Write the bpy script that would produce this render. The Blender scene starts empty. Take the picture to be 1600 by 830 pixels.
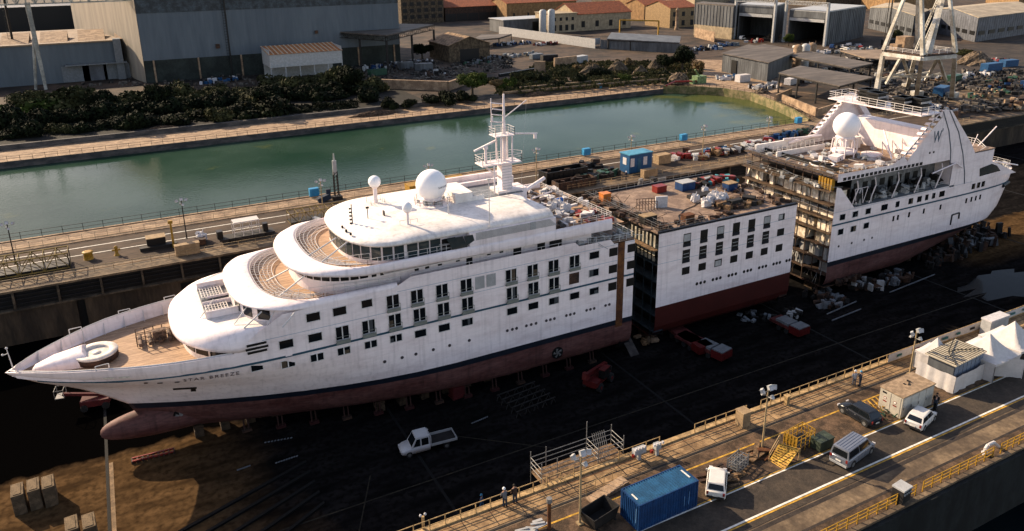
import bpy, math, random
import numpy as np
from mathutils import Vector, Matrix
random.seed(7)
R_ = math.radians
SC = bpy.context.scene
C = SC.collection
# ------------------------------------------------------------------ camera
FPX, CX, CY, CH = 1202.1, 800.0, 312.85, 53.5
PITCH, YAW, ROLL = R_(17.904), R_(62.387), R_(-0.6537)
_hf = np.array([math.cos(YAW), math.sin(YAW), 0]); _rt = np.array([math.sin(YAW), -math.cos(YAW), 0]); _z = np.array([0, 0, 1.])
_fw = _hf*math.cos(PITCH)-_z*math.sin(PITCH); _up = _hf*math.sin(PITCH)+_z*math.cos(PITCH)
_R = _rt*math.cos(ROLL)+_up*math.sin(ROLL); _U = _up*math.cos(ROLL)-_rt*math.sin(ROLL)
cam_d = bpy.data.cameras.new('camera'); cam = bpy.data.objects.new('camera', cam_d); C.objects.link(cam)
cam_d.sensor_width = 36; cam_d.lens = FPX/1600*36; cam_d.shift_y = (CY-415)/1600
cam_d.clip_start = 1; cam_d.clip_end = 6000
M = Matrix([[_R[i], _U[i], -_fw[i], 0] for i in range(3)]+[[0, 0, 0, 1]]); M[2][3] = CH
cam.matrix_world = M
SC.camera = cam
# ------------------------------------------------------------------ world, sun, exposure
SUN_EL, SUN_AZ = R_(28.5), R_(119.5)          # azimuth of the sun counted from +X
w = bpy.data.worlds.new('World'); SC.world = w; w.use_nodes = True
nt = w.node_tree; sky = nt.nodes.new('ShaderNodeTexSky'); sky.sky_type = 'NISHITA'
sky.sun_disc = False; sky.sun_elevation = SUN_EL; sky.sun_rotation = math.pi/2-SUN_AZ
sky.air_density = 0.8; sky.dust_density = 0.8; sky.ozone_density = 0.3
_tn = nt.nodes.new('ShaderNodeMix'); _tn.data_type = 'RGBA'; _tn.blend_type = 'MULTIPLY'; _tn.inputs[0].default_value = 1; _tn.inputs[7].default_value = (1.17, .96, .83, 1)   # slightly warm, hazy sky
nt.links.new(sky.outputs[0], _tn.inputs[6]); nt.links.new(_tn.outputs[2], nt.nodes['Background'].inputs[0]); nt.nodes['Background'].inputs[1].default_value = 0.15
sl = bpy.data.lights.new('sun', 'SUN'); sl.energy = 5.0; sl.angle = R_(0.5); sl.color = (1.0, 0.80, 0.56)
so = bpy.data.objects.new('sun', sl); C.objects.link(so)
sd = Vector((math.cos(SUN_AZ)*math.cos(SUN_EL), math.sin(SUN_AZ)*math.cos(SUN_EL), math.sin(SUN_EL)))
so.rotation_euler = sd.to_track_quat('Z', 'Y').to_euler(); so.location = (0, 0, 120)
SC.view_settings.view_transform = 'Standard'; SC.view_settings.look = 'None'; SC.view_settings.gamma = 1
SC.view_settings.exposure = 1.14
# ------------------------------------------------------------------ helpers
def _ray(x, y): return (x-CX)*_R-(y-CY)*_U+FPX*_fw
def P(x, y, z):                      # ground point seen at photo spot (x, y) on level z
    d = _ray(x, y); t = (z-CH)/d[2]; return Vector((d[0]*t, d[1]*t, z))
def S(x, y, Y):                      # point seen at (x, y) on the wall plane Y
    d = _ray(x, y); t = Y/d[1]; return Vector((d[0]*t, Y, CH+d[2]*t))
def J(v):
    q = np.array([v[0], v[1], v[2]-CH]); zz = q@_fw
    return CX+FPX*(q@_R)/zz, CY-FPX*(q@_U)/zz
def HT(x, y, z, yt):                 # height of an upright thing
    b = P(x, y, z); lo, hi = 0., 90.
    for _ in range(40):
        m = (lo+hi)/2
        if J((b[0], b[1], z+m))[1] > yt: lo = m
        else: hi = m
    return m
ORG = {}
class MB:
    def __init__(s): s.v = []; s.f = []; s.sm = []
    def add(s, vs, fs, smooth=False):
        n = len(s.v); s.v += [tuple(v) for v in vs]
        s.f += [[i+n for i in f] for f in fs]; s.sm += [smooth]*len(fs); return s
    def box(s, x0, x1, y0, y1, z0, z1):
        return s.add([(x0,y0,z0),(x1,y0,z0),(x1,y1,z0),(x0,y1,z0),(x0,y0,z1),(x1,y0,z1),(x1,y1,z1),(x0,y1,z1)],
                     [(0,3,2,1),(4,5,6,7),(0,1,5,4),(1,2,6,5),(2,3,7,6),(3,0,4,7)])
    def obox(s, c, l, w_, h, rz=0, rx=0, ry=0):      # box centred at c
        m = Matrix.Translation(c) @ Matrix.Rotation(rz, 4, 'Z') @ Matrix.Rotation(ry, 4, 'Y') @ Matrix.Rotation(rx, 4, 'X')
        vs = [m @ Vector((a*l/2, b*w_/2, d*h/2)) for d in (-1, 1) for (a, b) in ((-1,-1),(1,-1),(1,1),(-1,1))]
        return s.add(vs, [(0,3,2,1),(4,5,6,7),(0,1,5,4),(1,2,6,5),(2,3,7,6),(3,0,4,7)])
    def tube(s, a, b, r, r2=None, n=6, cap=True):
        a = Vector(a); b = Vector(b); r2 = r if r2 is None else r2
        d = (b-a); 
        if d.length < 1e-6: return s
        d.normalize(); u = d.cross(Vector((0,0,1)) if abs(d.z) < .95 else Vector((1,0,0))).normalized(); w2 = d.cross(u)
        vs = []
        for (p, rr) in ((a, r), (b, r2)):
            for i in range(n):
                t = 2*math.pi*(i+.5)/n; vs.append(p+u*(rr*math.cos(t))+w2*(rr*math.sin(t)))
        fs = [(i, (i+1) % n, n+(i+1) % n, n+i) for i in range(n)]
        s.add(vs, fs, n > 5)
        if cap: s.add(vs, [tuple(range(n))[::-1], tuple(range(n, 2*n))])
        return s
    def path(s, pts, r, n=6):
        for a, b in zip(pts[:-1], pts[1:]): s.tube(a, b, r, n=n)
        return s
    def bar(s, a, b, t): return s.tube(a, b, t*.7071, n=4)
    def lathe(s, prof, c=(0,0,0), n=16):            # prof: (r, z)
        vs = []
        for r, z in prof:
            for i in range(n):
                t = 2*math.pi*i/n; vs.append((c[0]+r*math.cos(t), c[1]+r*math.sin(t), c[2]+z))
        fs = []
        for k in range(len(prof)-1):
            for i in range(n): fs.append((k*n+i, k*n+(i+1) % n, (k+1)*n+(i+1) % n, (k+1)*n+i))
        s.add(vs, fs, True)
        s.add(vs[:n], [tuple(range(n))[::-1]]); s.add(vs[-n:], [tuple(range(n))])
        return s
    def sphere(s, c, r, nu=20, nv=12, zs=1.0):
        prof = [(max(1e-4, r*math.sin(math.pi*k/nv)), -r*zs*math.cos(math.pi*k/nv)) for k in range(nv+1)]
        return s.lathe(prof, c, nu)
    def loft(s, rings, smooth=True, close=False):
        n = len(rings[0]); vs = [p for r in rings for p in r]; fs = []
        for k in range(len(rings)-1):
            for i in range(n if close else n-1):
                fs.append((k*n+i, k*n+(i+1) % n, (k+1)*n+(i+1) % n, (k+1)*n+i))
        return s.add(vs, fs, smooth)
    def cap(s, ring, flip=False):
        f = tuple(range(len(ring)));  return s.add(ring, [f[::-1] if flip else f])
    def prism(s, pts, z0, z1):                      # footprint (x, y) extruded
        n = len(pts); s.add([(p[0], p[1], z0) for p in pts]+[(p[0], p[1], z1) for p in pts],
              [tuple(range(n))[::-1], tuple(range(n, 2*n))]+[(i, (i+1) % n, n+(i+1) % n, n+i) for i in range(n)]); return s
    def prismY(s, pts, y0, y1):                     # outline (x, z) extruded along y
        n = len(pts); s.add([(p[0], y0, p[1]) for p in pts]+[(p[0], y1, p[1]) for p in pts],
              [tuple(range(n)), tuple(range(n, 2*n))[::-1]]+[(i, n+i, n+(i+1) % n, (i+1) % n) for i in range(n)]); return s
    def prismX(s, pts, x0, x1):                     # outline (y, z) extruded along x
        n = len(pts); s.add([(x0, p[0], p[1]) for p in pts]+[(x1, p[0], p[1]) for p in pts],
              [tuple(range(n)), tuple(range(n, 2*n))[::-1]]+[(i, n+i, n+(i+1) % n, (i+1) % n) for i in range(n)]); return s
    def shift(s, d): s.v = [(a+d[0], b+d[1], c+d[2]) for a, b, c in s.v]; return s
    def rot(s, rz):
        c, q = math.cos(rz), math.sin(rz); s.v = [(a*c-b*q, a*q+b*c, d) for a, b, d in s.v]; return s
    def scale(s, x, y=None, z=None):
        y = x if y is None else y; z = x if z is None else z
        s.v = [(a*x, b*y, c*z) for a, b, c in s.v]; return s
    def build(s, name, mat, parent=None, world=True, kind=None, bevel=0):
        me = bpy.data.meshes.new(name); vs = s.v
        if parent is not None and world:
            o = ORG.get(parent.name, (0, 0, 0)); vs = [(a-o[0], b-o[1], c-o[2]) for a, b, c in vs]
        me.from_pydata(vs, [], s.f); me.polygons.foreach_set('use_smooth', s.sm); me.update()
        me.materials.append(mat)
        ob = bpy.data.objects.new(name, me); C.objects.link(ob)
        if parent is not None:
            ob.parent = parent; ORG[ob.name] = ORG.get(parent.name, (0, 0, 0)) if world else (0,0,0)
        if kind: ob['kind'] = kind
        if bevel:
            b = ob.modifiers.new('bevel', 'BEVEL'); b.width = bevel; b.segments = 2; b.limit_method = 'ANGLE'; b.angle_limit = R_(40)
        return ob
def tag(o, label=None, cat=None, group=None, kind=None):
    if label: o['label'] = label
    if cat: o['category'] = cat
    if group: o['group'] = group
    if kind: o['kind'] = kind
    return o
def thing(name, label, cat, loc=(0,0,0), rz=0, group=None):
    o = bpy.data.objects.new(name, None); C.objects.link(o); o.location = loc; o.rotation_euler = (0, 0, rz); o.empty_display_size = .5
    ORG[o.name] = tuple(loc); return tag(o, label, cat, group)
def one(mb, name, mat, label, cat, loc=None, rz=0, group=None, bevel=0):   # a thing that is one mesh, built in local coordinates
    o = mb.build(name, mat, bevel=bevel)
    if loc is not None: o.location = loc; o.rotation_euler = (0, 0, rz)
    return tag(o, label, cat, group)
def dup(o, loc=None, rz=None, label=None, sc=None, group=None):
    def rec(a, par):
        c = a.copy(); C.objects.link(c); c.parent = par
        for ch in KIDS(a): rec(ch, c)
        return c
    r = rec(o, None)
    if loc is not None: r.location = loc
    if rz is not None: r.rotation_euler = (r.rotation_euler[0], r.rotation_euler[1], rz)
    if sc is not None: r.scale = (sc,)*3 if not hasattr(sc, '__len__') else sc
    if label: r['label'] = label
    if group: r['group'] = group
    return r
def KIDS(a): return [o for o in bpy.data.objects if o.parent == a]
# ------------------------------------------------------------------ materials
MATS = {}
def mat(name, col, rough=.6, metal=0., var=.18, scale=1.2, col2=None, bump=0., bscale=20., amt=.5, spec=.25, stretch=None, detail=5, lo=.42, hi=.62, coord='Object'):
    if name in MATS: return MATS[name]
    m = bpy.data.materials.new(name); m.use_nodes = True; n = m.node_tree; b = n.nodes['Principled BSDF']
    b.inputs['Roughness'].default_value = rough; b.inputs['Metallic'].default_value = metal
    b.inputs['Specular IOR Level'].default_value = spec
    tc = n.nodes.new('ShaderNodeTexCoord'); src = tc.outputs[coord]
    if stretch:
        mp = n.nodes.new('ShaderNodeMapping'); mp.inputs['Scale'].default_value = stretch; n.links.new(src, mp.inputs[0]); src = mp.outputs[0]
    nz = n.nodes.new('ShaderNodeTexNoise'); nz.inputs['Scale'].default_value = scale; nz.inputs['Detail'].default_value = detail
    nz.inputs['Roughness'].default_value = .65
    n.links.new(src, nz.inputs['Vector'])
    rp = n.nodes.new('ShaderNodeValToRGB'); c2 = col2 or tuple(c*(1-var*1.6) for c in col)
    rp.color_ramp.elements[0].position = lo; rp.color_ramp.elements[1].position = hi
    rp.color_ramp.elements[0].color = (*c2, 1); rp.color_ramp.elements[1].color = (*col, 1)
    n.links.new(nz.outputs[0], rp.inputs[0])
    n2 = n.nodes.new('ShaderNodeTexNoise'); n2.inputs['Scale'].default_value = scale*7; n2.inputs['Detail'].default_value = 4
    n.links.new(src, n2.inputs['Vector'])
    mx = n.nodes.new('ShaderNodeMix'); mx.data_type = 'RGBA'; mx.blend_type = 'MULTIPLY'; mx.inputs[0].default_value = min(1, var*2)
    mr = n.nodes.new('ShaderNodeMapRange'); mr.inputs[1].default_value = .3; mr.inputs[2].default_value = .7; mr.inputs[3].default_value = .6; mr.inputs[4].default_value = 1.25
    n.links.new(n2.outputs[0], mr.inputs[0]); cb = n.nodes.new('ShaderNodeCombineColor')
    for i in range(3): n.links.new(mr.outputs[0], cb.inputs[i])
    n.links.new(rp.outputs[0], mx.inputs[6]); n.links.new(cb.outputs[0], mx.inputs[7]); n.links.new(mx.outputs[2], b.inputs['Base Color'])
    if bump:
        n3 = n.nodes.new('ShaderNodeTexNoise'); n3.inputs['Scale'].default_value = bscale; n3.inputs['Detail'].default_value = 4
        n.links.new(src, n3.inputs['Vector'])
        bp = n.nodes.new('ShaderNodeBump'); bp.inputs['Strength'].default_value = bump; bp.inputs['Distance'].default_value = .05
        n.links.new(n3.outputs[0], bp.inputs['Height']); n.links.new(bp.outputs[0], b.inputs['Normal'])
    MATS[name] = m; return m
def glass(name, col=(.01,.014,.018), rough=.08):
    if name in MATS: return MATS[name]
    m = mat(name, col, rough=rough, var=.1, spec=.35); return m
white = mat('ship_white', (.74,.655,.645), rough=.42, var=.06, scale=.25, col2=(.62,.53,.52), stretch=(1,1,3), lo=.3, hi=.55)
def weather(m, seams=True, streak=.10):
    n = m.node_tree; L = n.links.new; b = n.nodes['Principled BSDF']; src = b.inputs['Base Color'].links[0].from_socket
    tc = n.nodes.new('ShaderNodeTexCoord'); sp = n.nodes.new('ShaderNodeSeparateXYZ'); cb = n.nodes.new('ShaderNodeCombineXYZ'); L(tc.outputs['Object'], sp.inputs[0]); L(sp.outputs[0], cb.inputs[0]); L(sp.outputs[2], cb.inputs[1])
    br = n.nodes.new('ShaderNodeTexBrick'); br.inputs['Scale'].default_value = 1.; br.inputs['Brick Width'].default_value = 6.; br.inputs['Row Height'].default_value = 2.4; br.inputs['Mortar Size'].default_value = .025; br.inputs['Mortar Smooth'].default_value = .3
    br.inputs['Color1'].default_value = (1, 1, 1, 1); br.inputs['Color2'].default_value = (.955, .95, .95, 1); br.inputs['Mortar'].default_value = (.87, .865, .865, 1); L(cb.outputs[0], br.inputs['Vector'])
    mp = n.nodes.new('ShaderNodeMapping'); mp.inputs['Scale'].default_value = (2.2, 2.2, .12); L(tc.outputs['Object'], mp.inputs[0]); nz = n.nodes.new('ShaderNodeTexNoise'); nz.inputs['Scale'].default_value = 1.; nz.inputs['Detail'].default_value = 6; L(mp.outputs[0], nz.inputs['Vector'])
    mr = n.nodes.new('ShaderNodeMapRange'); mr.inputs[1].default_value = .5; mr.inputs[2].default_value = .75; mr.inputs[3].default_value = 1.; mr.inputs[4].default_value = 1-streak*2; L(nz.outputs[0], mr.inputs[0])
    c2 = n.nodes.new('ShaderNodeCombineColor'); [L(mr.outputs[0], c2.inputs[i]) for i in range(3)]
    m1 = n.nodes.new('ShaderNodeMix'); m1.data_type = 'RGBA'; m1.blend_type = 'MULTIPLY'; m1.inputs[0].default_value = 1; L(src, m1.inputs[6]); L(br.outputs[0] if seams else c2.outputs[0], m1.inputs[7])
    m2 = n.nodes.new('ShaderNodeMix'); m2.data_type = 'RGBA'; m2.blend_type = 'MULTIPLY'; m2.inputs[0].default_value = 1; L(m1.outputs[2], m2.inputs[6]); L(c2.outputs[0], m2.inputs[7]); L(m2.outputs[2], b.inputs['Base Color'])
    n3 = n.nodes.new('ShaderNodeTexNoise'); n3.inputs['Scale'].default_value = .9; n3.inputs['Detail'].default_value = 3; L(tc.outputs['Object'], n3.inputs['Vector']); bp = n.nodes.new('ShaderNodeBump'); bp.inputs['Strength'].default_value = .35; bp.inputs['Distance'].default_value = .08; L(n3.outputs[0], bp.inputs['Height']); L(bp.outputs[0], b.inputs['Normal'])
weather(white)
deckwhite = mat('deck_white', (.70,.65,.61), rough=.6, var=.08, scale=.5, col2=(.52,.47,.43), lo=.3, hi=.6); weather(deckwhite, False, .06)
red = mat('antifoul_red', (.060,.017,.014), rough=.7, var=.4, scale=.35, col2=(.115,.050,.043), stretch=(.5,1,2.2), lo=.4, hi=.7)
weather(red, True, .2)
redclean = mat('primer_red', (.050,.008,.006), rough=.5, var=.12, scale=.3)
navy = mat('boot_navy', (.006,.010,.018), rough=.5, var=.2, scale=1.5)
stripeblue = mat('stripe_blue', (.02,.065,.10), rough=.4, var=.1)
lineblue = mat('line_blue', (.22,.32,.40), rough=.4, var=.1)
winglass = glass('ship_glass', (.005,.007,.009)); bridgeglass = glass('bridge_glass', (.02,.035,.04), .04)
frameW = mat('frame_white', (.55,.52,.50), rough=.5, var=.08)
ledge = mat('ledge_grey', (.16,.17,.15), rough=.6, var=.1)
teak = mat('teak', (.40,.26,.16), rough=.7, var=.3, scale=.8, col2=(.24,.15,.09), stretch=(.6,5,1))
teakd = mat('worn_deck', (.25,.175,.125), rough=.8, var=.35, scale=.5, col2=(.14,.095,.07))
rust = mat('rust_primer', (.13,.05,.012), rough=.8, var=.35, scale=1.0, col2=(.06,.02,.008))
brownsteel = mat('brown_steel', (.065,.032,.018), rough=.8, var=.4, scale=.8, col2=(.02,.012,.009))
darksteel = mat('dark_steel', (.017,.015,.014), rough=.7, var=.3)
blackm = mat('black_paint', (.004,.004,.0045), rough=.5, var=.2)
rubber = mat('rubber', (.015,.015,.015), rough=.85, var=.2)
grey = mat('grey_paint', (.14,.15,.16), rough=.5, var=.15)
lgrey = mat('light_grey', (.33,.33,.325), rough=.5, var=.12)
galv = mat('galvanised', (.20,.195,.185), rough=.45, metal=.3, var=.2)
conc = mat('concrete', (.17,.12,.072), rough=.9, var=.35, scale=.35, col2=(.075,.053,.034), bump=.4, bscale=6)
conc_l = mat('concrete_pale', (.31,.215,.135), rough=.9, var=.35, scale=.5, col2=(.17,.112,.07), bump=.3, bscale=6)
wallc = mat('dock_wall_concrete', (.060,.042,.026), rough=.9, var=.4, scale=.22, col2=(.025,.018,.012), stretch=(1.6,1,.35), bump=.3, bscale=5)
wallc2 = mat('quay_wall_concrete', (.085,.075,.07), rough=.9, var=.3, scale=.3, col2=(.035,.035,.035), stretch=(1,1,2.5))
asph = mat('asphalt', (.052,.039,.028), rough=.95, var=.35, scale=.6, col2=(.032,.025,.019), bump=.5, bscale=12)
asph_l = mat('asphalt_worn', (.062,.040,.026), rough=.95, var=.4, scale=.35, col2=(.032,.021,.014), stretch=(.3,1,1), bump=.3)
dirtc = mat('dirty_apron', (.105,.064,.037), rough=.95, var=.45, scale=.9, col2=(.038,.024,.014), bump=.6, bscale=8)
yel = mat('paint_yellow', (.34,.185,.018), rough=.6, var=.25, scale=3)
lineY = mat('line_yellow', (.50,.28,.035), rough=.7, var=.3, scale=2)
lineW = mat('line_white', (.72,.68,.60), rough=.7, var=.2, scale=2)
blue = mat('container_blue', (.006,.038,.12), rough=.5, var=.25, scale=1.2, col2=(.004,.024,.08))
cyan = mat('cabin_blue', (.009,.06,.15), rough=.5, var=.15)
redp = mat('paint_red', (.20,.018,.012), rough=.45, var=.2)
orange = mat('paint_orange', (.55,.17,.03), rough=.5, var=.2)
green = mat('paint_green', (.018,.06,.035), rough=.5, var=.2)
wood = mat('timber', (.20,.12,.06), rough=.85, var=.4, scale=3)
beige = mat('beige_block', (.29,.20,.11), rough=.85, var=.2)
tarpw = mat('white_tarp', (.46,.43,.41), rough=.6, var=.08, scale=1.5)
bagw = mat('bulk_bag', (.48,.46,.46), rough=.8, var=.15, scale=3)
# ================================================================== the setting
Q = 8.4            # quay level
G = 9.0            # yard level
def sheet(name, pts, z, m):
    return tag(MB().add([(p[0], p[1], z) for p in pts], [tuple(range(len(pts)))]).build(name, m), kind='structure')
def floor_material():
    m = bpy.data.materials.new('dock_floor'); m.use_nodes = True; n = m.node_tree; b = n.nodes['Principled BSDF']; L = n.links.new
    tc = n.nodes.new('ShaderNodeTexCoord'); sx = n.nodes.new('ShaderNodeSeparateXYZ'); L(tc.outputs['Object'], sx.inputs[0])
    def noise(s, d=5, st=None):
        q = n.nodes.new('ShaderNodeTexNoise'); q.inputs['Scale'].default_value = s; q.inputs['Detail'].default_value = d
        if st:
            mp = n.nodes.new('ShaderNodeMapping'); mp.inputs['Scale'].default_value = st; L(tc.outputs['Object'], mp.inputs[0]); L(mp.outputs[0], q.inputs['Vector'])
        else: L(tc.outputs['Object'], q.inputs['Vector'])
        return q.outputs[0]
    def math_(op, a, c=None):
        q = n.nodes.new('ShaderNodeMath'); q.operation = op
        for i, v in enumerate((a, c)):
            if v is None: continue
            if isinstance(v, (int, float)): q.inputs[i].default_value = v
            else: L(v, q.inputs[i])
        return q.outputs[0]
    def mr(v, a, b_, c=0., d=1.):
        q = n.nodes.new('ShaderNodeMapRange'); L(v, q.inputs[0])
        for i, k in enumerate((a, b_, c, d)): q.inputs[i+1].default_value = k
        return q.outputs[0]
    def mix(f, a, c):
        q = n.nodes.new('ShaderNodeMix'); q.data_type = 'RGBA'; L(f, q.inputs[0])
        for i, v in ((6, a), (7, c)):
            if isinstance(v, tuple): q.inputs[i].default_value = (*v, 1)
            else: L(v, q.inputs[i])
        return q.outputs[2]
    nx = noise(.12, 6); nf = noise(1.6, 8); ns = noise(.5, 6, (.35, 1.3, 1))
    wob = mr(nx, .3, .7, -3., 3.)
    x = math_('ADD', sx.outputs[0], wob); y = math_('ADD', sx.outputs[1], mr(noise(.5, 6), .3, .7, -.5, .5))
    left = mr(x, 11, 2); right = math_('MULTIPLY', mr(x, 126, 134), mr(y, 71, 76)); dry = math_('MAXIMUM', left, right)  # dry is the mask of the floor painted as sunlit
    dry = math_('MULTIPLY', dry, mr(y, 86.8, 85.6))  # this mask paints the sunlit floor paler brown, ending where the shade begins
    painted_sun = math_('MULTIPLY', dry, mr(ns, .3, .5, .65, 1.))
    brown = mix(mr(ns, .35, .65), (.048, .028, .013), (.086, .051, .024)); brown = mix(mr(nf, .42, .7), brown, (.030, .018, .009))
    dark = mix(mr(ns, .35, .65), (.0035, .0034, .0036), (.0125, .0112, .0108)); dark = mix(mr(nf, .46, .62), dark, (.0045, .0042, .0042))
    painted_shade = math_('MULTIPLY', mr(x, 16, 4), mr(y, 85.6, 86.8)); dark = mix(painted_shade, dark, (.0011, .0010, .0010))  # near-black painted in for a shadow that has no modelled caster
    L(mix(painted_sun, dark, brown), b.inputs['Base Color'])
    L(mr(painted_sun, 0, 1, .85, .95), b.inputs['Roughness']); b.inputs['Specular IOR Level'].default_value = 0.
    bp = n.nodes.new('ShaderNodeBump'); bp.inputs['Strength'].default_value = .5; bp.inputs['Distance'].default_value = .06; L(nf, bp.inputs['Height']); L(bp.outputs[0], b.inputs['Normal'])
    return m
def water_material(name, c1, c2, rough=.07, bump=.12, sc=1.2, algae=False):
    m = bpy.data.materials.new(name); m.use_nodes = True; n = m.node_tree; b = n.nodes['Principled BSDF']; L = n.links.new
    tc = n.nodes.new('ShaderNodeTexCoord'); q = n.nodes.new('ShaderNodeTexNoise'); q.inputs['Scale'].default_value = .035; q.inputs['Detail'].default_value = 5
    L(tc.outputs['Object'], q.inputs['Vector']); rp = n.nodes.new('ShaderNodeValToRGB'); rp.color_ramp.elements[0].position = .38; rp.color_ramp.elements[1].position = .62
    rp.color_ramp.elements[0].color = (*c1, 1); rp.color_ramp.elements[1].color = (*c2, 1); L(q.outputs[0], rp.inputs[0]); L(rp.outputs[0], b.inputs['Base Color'])
    if algae:
        sx = n.nodes.new('ShaderNodeSeparateXYZ'); L(tc.outputs['Object'], sx.inputs[0]); mr = n.nodes.new('ShaderNodeMapRange'); L(sx.outputs[0], mr.inputs[0]); mr.inputs[1].default_value = 150; mr.inputs[2].default_value = 184; mr.inputs[4].default_value = .42
        q3 = n.nodes.new('ShaderNodeTexNoise'); q3.inputs['Scale'].default_value = .11; q3.inputs['Detail'].default_value = 6; L(tc.outputs['Object'], q3.inputs['Vector']); ad = n.nodes.new('ShaderNodeMath'); ad.operation = 'ADD'; L(mr.outputs[0], ad.inputs[0]); L(q3.outputs[0], ad.inputs[1])
        m2 = n.nodes.new('ShaderNodeMapRange'); L(ad.outputs[0], m2.inputs[0]); m2.inputs[1].default_value = .66; m2.inputs[2].default_value = .80; mx = n.nodes.new('ShaderNodeMix'); mx.data_type = 'RGBA'; L(m2.outputs[0], mx.inputs[0]); L(rp.outputs[0], mx.inputs[6]); mx.inputs[7].default_value = (.055, .065, .022, 1); L(mx.outputs[2], b.inputs['Base Color'])
    b.inputs['Specular IOR Level'].default_value = .045; b.inputs['Roughness'].default_value = rough; b.inputs['IOR'].default_value = 1.33
    q2 = n.nodes.new('ShaderNodeTexNoise'); q2.inputs['Scale'].default_value = sc; q2.inputs['Detail'].default_value = 3; L(tc.outputs['Object'], q2.inputs['Vector'])
    bp = n.nodes.new('ShaderNodeBump'); bp.inputs['Strength'].default_value = bump; bp.inputs['Distance'].default_value = .1; L(q2.outputs[0], bp.inputs['Height']); L(bp.outputs[0], b.inputs['Normal'])
    return m
XL, XR = -120., 215.
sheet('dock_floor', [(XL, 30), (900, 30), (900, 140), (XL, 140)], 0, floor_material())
# foreground quay between the dock and the harbour
NW0, NW1 = 32.3, 49.2
tag(MB().box(XL, 420, NW0, NW1, -1, Q).build('near_quay', conc), kind='structure')
tag(MB().box(-500, 1200, -600, NW0-.02, -3, 2.2).build('harbour_water', water_material('harbour', (.002,.004,.005), (.004,.007,.008), .12, .3, .5)), kind='structure')
# far quay between dock and flooded basin
FW = 122.6; CN = 145.2; CF = 209.5; WL = 6.4
tag(MB().box(XL, 170, FW, CN, -1, Q).prism([(170, FW), (170, CN), (172.5, 149), (176, 155), (400, 155), (400, FW)], -1, Q).build('far_quay', conc), kind='structure')
sheet('basin_water', [(XL, 140), (200, 140), (200, 215), (XL, 215)], WL, water_material('basin_water', (.010,.028,.017), (.026,.048,.035), .09, .22, 1.6, True))
sheet('basin_bed', [(XL-5, 138), (205, 138), (205, 217), (XL-5, 217)], 1.0, green)
# ground beyond the basin, one sheet to the horizon with the basin cut out
yardm = mat('yard_ground', (.060,.038,.024), rough=.95, var=.5, scale=.09, col2=(.014,.010,.007), bump=.3, bscale=2, lo=.4, hi=.6)
end = [(167.5, CN), (169.5, 148.5), (175, 158), (180, 170), (184.5, 184), (182.5, 195), (177, 203), (169, CF)]
yard = MB(); yard.prism([(-900, CF+13.5), (-900, 3000), (3500, 3000), (3500, 155), (176, 155.0), (180.5, 170), (185, 184), (183, 195.5), (177.5, 203.6), (176, CF+13.5)], -1, G-.05)
yard.prism([(330, 60), (330, 155.5), (3500, 155.5), (3500, 60)], -1, Q-.3)
tag(yard.build('yard_ground', yardm), kind='structure')
tag(MB().prism([(XL, CF), (169, CF), (177.5, 203.6), (178.3, CF+13.5), (XL, CF+13.5)], -1, 8.0).build('far_bank', conc_l), kind='structure')
pale = MB().add([(172.5, 149.2, Q+.05), (176.3, 155, G+.0), (180.7, 169.5, G), (185.2, 184, G), (183.2, 195.6, G), (178, 204, G), (186, 235, G), (215, 262, G), (240, 240, G), (222, 205, G), (196, 183, G), (205, 160, G), (205, 149.2, Q+.05)],
                [(0, 1, 2, 3, 4, 5, 6, 7, 8, 9, 10, 11, 12)])
tag(pale.build('pale_path', conc_l), kind='structure')
sheet('slope_soil_shaded', [(XL-200, CF+13.9), (88, CF+13.9), (88, 262), (70, 284), (XL-200, 284)], G+.004, mat('soil_shaded', (.012,.010,.007), rough=1, var=.4))  # soil sheet coloured dark, painting in the hall's shade over the shrub bank
# asphalt roads in the yard
sheet('yard_road', [(120, 268), (262, 256), (300, 244), (420, 222), (900, 200), (900, 215), (430, 240), (310, 262), (262, 274), (120, 290)], G+.01, asph_l)
sheet('yard_concrete', [(205, 160), (330, 156), (600, 160), (600, 212), (420, 220), (300, 240), (258, 236), (222, 205)], G+.005, mat('yard_paving', (.040,.029,.021), rough=.95, var=.4, scale=.2, col2=(.016,.012,.009)))
# --------------- far quay surface
rd = MB()
def strip(name, y0, y1, z, m, x0=XL, x1=320): return sheet(name, [(x0, y0), (x1, y0), (x1, y1), (x0, y1)], z, m)
strip('quay_walk', 140.7, 144.9, Q+.06, conc_l, XL, 168)
strip('quay_road', 126.2, 139.2, Q+.02, asph_l)
strip('road_marking', 136.1, 136.35, Q+.026, lineW); strip('road_marking', 132.4, 132.62, Q+.026, lineW, XL, 24)
strip('rail_track', 125.0, 125.35, Q+.03, rust, XL, 320); strip('rail_track', 124.3, 124.45, Q+.03, darksteel, XL, 320)
tag(MB().box(XL, 168, 139.25, 139.6, Q, Q+.14).build('kerb', conc_l), kind='structure')
tag(MB().box(XL, 169, CN-.45, CN-.003, Q, Q+.22).build('kerb', conc_l), kind='structure')
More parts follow.
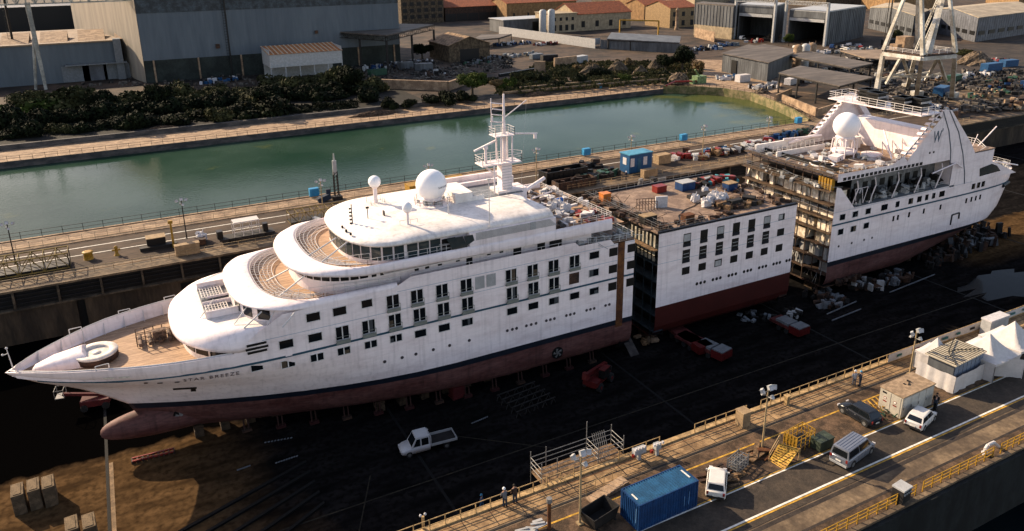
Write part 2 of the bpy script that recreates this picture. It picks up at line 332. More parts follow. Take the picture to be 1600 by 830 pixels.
# --------------- near quay surface
def nstrip(name, y0, y1, z, m, x0=XL, x1=400): return sheet(name, [(x0, y0), (x1, y0), (x1, y1), (x0, y1)], z, m)
nstrip('quay_walk', 46.95, 49.0, Q+.03, mat('apron_ochre', (.29,.185,.09), rough=.9, var=.35, scale=.6, col2=(.15,.092,.045), bump=.3))
nstrip('rail_track', 46.55, 46.75, Q+.034, darksteel); nstrip('rail_track', 47.9, 47.98, Q+.036, darksteel); nstrip('rail_track', 48.55, 48.62, Q+.036, rust)
nstrip('quay_apron', 41.2, 46.4, Q+.02, dirtc)
nstrip('quay_road', 37.35, 41.2, Q+.024, asph)
nstrip('quay_road', 36.7, 37.35, Q+.022, asph)
nstrip('road_marking', 44.95, 45.13, Q+.03, lineY)
nstrip('road_marking', 40.92, 41.04, Q+.03, lineY); nstrip('road_marking', 40.74, 40.88, Q+.032, lineW)
nstrip('road_marking', 37.52, 37.70, Q+.03, lineW); nstrip('road_marking', 37.30, 37.46, Q+.032, lineY)
nstrip('rail_rut', 36.15, 36.55, Q+.024, mat('oily_rut', (.035,.026,.02), rough=.8, var=.3)); nstrip('rail_rut', 34.35, 34.6, Q+.024, MATS['oily_rut'])
nstrip('quay_strip', 34.6, 36.15, Q+.021, conc); nstrip('quay_edge', 32.9, 34.35, Q+.02, dirtc)
for k in range(-10, 40):       # slab joints of the walkway
    pass
jm = MB()
for k in range(0, 44):
    x = 10+k*2.6; jm.box(x, x+.07, 46.97, 48.98, Q+.02, Q+.034)
tag(jm.build('slab_joint', darksteel), kind='structure')
hat = MB()                                          # hatched bay by the site hut
for k in range(8):
    x = 61.2+k*.62
    hat.add([(x, 42.9, Q+.03), (x+.22, 42.9, Q+.03), (x+1.02, 44.9, Q+.03), (x+.8, 44.9, Q+.03)], [(0, 1, 2, 3)])
tag(hat.build('road_marking', lineY), kind='structure')
tag(MB().box(XL, 400, 32.31, 32.75, Q, Q+.25).build('kerb', conc), kind='structure')
# --------------- dock floor seams and lines
sm = MB()
for k in range(-2, 9):
    x = 24.35+k*30.9; sm.box(x-.16, x+.16, 50, 121, 0, .006)
tag(sm.build('floor_seam', mat('floor_joint', (.0012,.0012,.0012), rough=.9)), kind='structure')
tag(MB().box(-6.35, -5.95, 55, 85, 0, .012).build('floor_seam', mat('pale_joint', (.20,.13,.07), rough=.9, var=.3)), kind='structure')
fy = mat('faded_line', (.022,.017,.009), rough=.9, var=.4)
fm = MB()
fm.box(5, 150, 65.1, 65.28, 0, .008)
for (x0, y0, x1, y1) in ((18.5, 69, 14.5, 60.5), (29, 71.5, 40, 62.2)):
    d = Vector((x1-x0, y1-y0, 0)).normalized(); u = Vector((-d.y, d.x, 0))*.07
    fm.add([(x0-u.x, y0-u.y, .012), (x0+u.x, y0+u.y, .012), (x1+u.x, y1+u.y, .012), (x1-u.x, y1-u.y, .012)], [(0, 1, 2, 3)])
tag(fm.build('floor_marking', fy), kind='structure')
rg = MB()
for k in range(5): rg.prism([(-1+k*1.9, 69.2-k*1.5), (-1+k*1.9, 69.6-k*1.5), (13, 74.8-k*1.9), (13, 74.4-k*1.9)], 0, .22)
tag(rg.build('floor_rib', MATS['floor_joint']), kind='structure')
_pr = random.Random(6)
sheet('puddle', [(127.5+11*math.cos(a)*(1+_pr.uniform(-.45, .2)), 66+4.0*math.sin(a)*(1+_pr.uniform(-.35, .25))) for a in [2*math.pi*i/26 for i in range(26)]], .02, water_material('puddle', (.006,.008,.010), (.010,.012,.014), .1, .12, .6))
# --------------- dock walls
t = thing('dock_wall', 'stained concrete dock wall behind the ship with a dark service gallery along its top', 'wall', (0, FW, 0))
wm = MB()
segs = [(XL, -9.1), (-8.0, 5.2), (9.4, 60), (60.8, 130), (130.8, 320)]
for a, b in segs: wm.box(a, b, 122.0, FW-.01, 0, 5.3)
wm.box(5.2, 9.4, 122.0, FW-.01, 0, 1.9); wm.box(5.2, 9.4, 122, FW-.01, 4.8, 5.3)
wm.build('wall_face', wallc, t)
gm = MB(); gm.box(XL, 320, 122.35, FW-.012, 5.3, 8.1); gm.build('gallery_back', blackm, t)
gp = MB(); gp.box(XL, 320, 121.5, 122.6, 5.3, 5.55)
gp.build('ledge', mat('ledge_dark', (.09,.068,.045), rough=.9, var=.4, scale=.5), t); gp = MB(); gp.box(XL, 320, 121.75, 124.2, 8.1, Q+.015); gp.build('coping', conc, t); gp = MB()
for i in range(32):
    x = -28+i*5.6
    MB().box(x, x+.3, 121.7, 122.35, 5.55, 8.1).build('gallery_post', MATS['ledge_dark'], t)
pp = MB(); 
for zz in (6.2, 6.9, 7.5): pp.tube((XL, 121.95, zz), (320, 121.95, zz), .07)
pp.build('pipe_run', darksteel, t)
nk = MB()
for x in (-9.1, 5.2, 60, 130): nk.box(x, x+(1.1 if x < 0 else 4.2 if x < 10 else .8), 122.5, FW-.005, 0, 5.3)
nk.build('niche_back', blackm, t)
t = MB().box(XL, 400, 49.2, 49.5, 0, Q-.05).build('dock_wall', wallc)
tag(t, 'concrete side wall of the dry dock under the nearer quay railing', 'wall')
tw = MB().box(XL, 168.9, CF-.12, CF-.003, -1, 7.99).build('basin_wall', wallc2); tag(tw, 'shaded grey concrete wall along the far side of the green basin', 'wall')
tw = MB(); E0 = [(a-.12, b, 0) for a, b in end]
for (a, b) in zip(end[:-1], end[1:]):
    tw.add([(a[0]-.1, a[1], 0), (b[0]-.1, b[1], 0), (b[0]-.1, b[1], G), (a[0]-.1, a[1], G), (a[0]+.8, a[1], G), (b[0]+.8, b[1], G)], [(0, 1, 2, 3), (3, 2, 5, 4)])
tag(tw.build('basin_wall', mat('mossy_wall', (.22,.17,.09), rough=.9, var=.4, scale=.5, col2=(.08,.08,.03))), 'mossy curved end wall of the green basin below the pale path', 'wall')
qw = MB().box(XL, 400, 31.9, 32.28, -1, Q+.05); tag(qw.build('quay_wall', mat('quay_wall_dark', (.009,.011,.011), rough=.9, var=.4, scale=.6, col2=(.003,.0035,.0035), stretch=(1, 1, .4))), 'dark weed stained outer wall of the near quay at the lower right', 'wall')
pw = MB().box(XL, 176, CF+13.0, CF+13.9, 8.0, 9.3); tag(pw.build('parapet', wallc2), 'low concrete parapet between the far bank walkway and the dark shrubs', 'wall')
# heaps of spoil on the far bank, leaned on the parapet
def heap(x, y, z, l, w_, h, m, seed, mb=None):
    rr = random.Random(seed); g = mb or MB(); n = 16; rings = []
    for k in range(6):
        f = 1-k/5.; r_ = []
        for i in range(n):
            a = 2*math.pi*i/n; j = 1+rr.uniform(-.18, .18)
            r_.append((x+l/2*f*j*math.cos(a), y+w_/2*f*j*math.sin(a), z+h*(1-f**1.7)*(1+rr.uniform(-.1, .1))))
        rings.append(r_)
    g.loft(rings, smooth=False, close=True); return g
earth = mat('spoil_earth', (.10,.062,.038), rough=1, var=.5, scale=2, bump=.8, bscale=5)
a = P(253, 206, 8); tag(heap(a.x, a.y, 8, 15, 4, 1.6, earth, 1).build('earth_heap', earth), 'long brown heap of spoil on the far bank, the left one', 'heap', 'spoil heaps on the far bank')
a = P(585, 180, 8); tag(heap(a.x, a.y, 8, 15, 3.6, 1.5, earth, 2).build('earth_heap', earth), 'brown heap of spoil on the far bank, straight above the small white radomes', 'heap', 'spoil heaps on the far bank')
a = P(840, 149, 8); tag(heap(a.x, a.y, 8, 12, 3.6, 1.3, earth, 3).build('earth_heap', earth), 'brown heap of spoil on the far bank right of the ship mast', 'heap', 'spoil heaps on the far bank')
# ================================================================== the cruise ship, cut into three sections
YC = 86.1; HB = 9.5
def outline(xn, a, b, n, xe, zn, zs=None, m=28, k=2.0, xt=None):
    zs = zn if zs is None else zs; pts = [(xe, YC-b, zs)]
    for i in range(m+1):
        th = -math.pi/2+math.pi*i/m; c, s_ = abs(math.cos(th)), math.sin(th)
        x = xn+a-a*c**(2/n) if c > 1e-9 else xn+a; y = YC+b*math.copysign(abs(s_)**(2/n), s_)
        pts.append((x, y, zs+(zn-zs)*c**k if xt is None else lerp(x, [(xt[0], zn), (xt[1], zs)])))
    pts.append((xe, YC+b, zs)); return pts
def flip(o):                                       # mirror an outline fore and aft about x = 0
    return [(-x, y, z) for x, y, z in o][::-1]
def lerp(v, tab):
    if v <= tab[0][0]: return tab[0][1]
    for (a, b), (c, d) in zip(tab[:-1], tab[1:]):
        if v <= c: return b+(d-b)*(v-a)/(c-a)
    return tab[-1][1]
# ---- bow lines
STEM = [(1.6, 1.5), (3, -1.2), (5, -3.0), (6.1, -3.5), (7.9, -5.8), (9.4, -8.0), (11.1, -11.4), (12.4, -13.4), (12.9, -13.9), (14.2, -14.1)]
def hb_bow(x, z):
    xs = lerp(z, STEM); s = max(0., (x-xs)/lerp(z, [(1.6, 40), (6, 36), (9, 33), (12.5, 29), (14, 29)]))
    p = lerp(z, [(1.6, 1.7), (6, 1.85), (9, 2.1), (12, 2.6), (13.5, 2.9)])
    b = HB*(1-(1-min(s, 1))**p)
    if z < 3.6: b *= lerp(z, [(1.6, .86), (1.9, .93), (2.5, .975), (3.6, 1.)])
    return b
def ztop(x): return lerp(x, [(-14, 12.9), (-11, 13.4), (-5, 13.9), (7.5, 13.9), (9.3, 15.4), (12.4, 17.3)])
def bow_rows(z0, z1, n, xe, x0=None):
    """both sides from aft port round the stem; z1 may be a function"""
    U = [0, .008, .02, .04, .07, .11, .16, .22, .29, .36, .43, .50, .58, .68, .8, .9, 1.]
    rings = []
    for k in range(n+1):
        f = k/n; r_ = []
        side = []
        for u in U:
            zt = z1 if not callable(z1) else None
            z = z0+(z1-z0)*f if zt is not None else None
            if z is None:
                xg = -13.8+u*(xe+13.8); z = z0+(z1(xg)-z0)*f
            xs = lerp(z, STEM); x = xs+u*(xe-xs); side.append((x, hb_bow(x, z), z))
        r_ = [(x, YC-b, z) for x, b, z in side[::-1]]+[(x, YC+b, z) for x, b, z in side[1:]]
        rings.append(r_)
    return rings
XE = 58.3
bow = thing('ship_section', 'white pointed bow section of the cut cruise ship, with rounded visor decks and mast', 'ship section', (22, YC, 0), 0, 'sections of the lengthened cruise ship')
h = MB(); h.loft(bow_rows(6.1, 12.3, 10, XE)); h.loft(bow_rows(12.3, ztop, 3, 12.5))
rr_ = bow_rows(12.3, ztop, 3, 12.5)
# inner face of the bulwark
inn = []
for r_ in (rr_[-1], rr_[0]):
    inn.append([(x+.25 if abs(y-YC) < .5 else x, YC+(y-YC)*.975, z) for x, y, z in r_ if x < 9])
n_ = len(inn[0]); inn[1] = inn[1][:n_]
top_in = [(x+.3 if abs(y-YC) < .6 else x, YC+math.copysign(max(0, abs(y-YC)-.22), y-YC), z) for x, y, z in rr_[-1] if x < 9.5]
bot_in = [(a, YC+(b-YC)*.94, 12.35) for a, b, c in top_in]
h.loft([[p for p in rr_[-1] if p[0] < 9.5], top_in], smooth=False); h.loft([top_in, bot_in])
# straight side walls, mid body, above the stripe
for sgn in (-1, 1):
    y = YC+sgn*HB
    def wall(pts): h.add([(px, y, pz) for px, pz in pts], [tuple(range(len(pts)))])
    wall([(12.4, 12.3), (XE, 12.3), (XE, 17.2), (55.0, 17.2), (54.4, 17.9), (49.6, 17.9), (49.0, 18.5), (27, 18.55), (25.0, 17.6), (12.4, 17.3)])
    # inside of that wall above the walkway and its rail cap
    h.box(25.5, 49.0, y-.08*sgn-.05, y-.08*sgn+.05, 17.3, 18.5) if False else None
hull = h.build('hull', white, bow)
b_ = MB(); b_.loft(bow_rows(5.35, 6.1, 1, XE)); b_.build('boot_top', navy, bow)
b_ = MB(); b_.loft(bow_rows(1.6, 5.35, 9, XE)); kr = bow_rows(1.6, 5.35, 9, XE)[0]
b_.loft([[p for p in kr[:17]], [p for p in kr[16:][::-1]]], smooth=False); b_.build('underwater_hull', red, bow)
# bulbous bow
bl = MB(); rg_ = []
for k in range(13):
    f = k/12; x = -6.7+9.5*(1-math.cos(f*math.pi/2)); s = math.sin(f*math.pi/2)**.8
    rg_.append([(x, YC+1.75*s*math.cos(t), 3.15+f*.3+(1.85+.1*f)*s*math.sin(t)) for t in [2*math.pi*i/20 for i in range(20)]])
rg_.append([(8, y, z) for _, y, z in rg_[-1]]); bl.loft(rg_, close=True); bl.build('bulbous_bow', red, bow)
def strip_on(zc, hgt, x0, x1, m, name, par=None, off=.02, hbf=hb_bow, sheer=None, sides=(-1,)):
    for sg in sides:
        s = MB(); a, b = [], []; N = 60
        for i in range(N+1):
            x = x0+(x1-x0)*i/N; z = zc if sheer is None else zc+sheer(x)
            hbv = hbf(x, z); a.append((x, YC+sg*(hbv+off), z-hgt/2)); b.append((x, YC+sg*(hbv+off), z+hgt/2))
        s.loft([a, b]); s.build(name, m, par)
strip_on(12.3, .26, -11.2, XE, stripeblue, 'blue_stripe', bow, sheer=lambda x: lerp(x, [(-14, -.75), (-6, -.15), (3, 0)]), sides=(-1, 1))
strip_on(14.8, .05, 10.2, XE, lineblue, 'deck_line', bow); strip_on(17.05, .05, 25.3, XE, lineblue, 'deck_line', bow)
# bulwark rail and stanchions
rb = MB(); 
for q in top_in: pass
rb.path([(x, y, z+.06) for x, y, z in top_in], .07); rb.build('bulwark_cap', frameW, bow)
sb = MB()
for i in range(9):
    x = -11+i*2.1
    for sg in (-1, 1):
        b = hb_bow(x, 13.5)-.3
        if b > .4: sb.add([(x, YC+sg*b, 13.6), (x, YC+sg*(b-.75), 12.4), (x, YC+sg*(b-.1), 12.4), (x+.06, YC+sg*b, 13.6), (x+.06, YC+sg*(b-.75), 12.4), (x+.06, YC+sg*(b-.1), 12.4)], [(0, 1, 2), (3, 5, 4), (0, 3, 4, 1)])
sb.build('bulwark_frame', frameW, bow)
# foredeck
fd = MB(); pts = []
for x in [-13, -12, -10, -8, -6, -4, -2, 0, 2, 4, 6, 8.6]: pts.append((x, hb_bow(x, 12.4)*.97))
fd.add([(x, YC-b, 12.42) for x, b in pts]+[(x, YC+b, 12.42) for x, b in pts[::-1]], [tuple(range(24))]); fd.build('foredeck', teak, bow)
# bow whaleback, mooring winch tub
wb = MB(); wr = []
for x, wv, hh in ((-11.6, .25, .15), (-11.2, .8, .7), (-9.5, 1.7, 1.35), (-7.6, 2.4, 1.75), (-7.2, 2.5, 1.8)):
    wv, hh = wv*.8, hh*.8
    wr.append([(x+ (.9*abs(math.cos(math.pi*i/14)) if x > -9 else 0), YC+.2+wv*math.cos(math.pi*i/14), 12.42+hh*math.sin(math.pi*i/14)**.7) for i in range(15)])
wb.loft(wr); wb.cap(wr[-1]); wb.cap(wr[0], True); wb.build('whaleback', white, bow)
ca = P(150, 549, 13.3)
tb = MB(); tb.lathe([(2.1, .72), (2.15, .85), (2.1, .95), (1.4, .97), (1.3, .9), (1.25, .42), (.5, .40), (.45, .8), (.05, .82)], (ca.x, ca.y, 12.43), 36)
tub = tb.build('winch_tub', mat('tub_cream', (.62,.56,.50), rough=.6), bow)
tb = MB(); tb.lathe([(1.95, 0), (2.1, .1), (2.11, .72), (1.6, .72), (1.5, .3), (.05, .3)], (ca.x, ca.y, 12.43), 36); tb.build('tub_skirt', brownsteel, tub)
fd2 = MB(); wx = 1.0
for i in range(6): fd2.box(wx-2.6+i*.9, wx-2.5+i*.9, YC+.2, YC+.3, 12.5, 13.9)
for z in (12.8, 13.35, 13.9): fd2.box(wx-2.6, wx+2.2, YC+.22, YC+.28, z, z+.07); fd2.box(wx-2.6, wx+2.2, YC+1.8, YC+1.86, z, z+.07)
for i in range(5): fd2.tube((wx-2.2+i*1., YC-.2, 12.8), (wx-2.2+i*1., YC+2.4, 12.8), .22, n=8)
for i in range(6): fd2.box(wx-2.6+i*.9, wx-2.5+i*.9, YC+1.8, YC+1.9, 12.5, 13.9)
fd2.obox((wx-.2, YC+1, 13.2), 1.4, .9, 1.0); fd2.obox((wx+1.6, YC+.8, 12.9), .9, 1.4, .8); fd2.build('mooring_gear', mat('rusty_gear', (.16,.10,.07), rough=.8, var=.4, scale=2), bow)
fp = MB(); fp.tube((-13.1, YC, 12.8), (-13.3, YC, 15.5), .07, .04); fp.tube((-13.28, YC, 15.0), (-13.7, YC, 14.9), .04); fp.sphere((-13.3, YC, 15.6), .13, 8, 6); fp.sphere((-13.75, YC, 14.95), .12, 8, 6); fp.build('bow_light_mast', frameW, bow)
bt = MB(); 
for (bx, sg) in ((-5.5, -1), (-3, 1), (2, 1), (-8, 1)):
    yb = YC+sg*(hb_bow(bx, 13.8)-.1); bt.path([(bx, yb, 13.8), (bx, yb, 14.3), (bx+1.2, yb, 14.35), (bx+1.2, yb, 13.9)], .05)
bt.build('rail_bracket', frameW, bow)
# anchor pocket, name, small marks on the bow
an = MB(); pa = P(300, 612, 10)
def on_hull(x, z, w_, h_, m, name, par, off=.03, hbf=hb_bow, sg=-1, mb=None, dep=0):
    g = mb or MB(); A = [(x-w_/2, z-h_/2), (x+w_/2, z-h_/2), (x+w_/2, z+h_/2), (x-w_/2, z+h_/2)]
    g.add([(a, YC+sg*(hbf(a, b)+off), b) for a, b in A], [(0, 1, 2, 3)])
    return g if mb is not None else g.build(name, m, par)
on_hull(2.3, 8.9, 2.3, .42, blackm, 'anchor_recess', bow, .03); on_hull(3.1, 8.4, .5, .55, blackm, 'anchor_recess', bow, .035)
hm = MB()
for x, z, w_, h_ in ((-1.3, 11.35, .35, .3), (.0, 11.1, .5, .28), (1.6, 11.0, .45, .25)): on_hull(x, z, w_, h_, None, '', None, mb=hm)
hm.build('hawse_hole', brownsteel, bow)
on_hull(-4.5, 12.9, 1.0, .22, lineW, 'mooring_slot', bow); on_hull(-3.1, 12.9, 1.0, .22, lineW, 'mooring_slot', bow)
on_hull(-4.6, 11.8, 2.6, .10, darksteel, 'scupper', bow)
def text_on(txt, x0, z0, size, hgt_off, m, name, par, hbf, spacing=1.0, thick=.02, font_scale=(1, 1), slope=0):
    cu = bpy.data.curves.new('txt', 'FONT'); cu.body = txt; cu.size = size; cu.extrude = thick; cu.resolution_u = 2; cu.space_character = spacing
    tmp = bpy.data.objects.new('txt', cu); C.objects.link(tmp); bpy.context.view_layer.update()
    dg = bpy.context.evaluated_depsgraph_get(); me = bpy.data.meshes.new_from_object(tmp.evaluated_get(dg)); bpy.data.objects.remove(tmp)
    g = MB(); vs = []
    for v in me.vertices:
        x = x0+v.co.x*font_scale[0]; z = z0+v.co.y*font_scale[1]+slope*(x-x0); vs.append((x, YC-(hbf(x, z)+hgt_off+v.co.z), z))
    g.add(vs, [tuple(p.vertices) for p in me.polygons]); return g.build(name, m, par)
text_on('STAR BREEZE', 2.2, 11.0, .78, .03, mat('name_grey', (.16,.12,.12), rough=.6), 'name_lettering', bow, hb_bow, 1.28, .012, (.95, 1), slope=.01)
# thruster tunnel
def tunnel(x, z, par, hbf=hb_bow):
    y = YC-hbf(x, z)-.03; g = MB(); 
    g.add([(x+.85*math.cos(t), y-.0, z+.85*math.sin(t)) for t in [2*math.pi*i/20 for i in range(20)]], [tuple(range(20))]); tn = g.build('thruster_tunnel', blackm, par)
    g = MB()
    for i in range(5):
        t = 2*math.pi*i/5+.4; g.add([(x+.15*math.cos(t+1), y-.04, z+.15*math.sin(t+1)), (x+.6*math.cos(t-.25), y-.05, z+.6*math.sin(t-.25)), (x+.68*math.cos(t+.25), y-.05, z+.68*math.sin(t+.25)), (x+.2*math.cos(t+1.6), y-.04, z+.2*math.sin(t+1.6))], [(0, 1, 2, 3)])
    g.tube((x, y+.1, z), (x, y-.1, z), .17, n=10); g.build('thruster_blade', galv, tn)
tunnel(1.6, 4.0, bow)
# ---- windows
WR = random.Random(19)
def window(par, x, z, w_, h_, y=None, hbf=hb_bow, m=None, mull=0, fr=True, balc=False, dz=0):
    y = YC-hbf(x, z) if y is None else y
    g = MB(); g.box(x-w_/2, x+w_/2, y-.03, y+.05, z-h_/2, z+h_/2); o = g.build('window', m or winglass, par)
    if fr:
        f = MB(); t = .07
        for a, b, c, d in ((x-w_/2-t, x+w_/2+t, z-h_/2-t, z-h_/2), (x-w_/2-t, x+w_/2+t, z+h_/2, z+h_/2+t), (x-w_/2-t, x-w_/2, z-h_/2, z+h_/2), (x+w_/2, x+w_/2+t, z-h_/2, z+h_/2)): f.box(a, b, y-.06, y+.02, c, d)
        for i in range(mull):
            xm = x-w_/2+w_*(i+1)/(mull+1); f.box(xm-.06, xm+.06, y-.062, y+.02, z-h_/2, z+h_/2)
        f.build('window_frame', frameW, o)
    if WR.random() < .45:
        c_ = MB(); h0 = z-h_/2+.02; k_ = WR.choice((0, 1)); xa = x-w_/2+.02+(w_/2+.05)*k_; c_.box(xa, xa+w_/2*WR.uniform(.4, .9), y-.036, y-.031, h0, h0+(h_-.04)*WR.choice((1., .55, 1.)))
        c_.build('curtain', mat(WR.choice(('curtain_sand', 'curtain_grey')), (.075,.055,.035) if WR.random() < .5 else (.05,.055,.06), rough=.9), o)
    if balc:
        b = MB(); b.box(x-w_/2-.08, x+w_/2+.08, y-.32, y+.02, z-h_/2-.42, z-h_/2-.30); b.box(x-w_/2-.08, x+w_/2+.08, y-.32, y-.27, z-h_/2-.30, z-h_/2+.02)
        b.tube((x-w_/2-.08, y-.3, z-h_/2+.45), (x+w_/2+.08, y-.3, z-h_/2+.45), .025, n=4)
        for xx in (x-w_/2-.08, x+w_/2+.08): b.tube((xx, y-.3, z-h_/2), (xx, y-.3, z-h_/2+.45), .025, n=4); b.tube((xx, y-.3, z-h_/2+.45), (xx, y, z-h_/2+.45), .025, n=4)
        b.build('balcony', ledge, o)
    return o
def dark_sq(par, x, z, w_, h_, y, m=None):
    g = MB(); g.box(x-w_/2, x+w_/2, y-.02, y+.05, z-h_/2, z+h_/2); return g.build('window_opening', m or blackm, par)
def porthole(par, x, z, y=None, hbf=hb_bow, r=.2):
    y = YC-hbf(x, z) if y is None else y; g = MB(); g.tube((x, y+.05, z), (x, y-.035, z), r, n=12); return g.build('porthole', mat('port_dark', (.06,.05,.055), rough=.3), par)
for x in (24.7, 27.6, 30.7, 33.8, 39.8, 42.8, 45.8, 48.9): window(bow, x, 16.0, 1.42, 1.55, mull=1, balc=True)
for x in (18.7, 21.7, 24.8, 27.8, 30.8, 33.9, 39.9, 42.9, 45.9): window(bow, x, 13.6, 1.42, 1.55, mull=1, balc=True)
dark_sq(bow, 48.9, 13.65, 1.5, 1.5, YC-HB, brownsteel)
for x in (15.7, 18.6, 51.9): window(bow, x, 16.25, 1.45, .95)
window(bow, 21.7, 17.2-.75, 1.2, .9)
for x in (12.6, 15.7, 51.9): window(bow, x, 13.8, 1.45, .95)
for x in (12.6, 15.7, 18.7, 21.8, 24.8): window(bow, x, 11.35, 1.4, .85, mull=1)
window(bow, 9.4, 11.7, 1.2, .75)
for x in (27.8, 30.8, 33.8, 39.9, 42.9, 45.9, 49.0, 52.0): window(bow, x, 11.2, 1.4, .9)
for x in (54.9, 57.8):
    for z in (16.1, 13.7, 11.2): dark_sq(bow, x, z, 1.3, 1.15, YC-HB)
for x in (35.6, 37.1):
    g = MB(); g.box(x-.62, x+.62, YC-HB-.03, YC-HB+.02, 15.15, 16.75); g.build('blanking_plate', lgrey, bow)
for z, w_ in ((14.55, 2.0), (14.1, 2.3), (13.68, 2.0)):
    g = MB(); g.box(9.6-w_/2, 9.6+w_/2, YC-hb_bow(9.6, 14)-.14, YC-hb_bow(9.6, 14)+.1, z-.11, z+.11); g.build('louvre', blackm, bow)
for x in (23.3, 25.4, 27.1, 29.3, 31.4, 34.0, 39.2, 39.9, 40.5, 41.9, 42.6, 43.3, 44.8, 45.4, 46.0, 47.8, 48.4, 49.0, 50.9, 51.5, 52.1, 53.9, 54.5): porthole(bow, x, 8.66)
# rust-coloured unpainted seam near the cut
g = MB(); g.box(55.6, 56.7, YC-HB-.025, YC-HB+.02, 5.0, 17.2); g.build('bare_steel_band', rust, bow)
tunnel(46.5, 3.6, bow)
# ---- tier A
def tierwall(par, name, xn, a, b, n, xe, z0, z1, m, k=2.):
    g = MB(); g.loft([outline(xn, a, b, n, xe, z0), outline(xn, a, b, n, xe, z1)]); return g.build(name, m, par)
def ring_windows(par, xn, a, b, n, z, w_, h_, thetas, off=.04, m=None):
    """flat panes set round a rounded wall"""
    if len(thetas) == 3 and isinstance(thetas[2], int):      # from one offset to another, evenly along the wall
        o0, o1, cnt_ = thetas; A_ = lambda o: -math.copysign(math.asin(min(1, (abs(o)/b)**(n/2))), o); t0, t1 = A_(o0), A_(o1); T_ = [t0+(t1-t0)*i/400 for i in range(401)]
        Q_ = [(xn+a-a*abs(math.cos(t))**(2/n), b*math.copysign(abs(math.sin(t))**(2/n), t)) for t in T_]; D_ = [0.]
        for i in range(400): D_.append(D_[-1]+math.hypot(Q_[i+1][0]-Q_[i][0], Q_[i+1][1]-Q_[i][1]))
        w_ = min(w_*10, D_[-1]/(cnt_-1)*.84) if cnt_ > 3 else w_; thetas = [T_[min(400, int(np.searchsorted(D_, D_[-1]*k/(cnt_-1))))] for k in range(cnt_)]
    for th in thetas:
        def pt(t):
            c, s_ = abs(math.cos(t)), math.sin(t); return Vector((xn+a-a*c**(2/n), YC+b*math.copysign(abs(s_)**(2/n), s_), 0))
        p = pt(th); d = (pt(th+.02)-pt(th-.02)).normalized(); nn = Vector((d.y, -d.x, 0)); nn = -nn if nn.x > 0 and abs(nn.x) > abs(nn.y) or (p.y < YC and nn.y > 0) or (p.y > YC and nn.y < 0) else nn
        q = p+nn*off; A = q-d*w_/2; B = q+d*w_/2
        g = MB(); g.add([(A.x, A.y, z-h_/2), (B.x, B.y, z-h_/2), (B.x, B.y, z+h_/2), (A.x, A.y, z+h_/2), (A.x-nn.x*.12, A.y-nn.y*.12, z-h_/2), (B.x-nn.x*.12, B.y-nn.y*.12, z-h_/2), (B.x-nn.x*.12, B.y-nn.y*.12, z+h_/2), (A.x-nn.x*.12, A.y-nn.y*.12, z+h_/2)],
                     [(0, 1, 2, 3), (4, 7, 6, 5), (0, 4, 5, 1), (3, 2, 6, 7), (0, 3, 7, 4), (1, 5, 6, 2)]); g.build('window', m or winglass, par)
def shell(par, name, rings, m): g = MB(); g.loft(rings); return g.build(name, m, par)
tierwall(bow, 'front_bulkhead', 2.9, 6, 8.3, 2.4, 9.5, 12.42, 15.0, deckwhite)
ring_windows(bow, 2.9, 6, 8.3, 2.4, 13.5, .7, .75, (2.6, 7.6, 4))
va = [outline(2.8, 6.2, 8.5, 2.5, 9.6, 14.7, 14.0, xt=(3.6, 7.6)), outline(1.9, 7.2, 9.42, 2.6, 12.4, 14.7, 13.95, xt=(3.6, 7.8)), outline(2.0, 7.3, 9.44, 2.6, 12.4, 15.0, 14.5, xt=(3.6, 7.8)), outline(3.0, 7.6, 9.36, 2.6, 12.4, 15.7, 15.8), outline(5.0, 7.2, 9.0, 2.6, 12.4, 16.15, 16.2)]
shell(bow, 'lower_visor', va, white)
g = MB(); g.cap(outline(4.95, 7.2, 9.02, 2.6, 12.4, 16.14)); g.build('lower_visor_deck', deckwhite, bow)
# recess with gratings in the lower visor deck
g = MB(); g.box(5.5, 10.4, YC-4.2, YC+4.2, 16.15, 16.17); rc = g.build('recess_floor', grey, bow)
g = MB()
for y0 in (-4.1, .9):
    for i in range(8): g.bar((5.7+i*.32, YC+y0, 16.5), (5.7+i*.32, YC+y0+3.2, 16.5), .06)
    for j in range(6): g.bar((5.7, YC+y0+j*.64, 16.5), (8.0, YC+y0+j*.64, 16.5), .06)
g.build('grating', deckwhite, rc)
g = MB(); g.box(5.6, 10.2, YC-.9, YC+.55, 16.2, 16.42); g.build('recess_cover', navy, rc)
g = MB(); g.box(5.5, 10.6, YC-.98, YC-.9, 16.16, 16.75); g.box(5.5, 10.6, YC-4.3, YC-4.18, 16.16, 17.0); g.box(5.5, 10.6, YC+4.18, YC+4.3, 16.16, 17.0); g.box(6.2, 10.6, YC+.55, YC+.63, 16.16, 16.7); g.build('recess_side', white, rc)
tierwall(bow, 'second_bulkhead', 8.5, 6, 9.0, 2.5, 14.6, 16.14, 17.8, white)
ring_windows(bow, 8.5, 6, 9.0, 2.5, 17.0, 1.4, 1.2, (4.0, 7.9, 3))
g = MB()
for (x0, y0, x1, y1) in ((7.9, 79.0, 9.5, 79.9), (10.9, 76.9, 11.9, 77.5), (4.9, 82.4, 6.6, 83.6)): g.tube((x0, y0, 16.2), (x1, y1, 17.5), .06)
g.build('brace', frameW, bow)
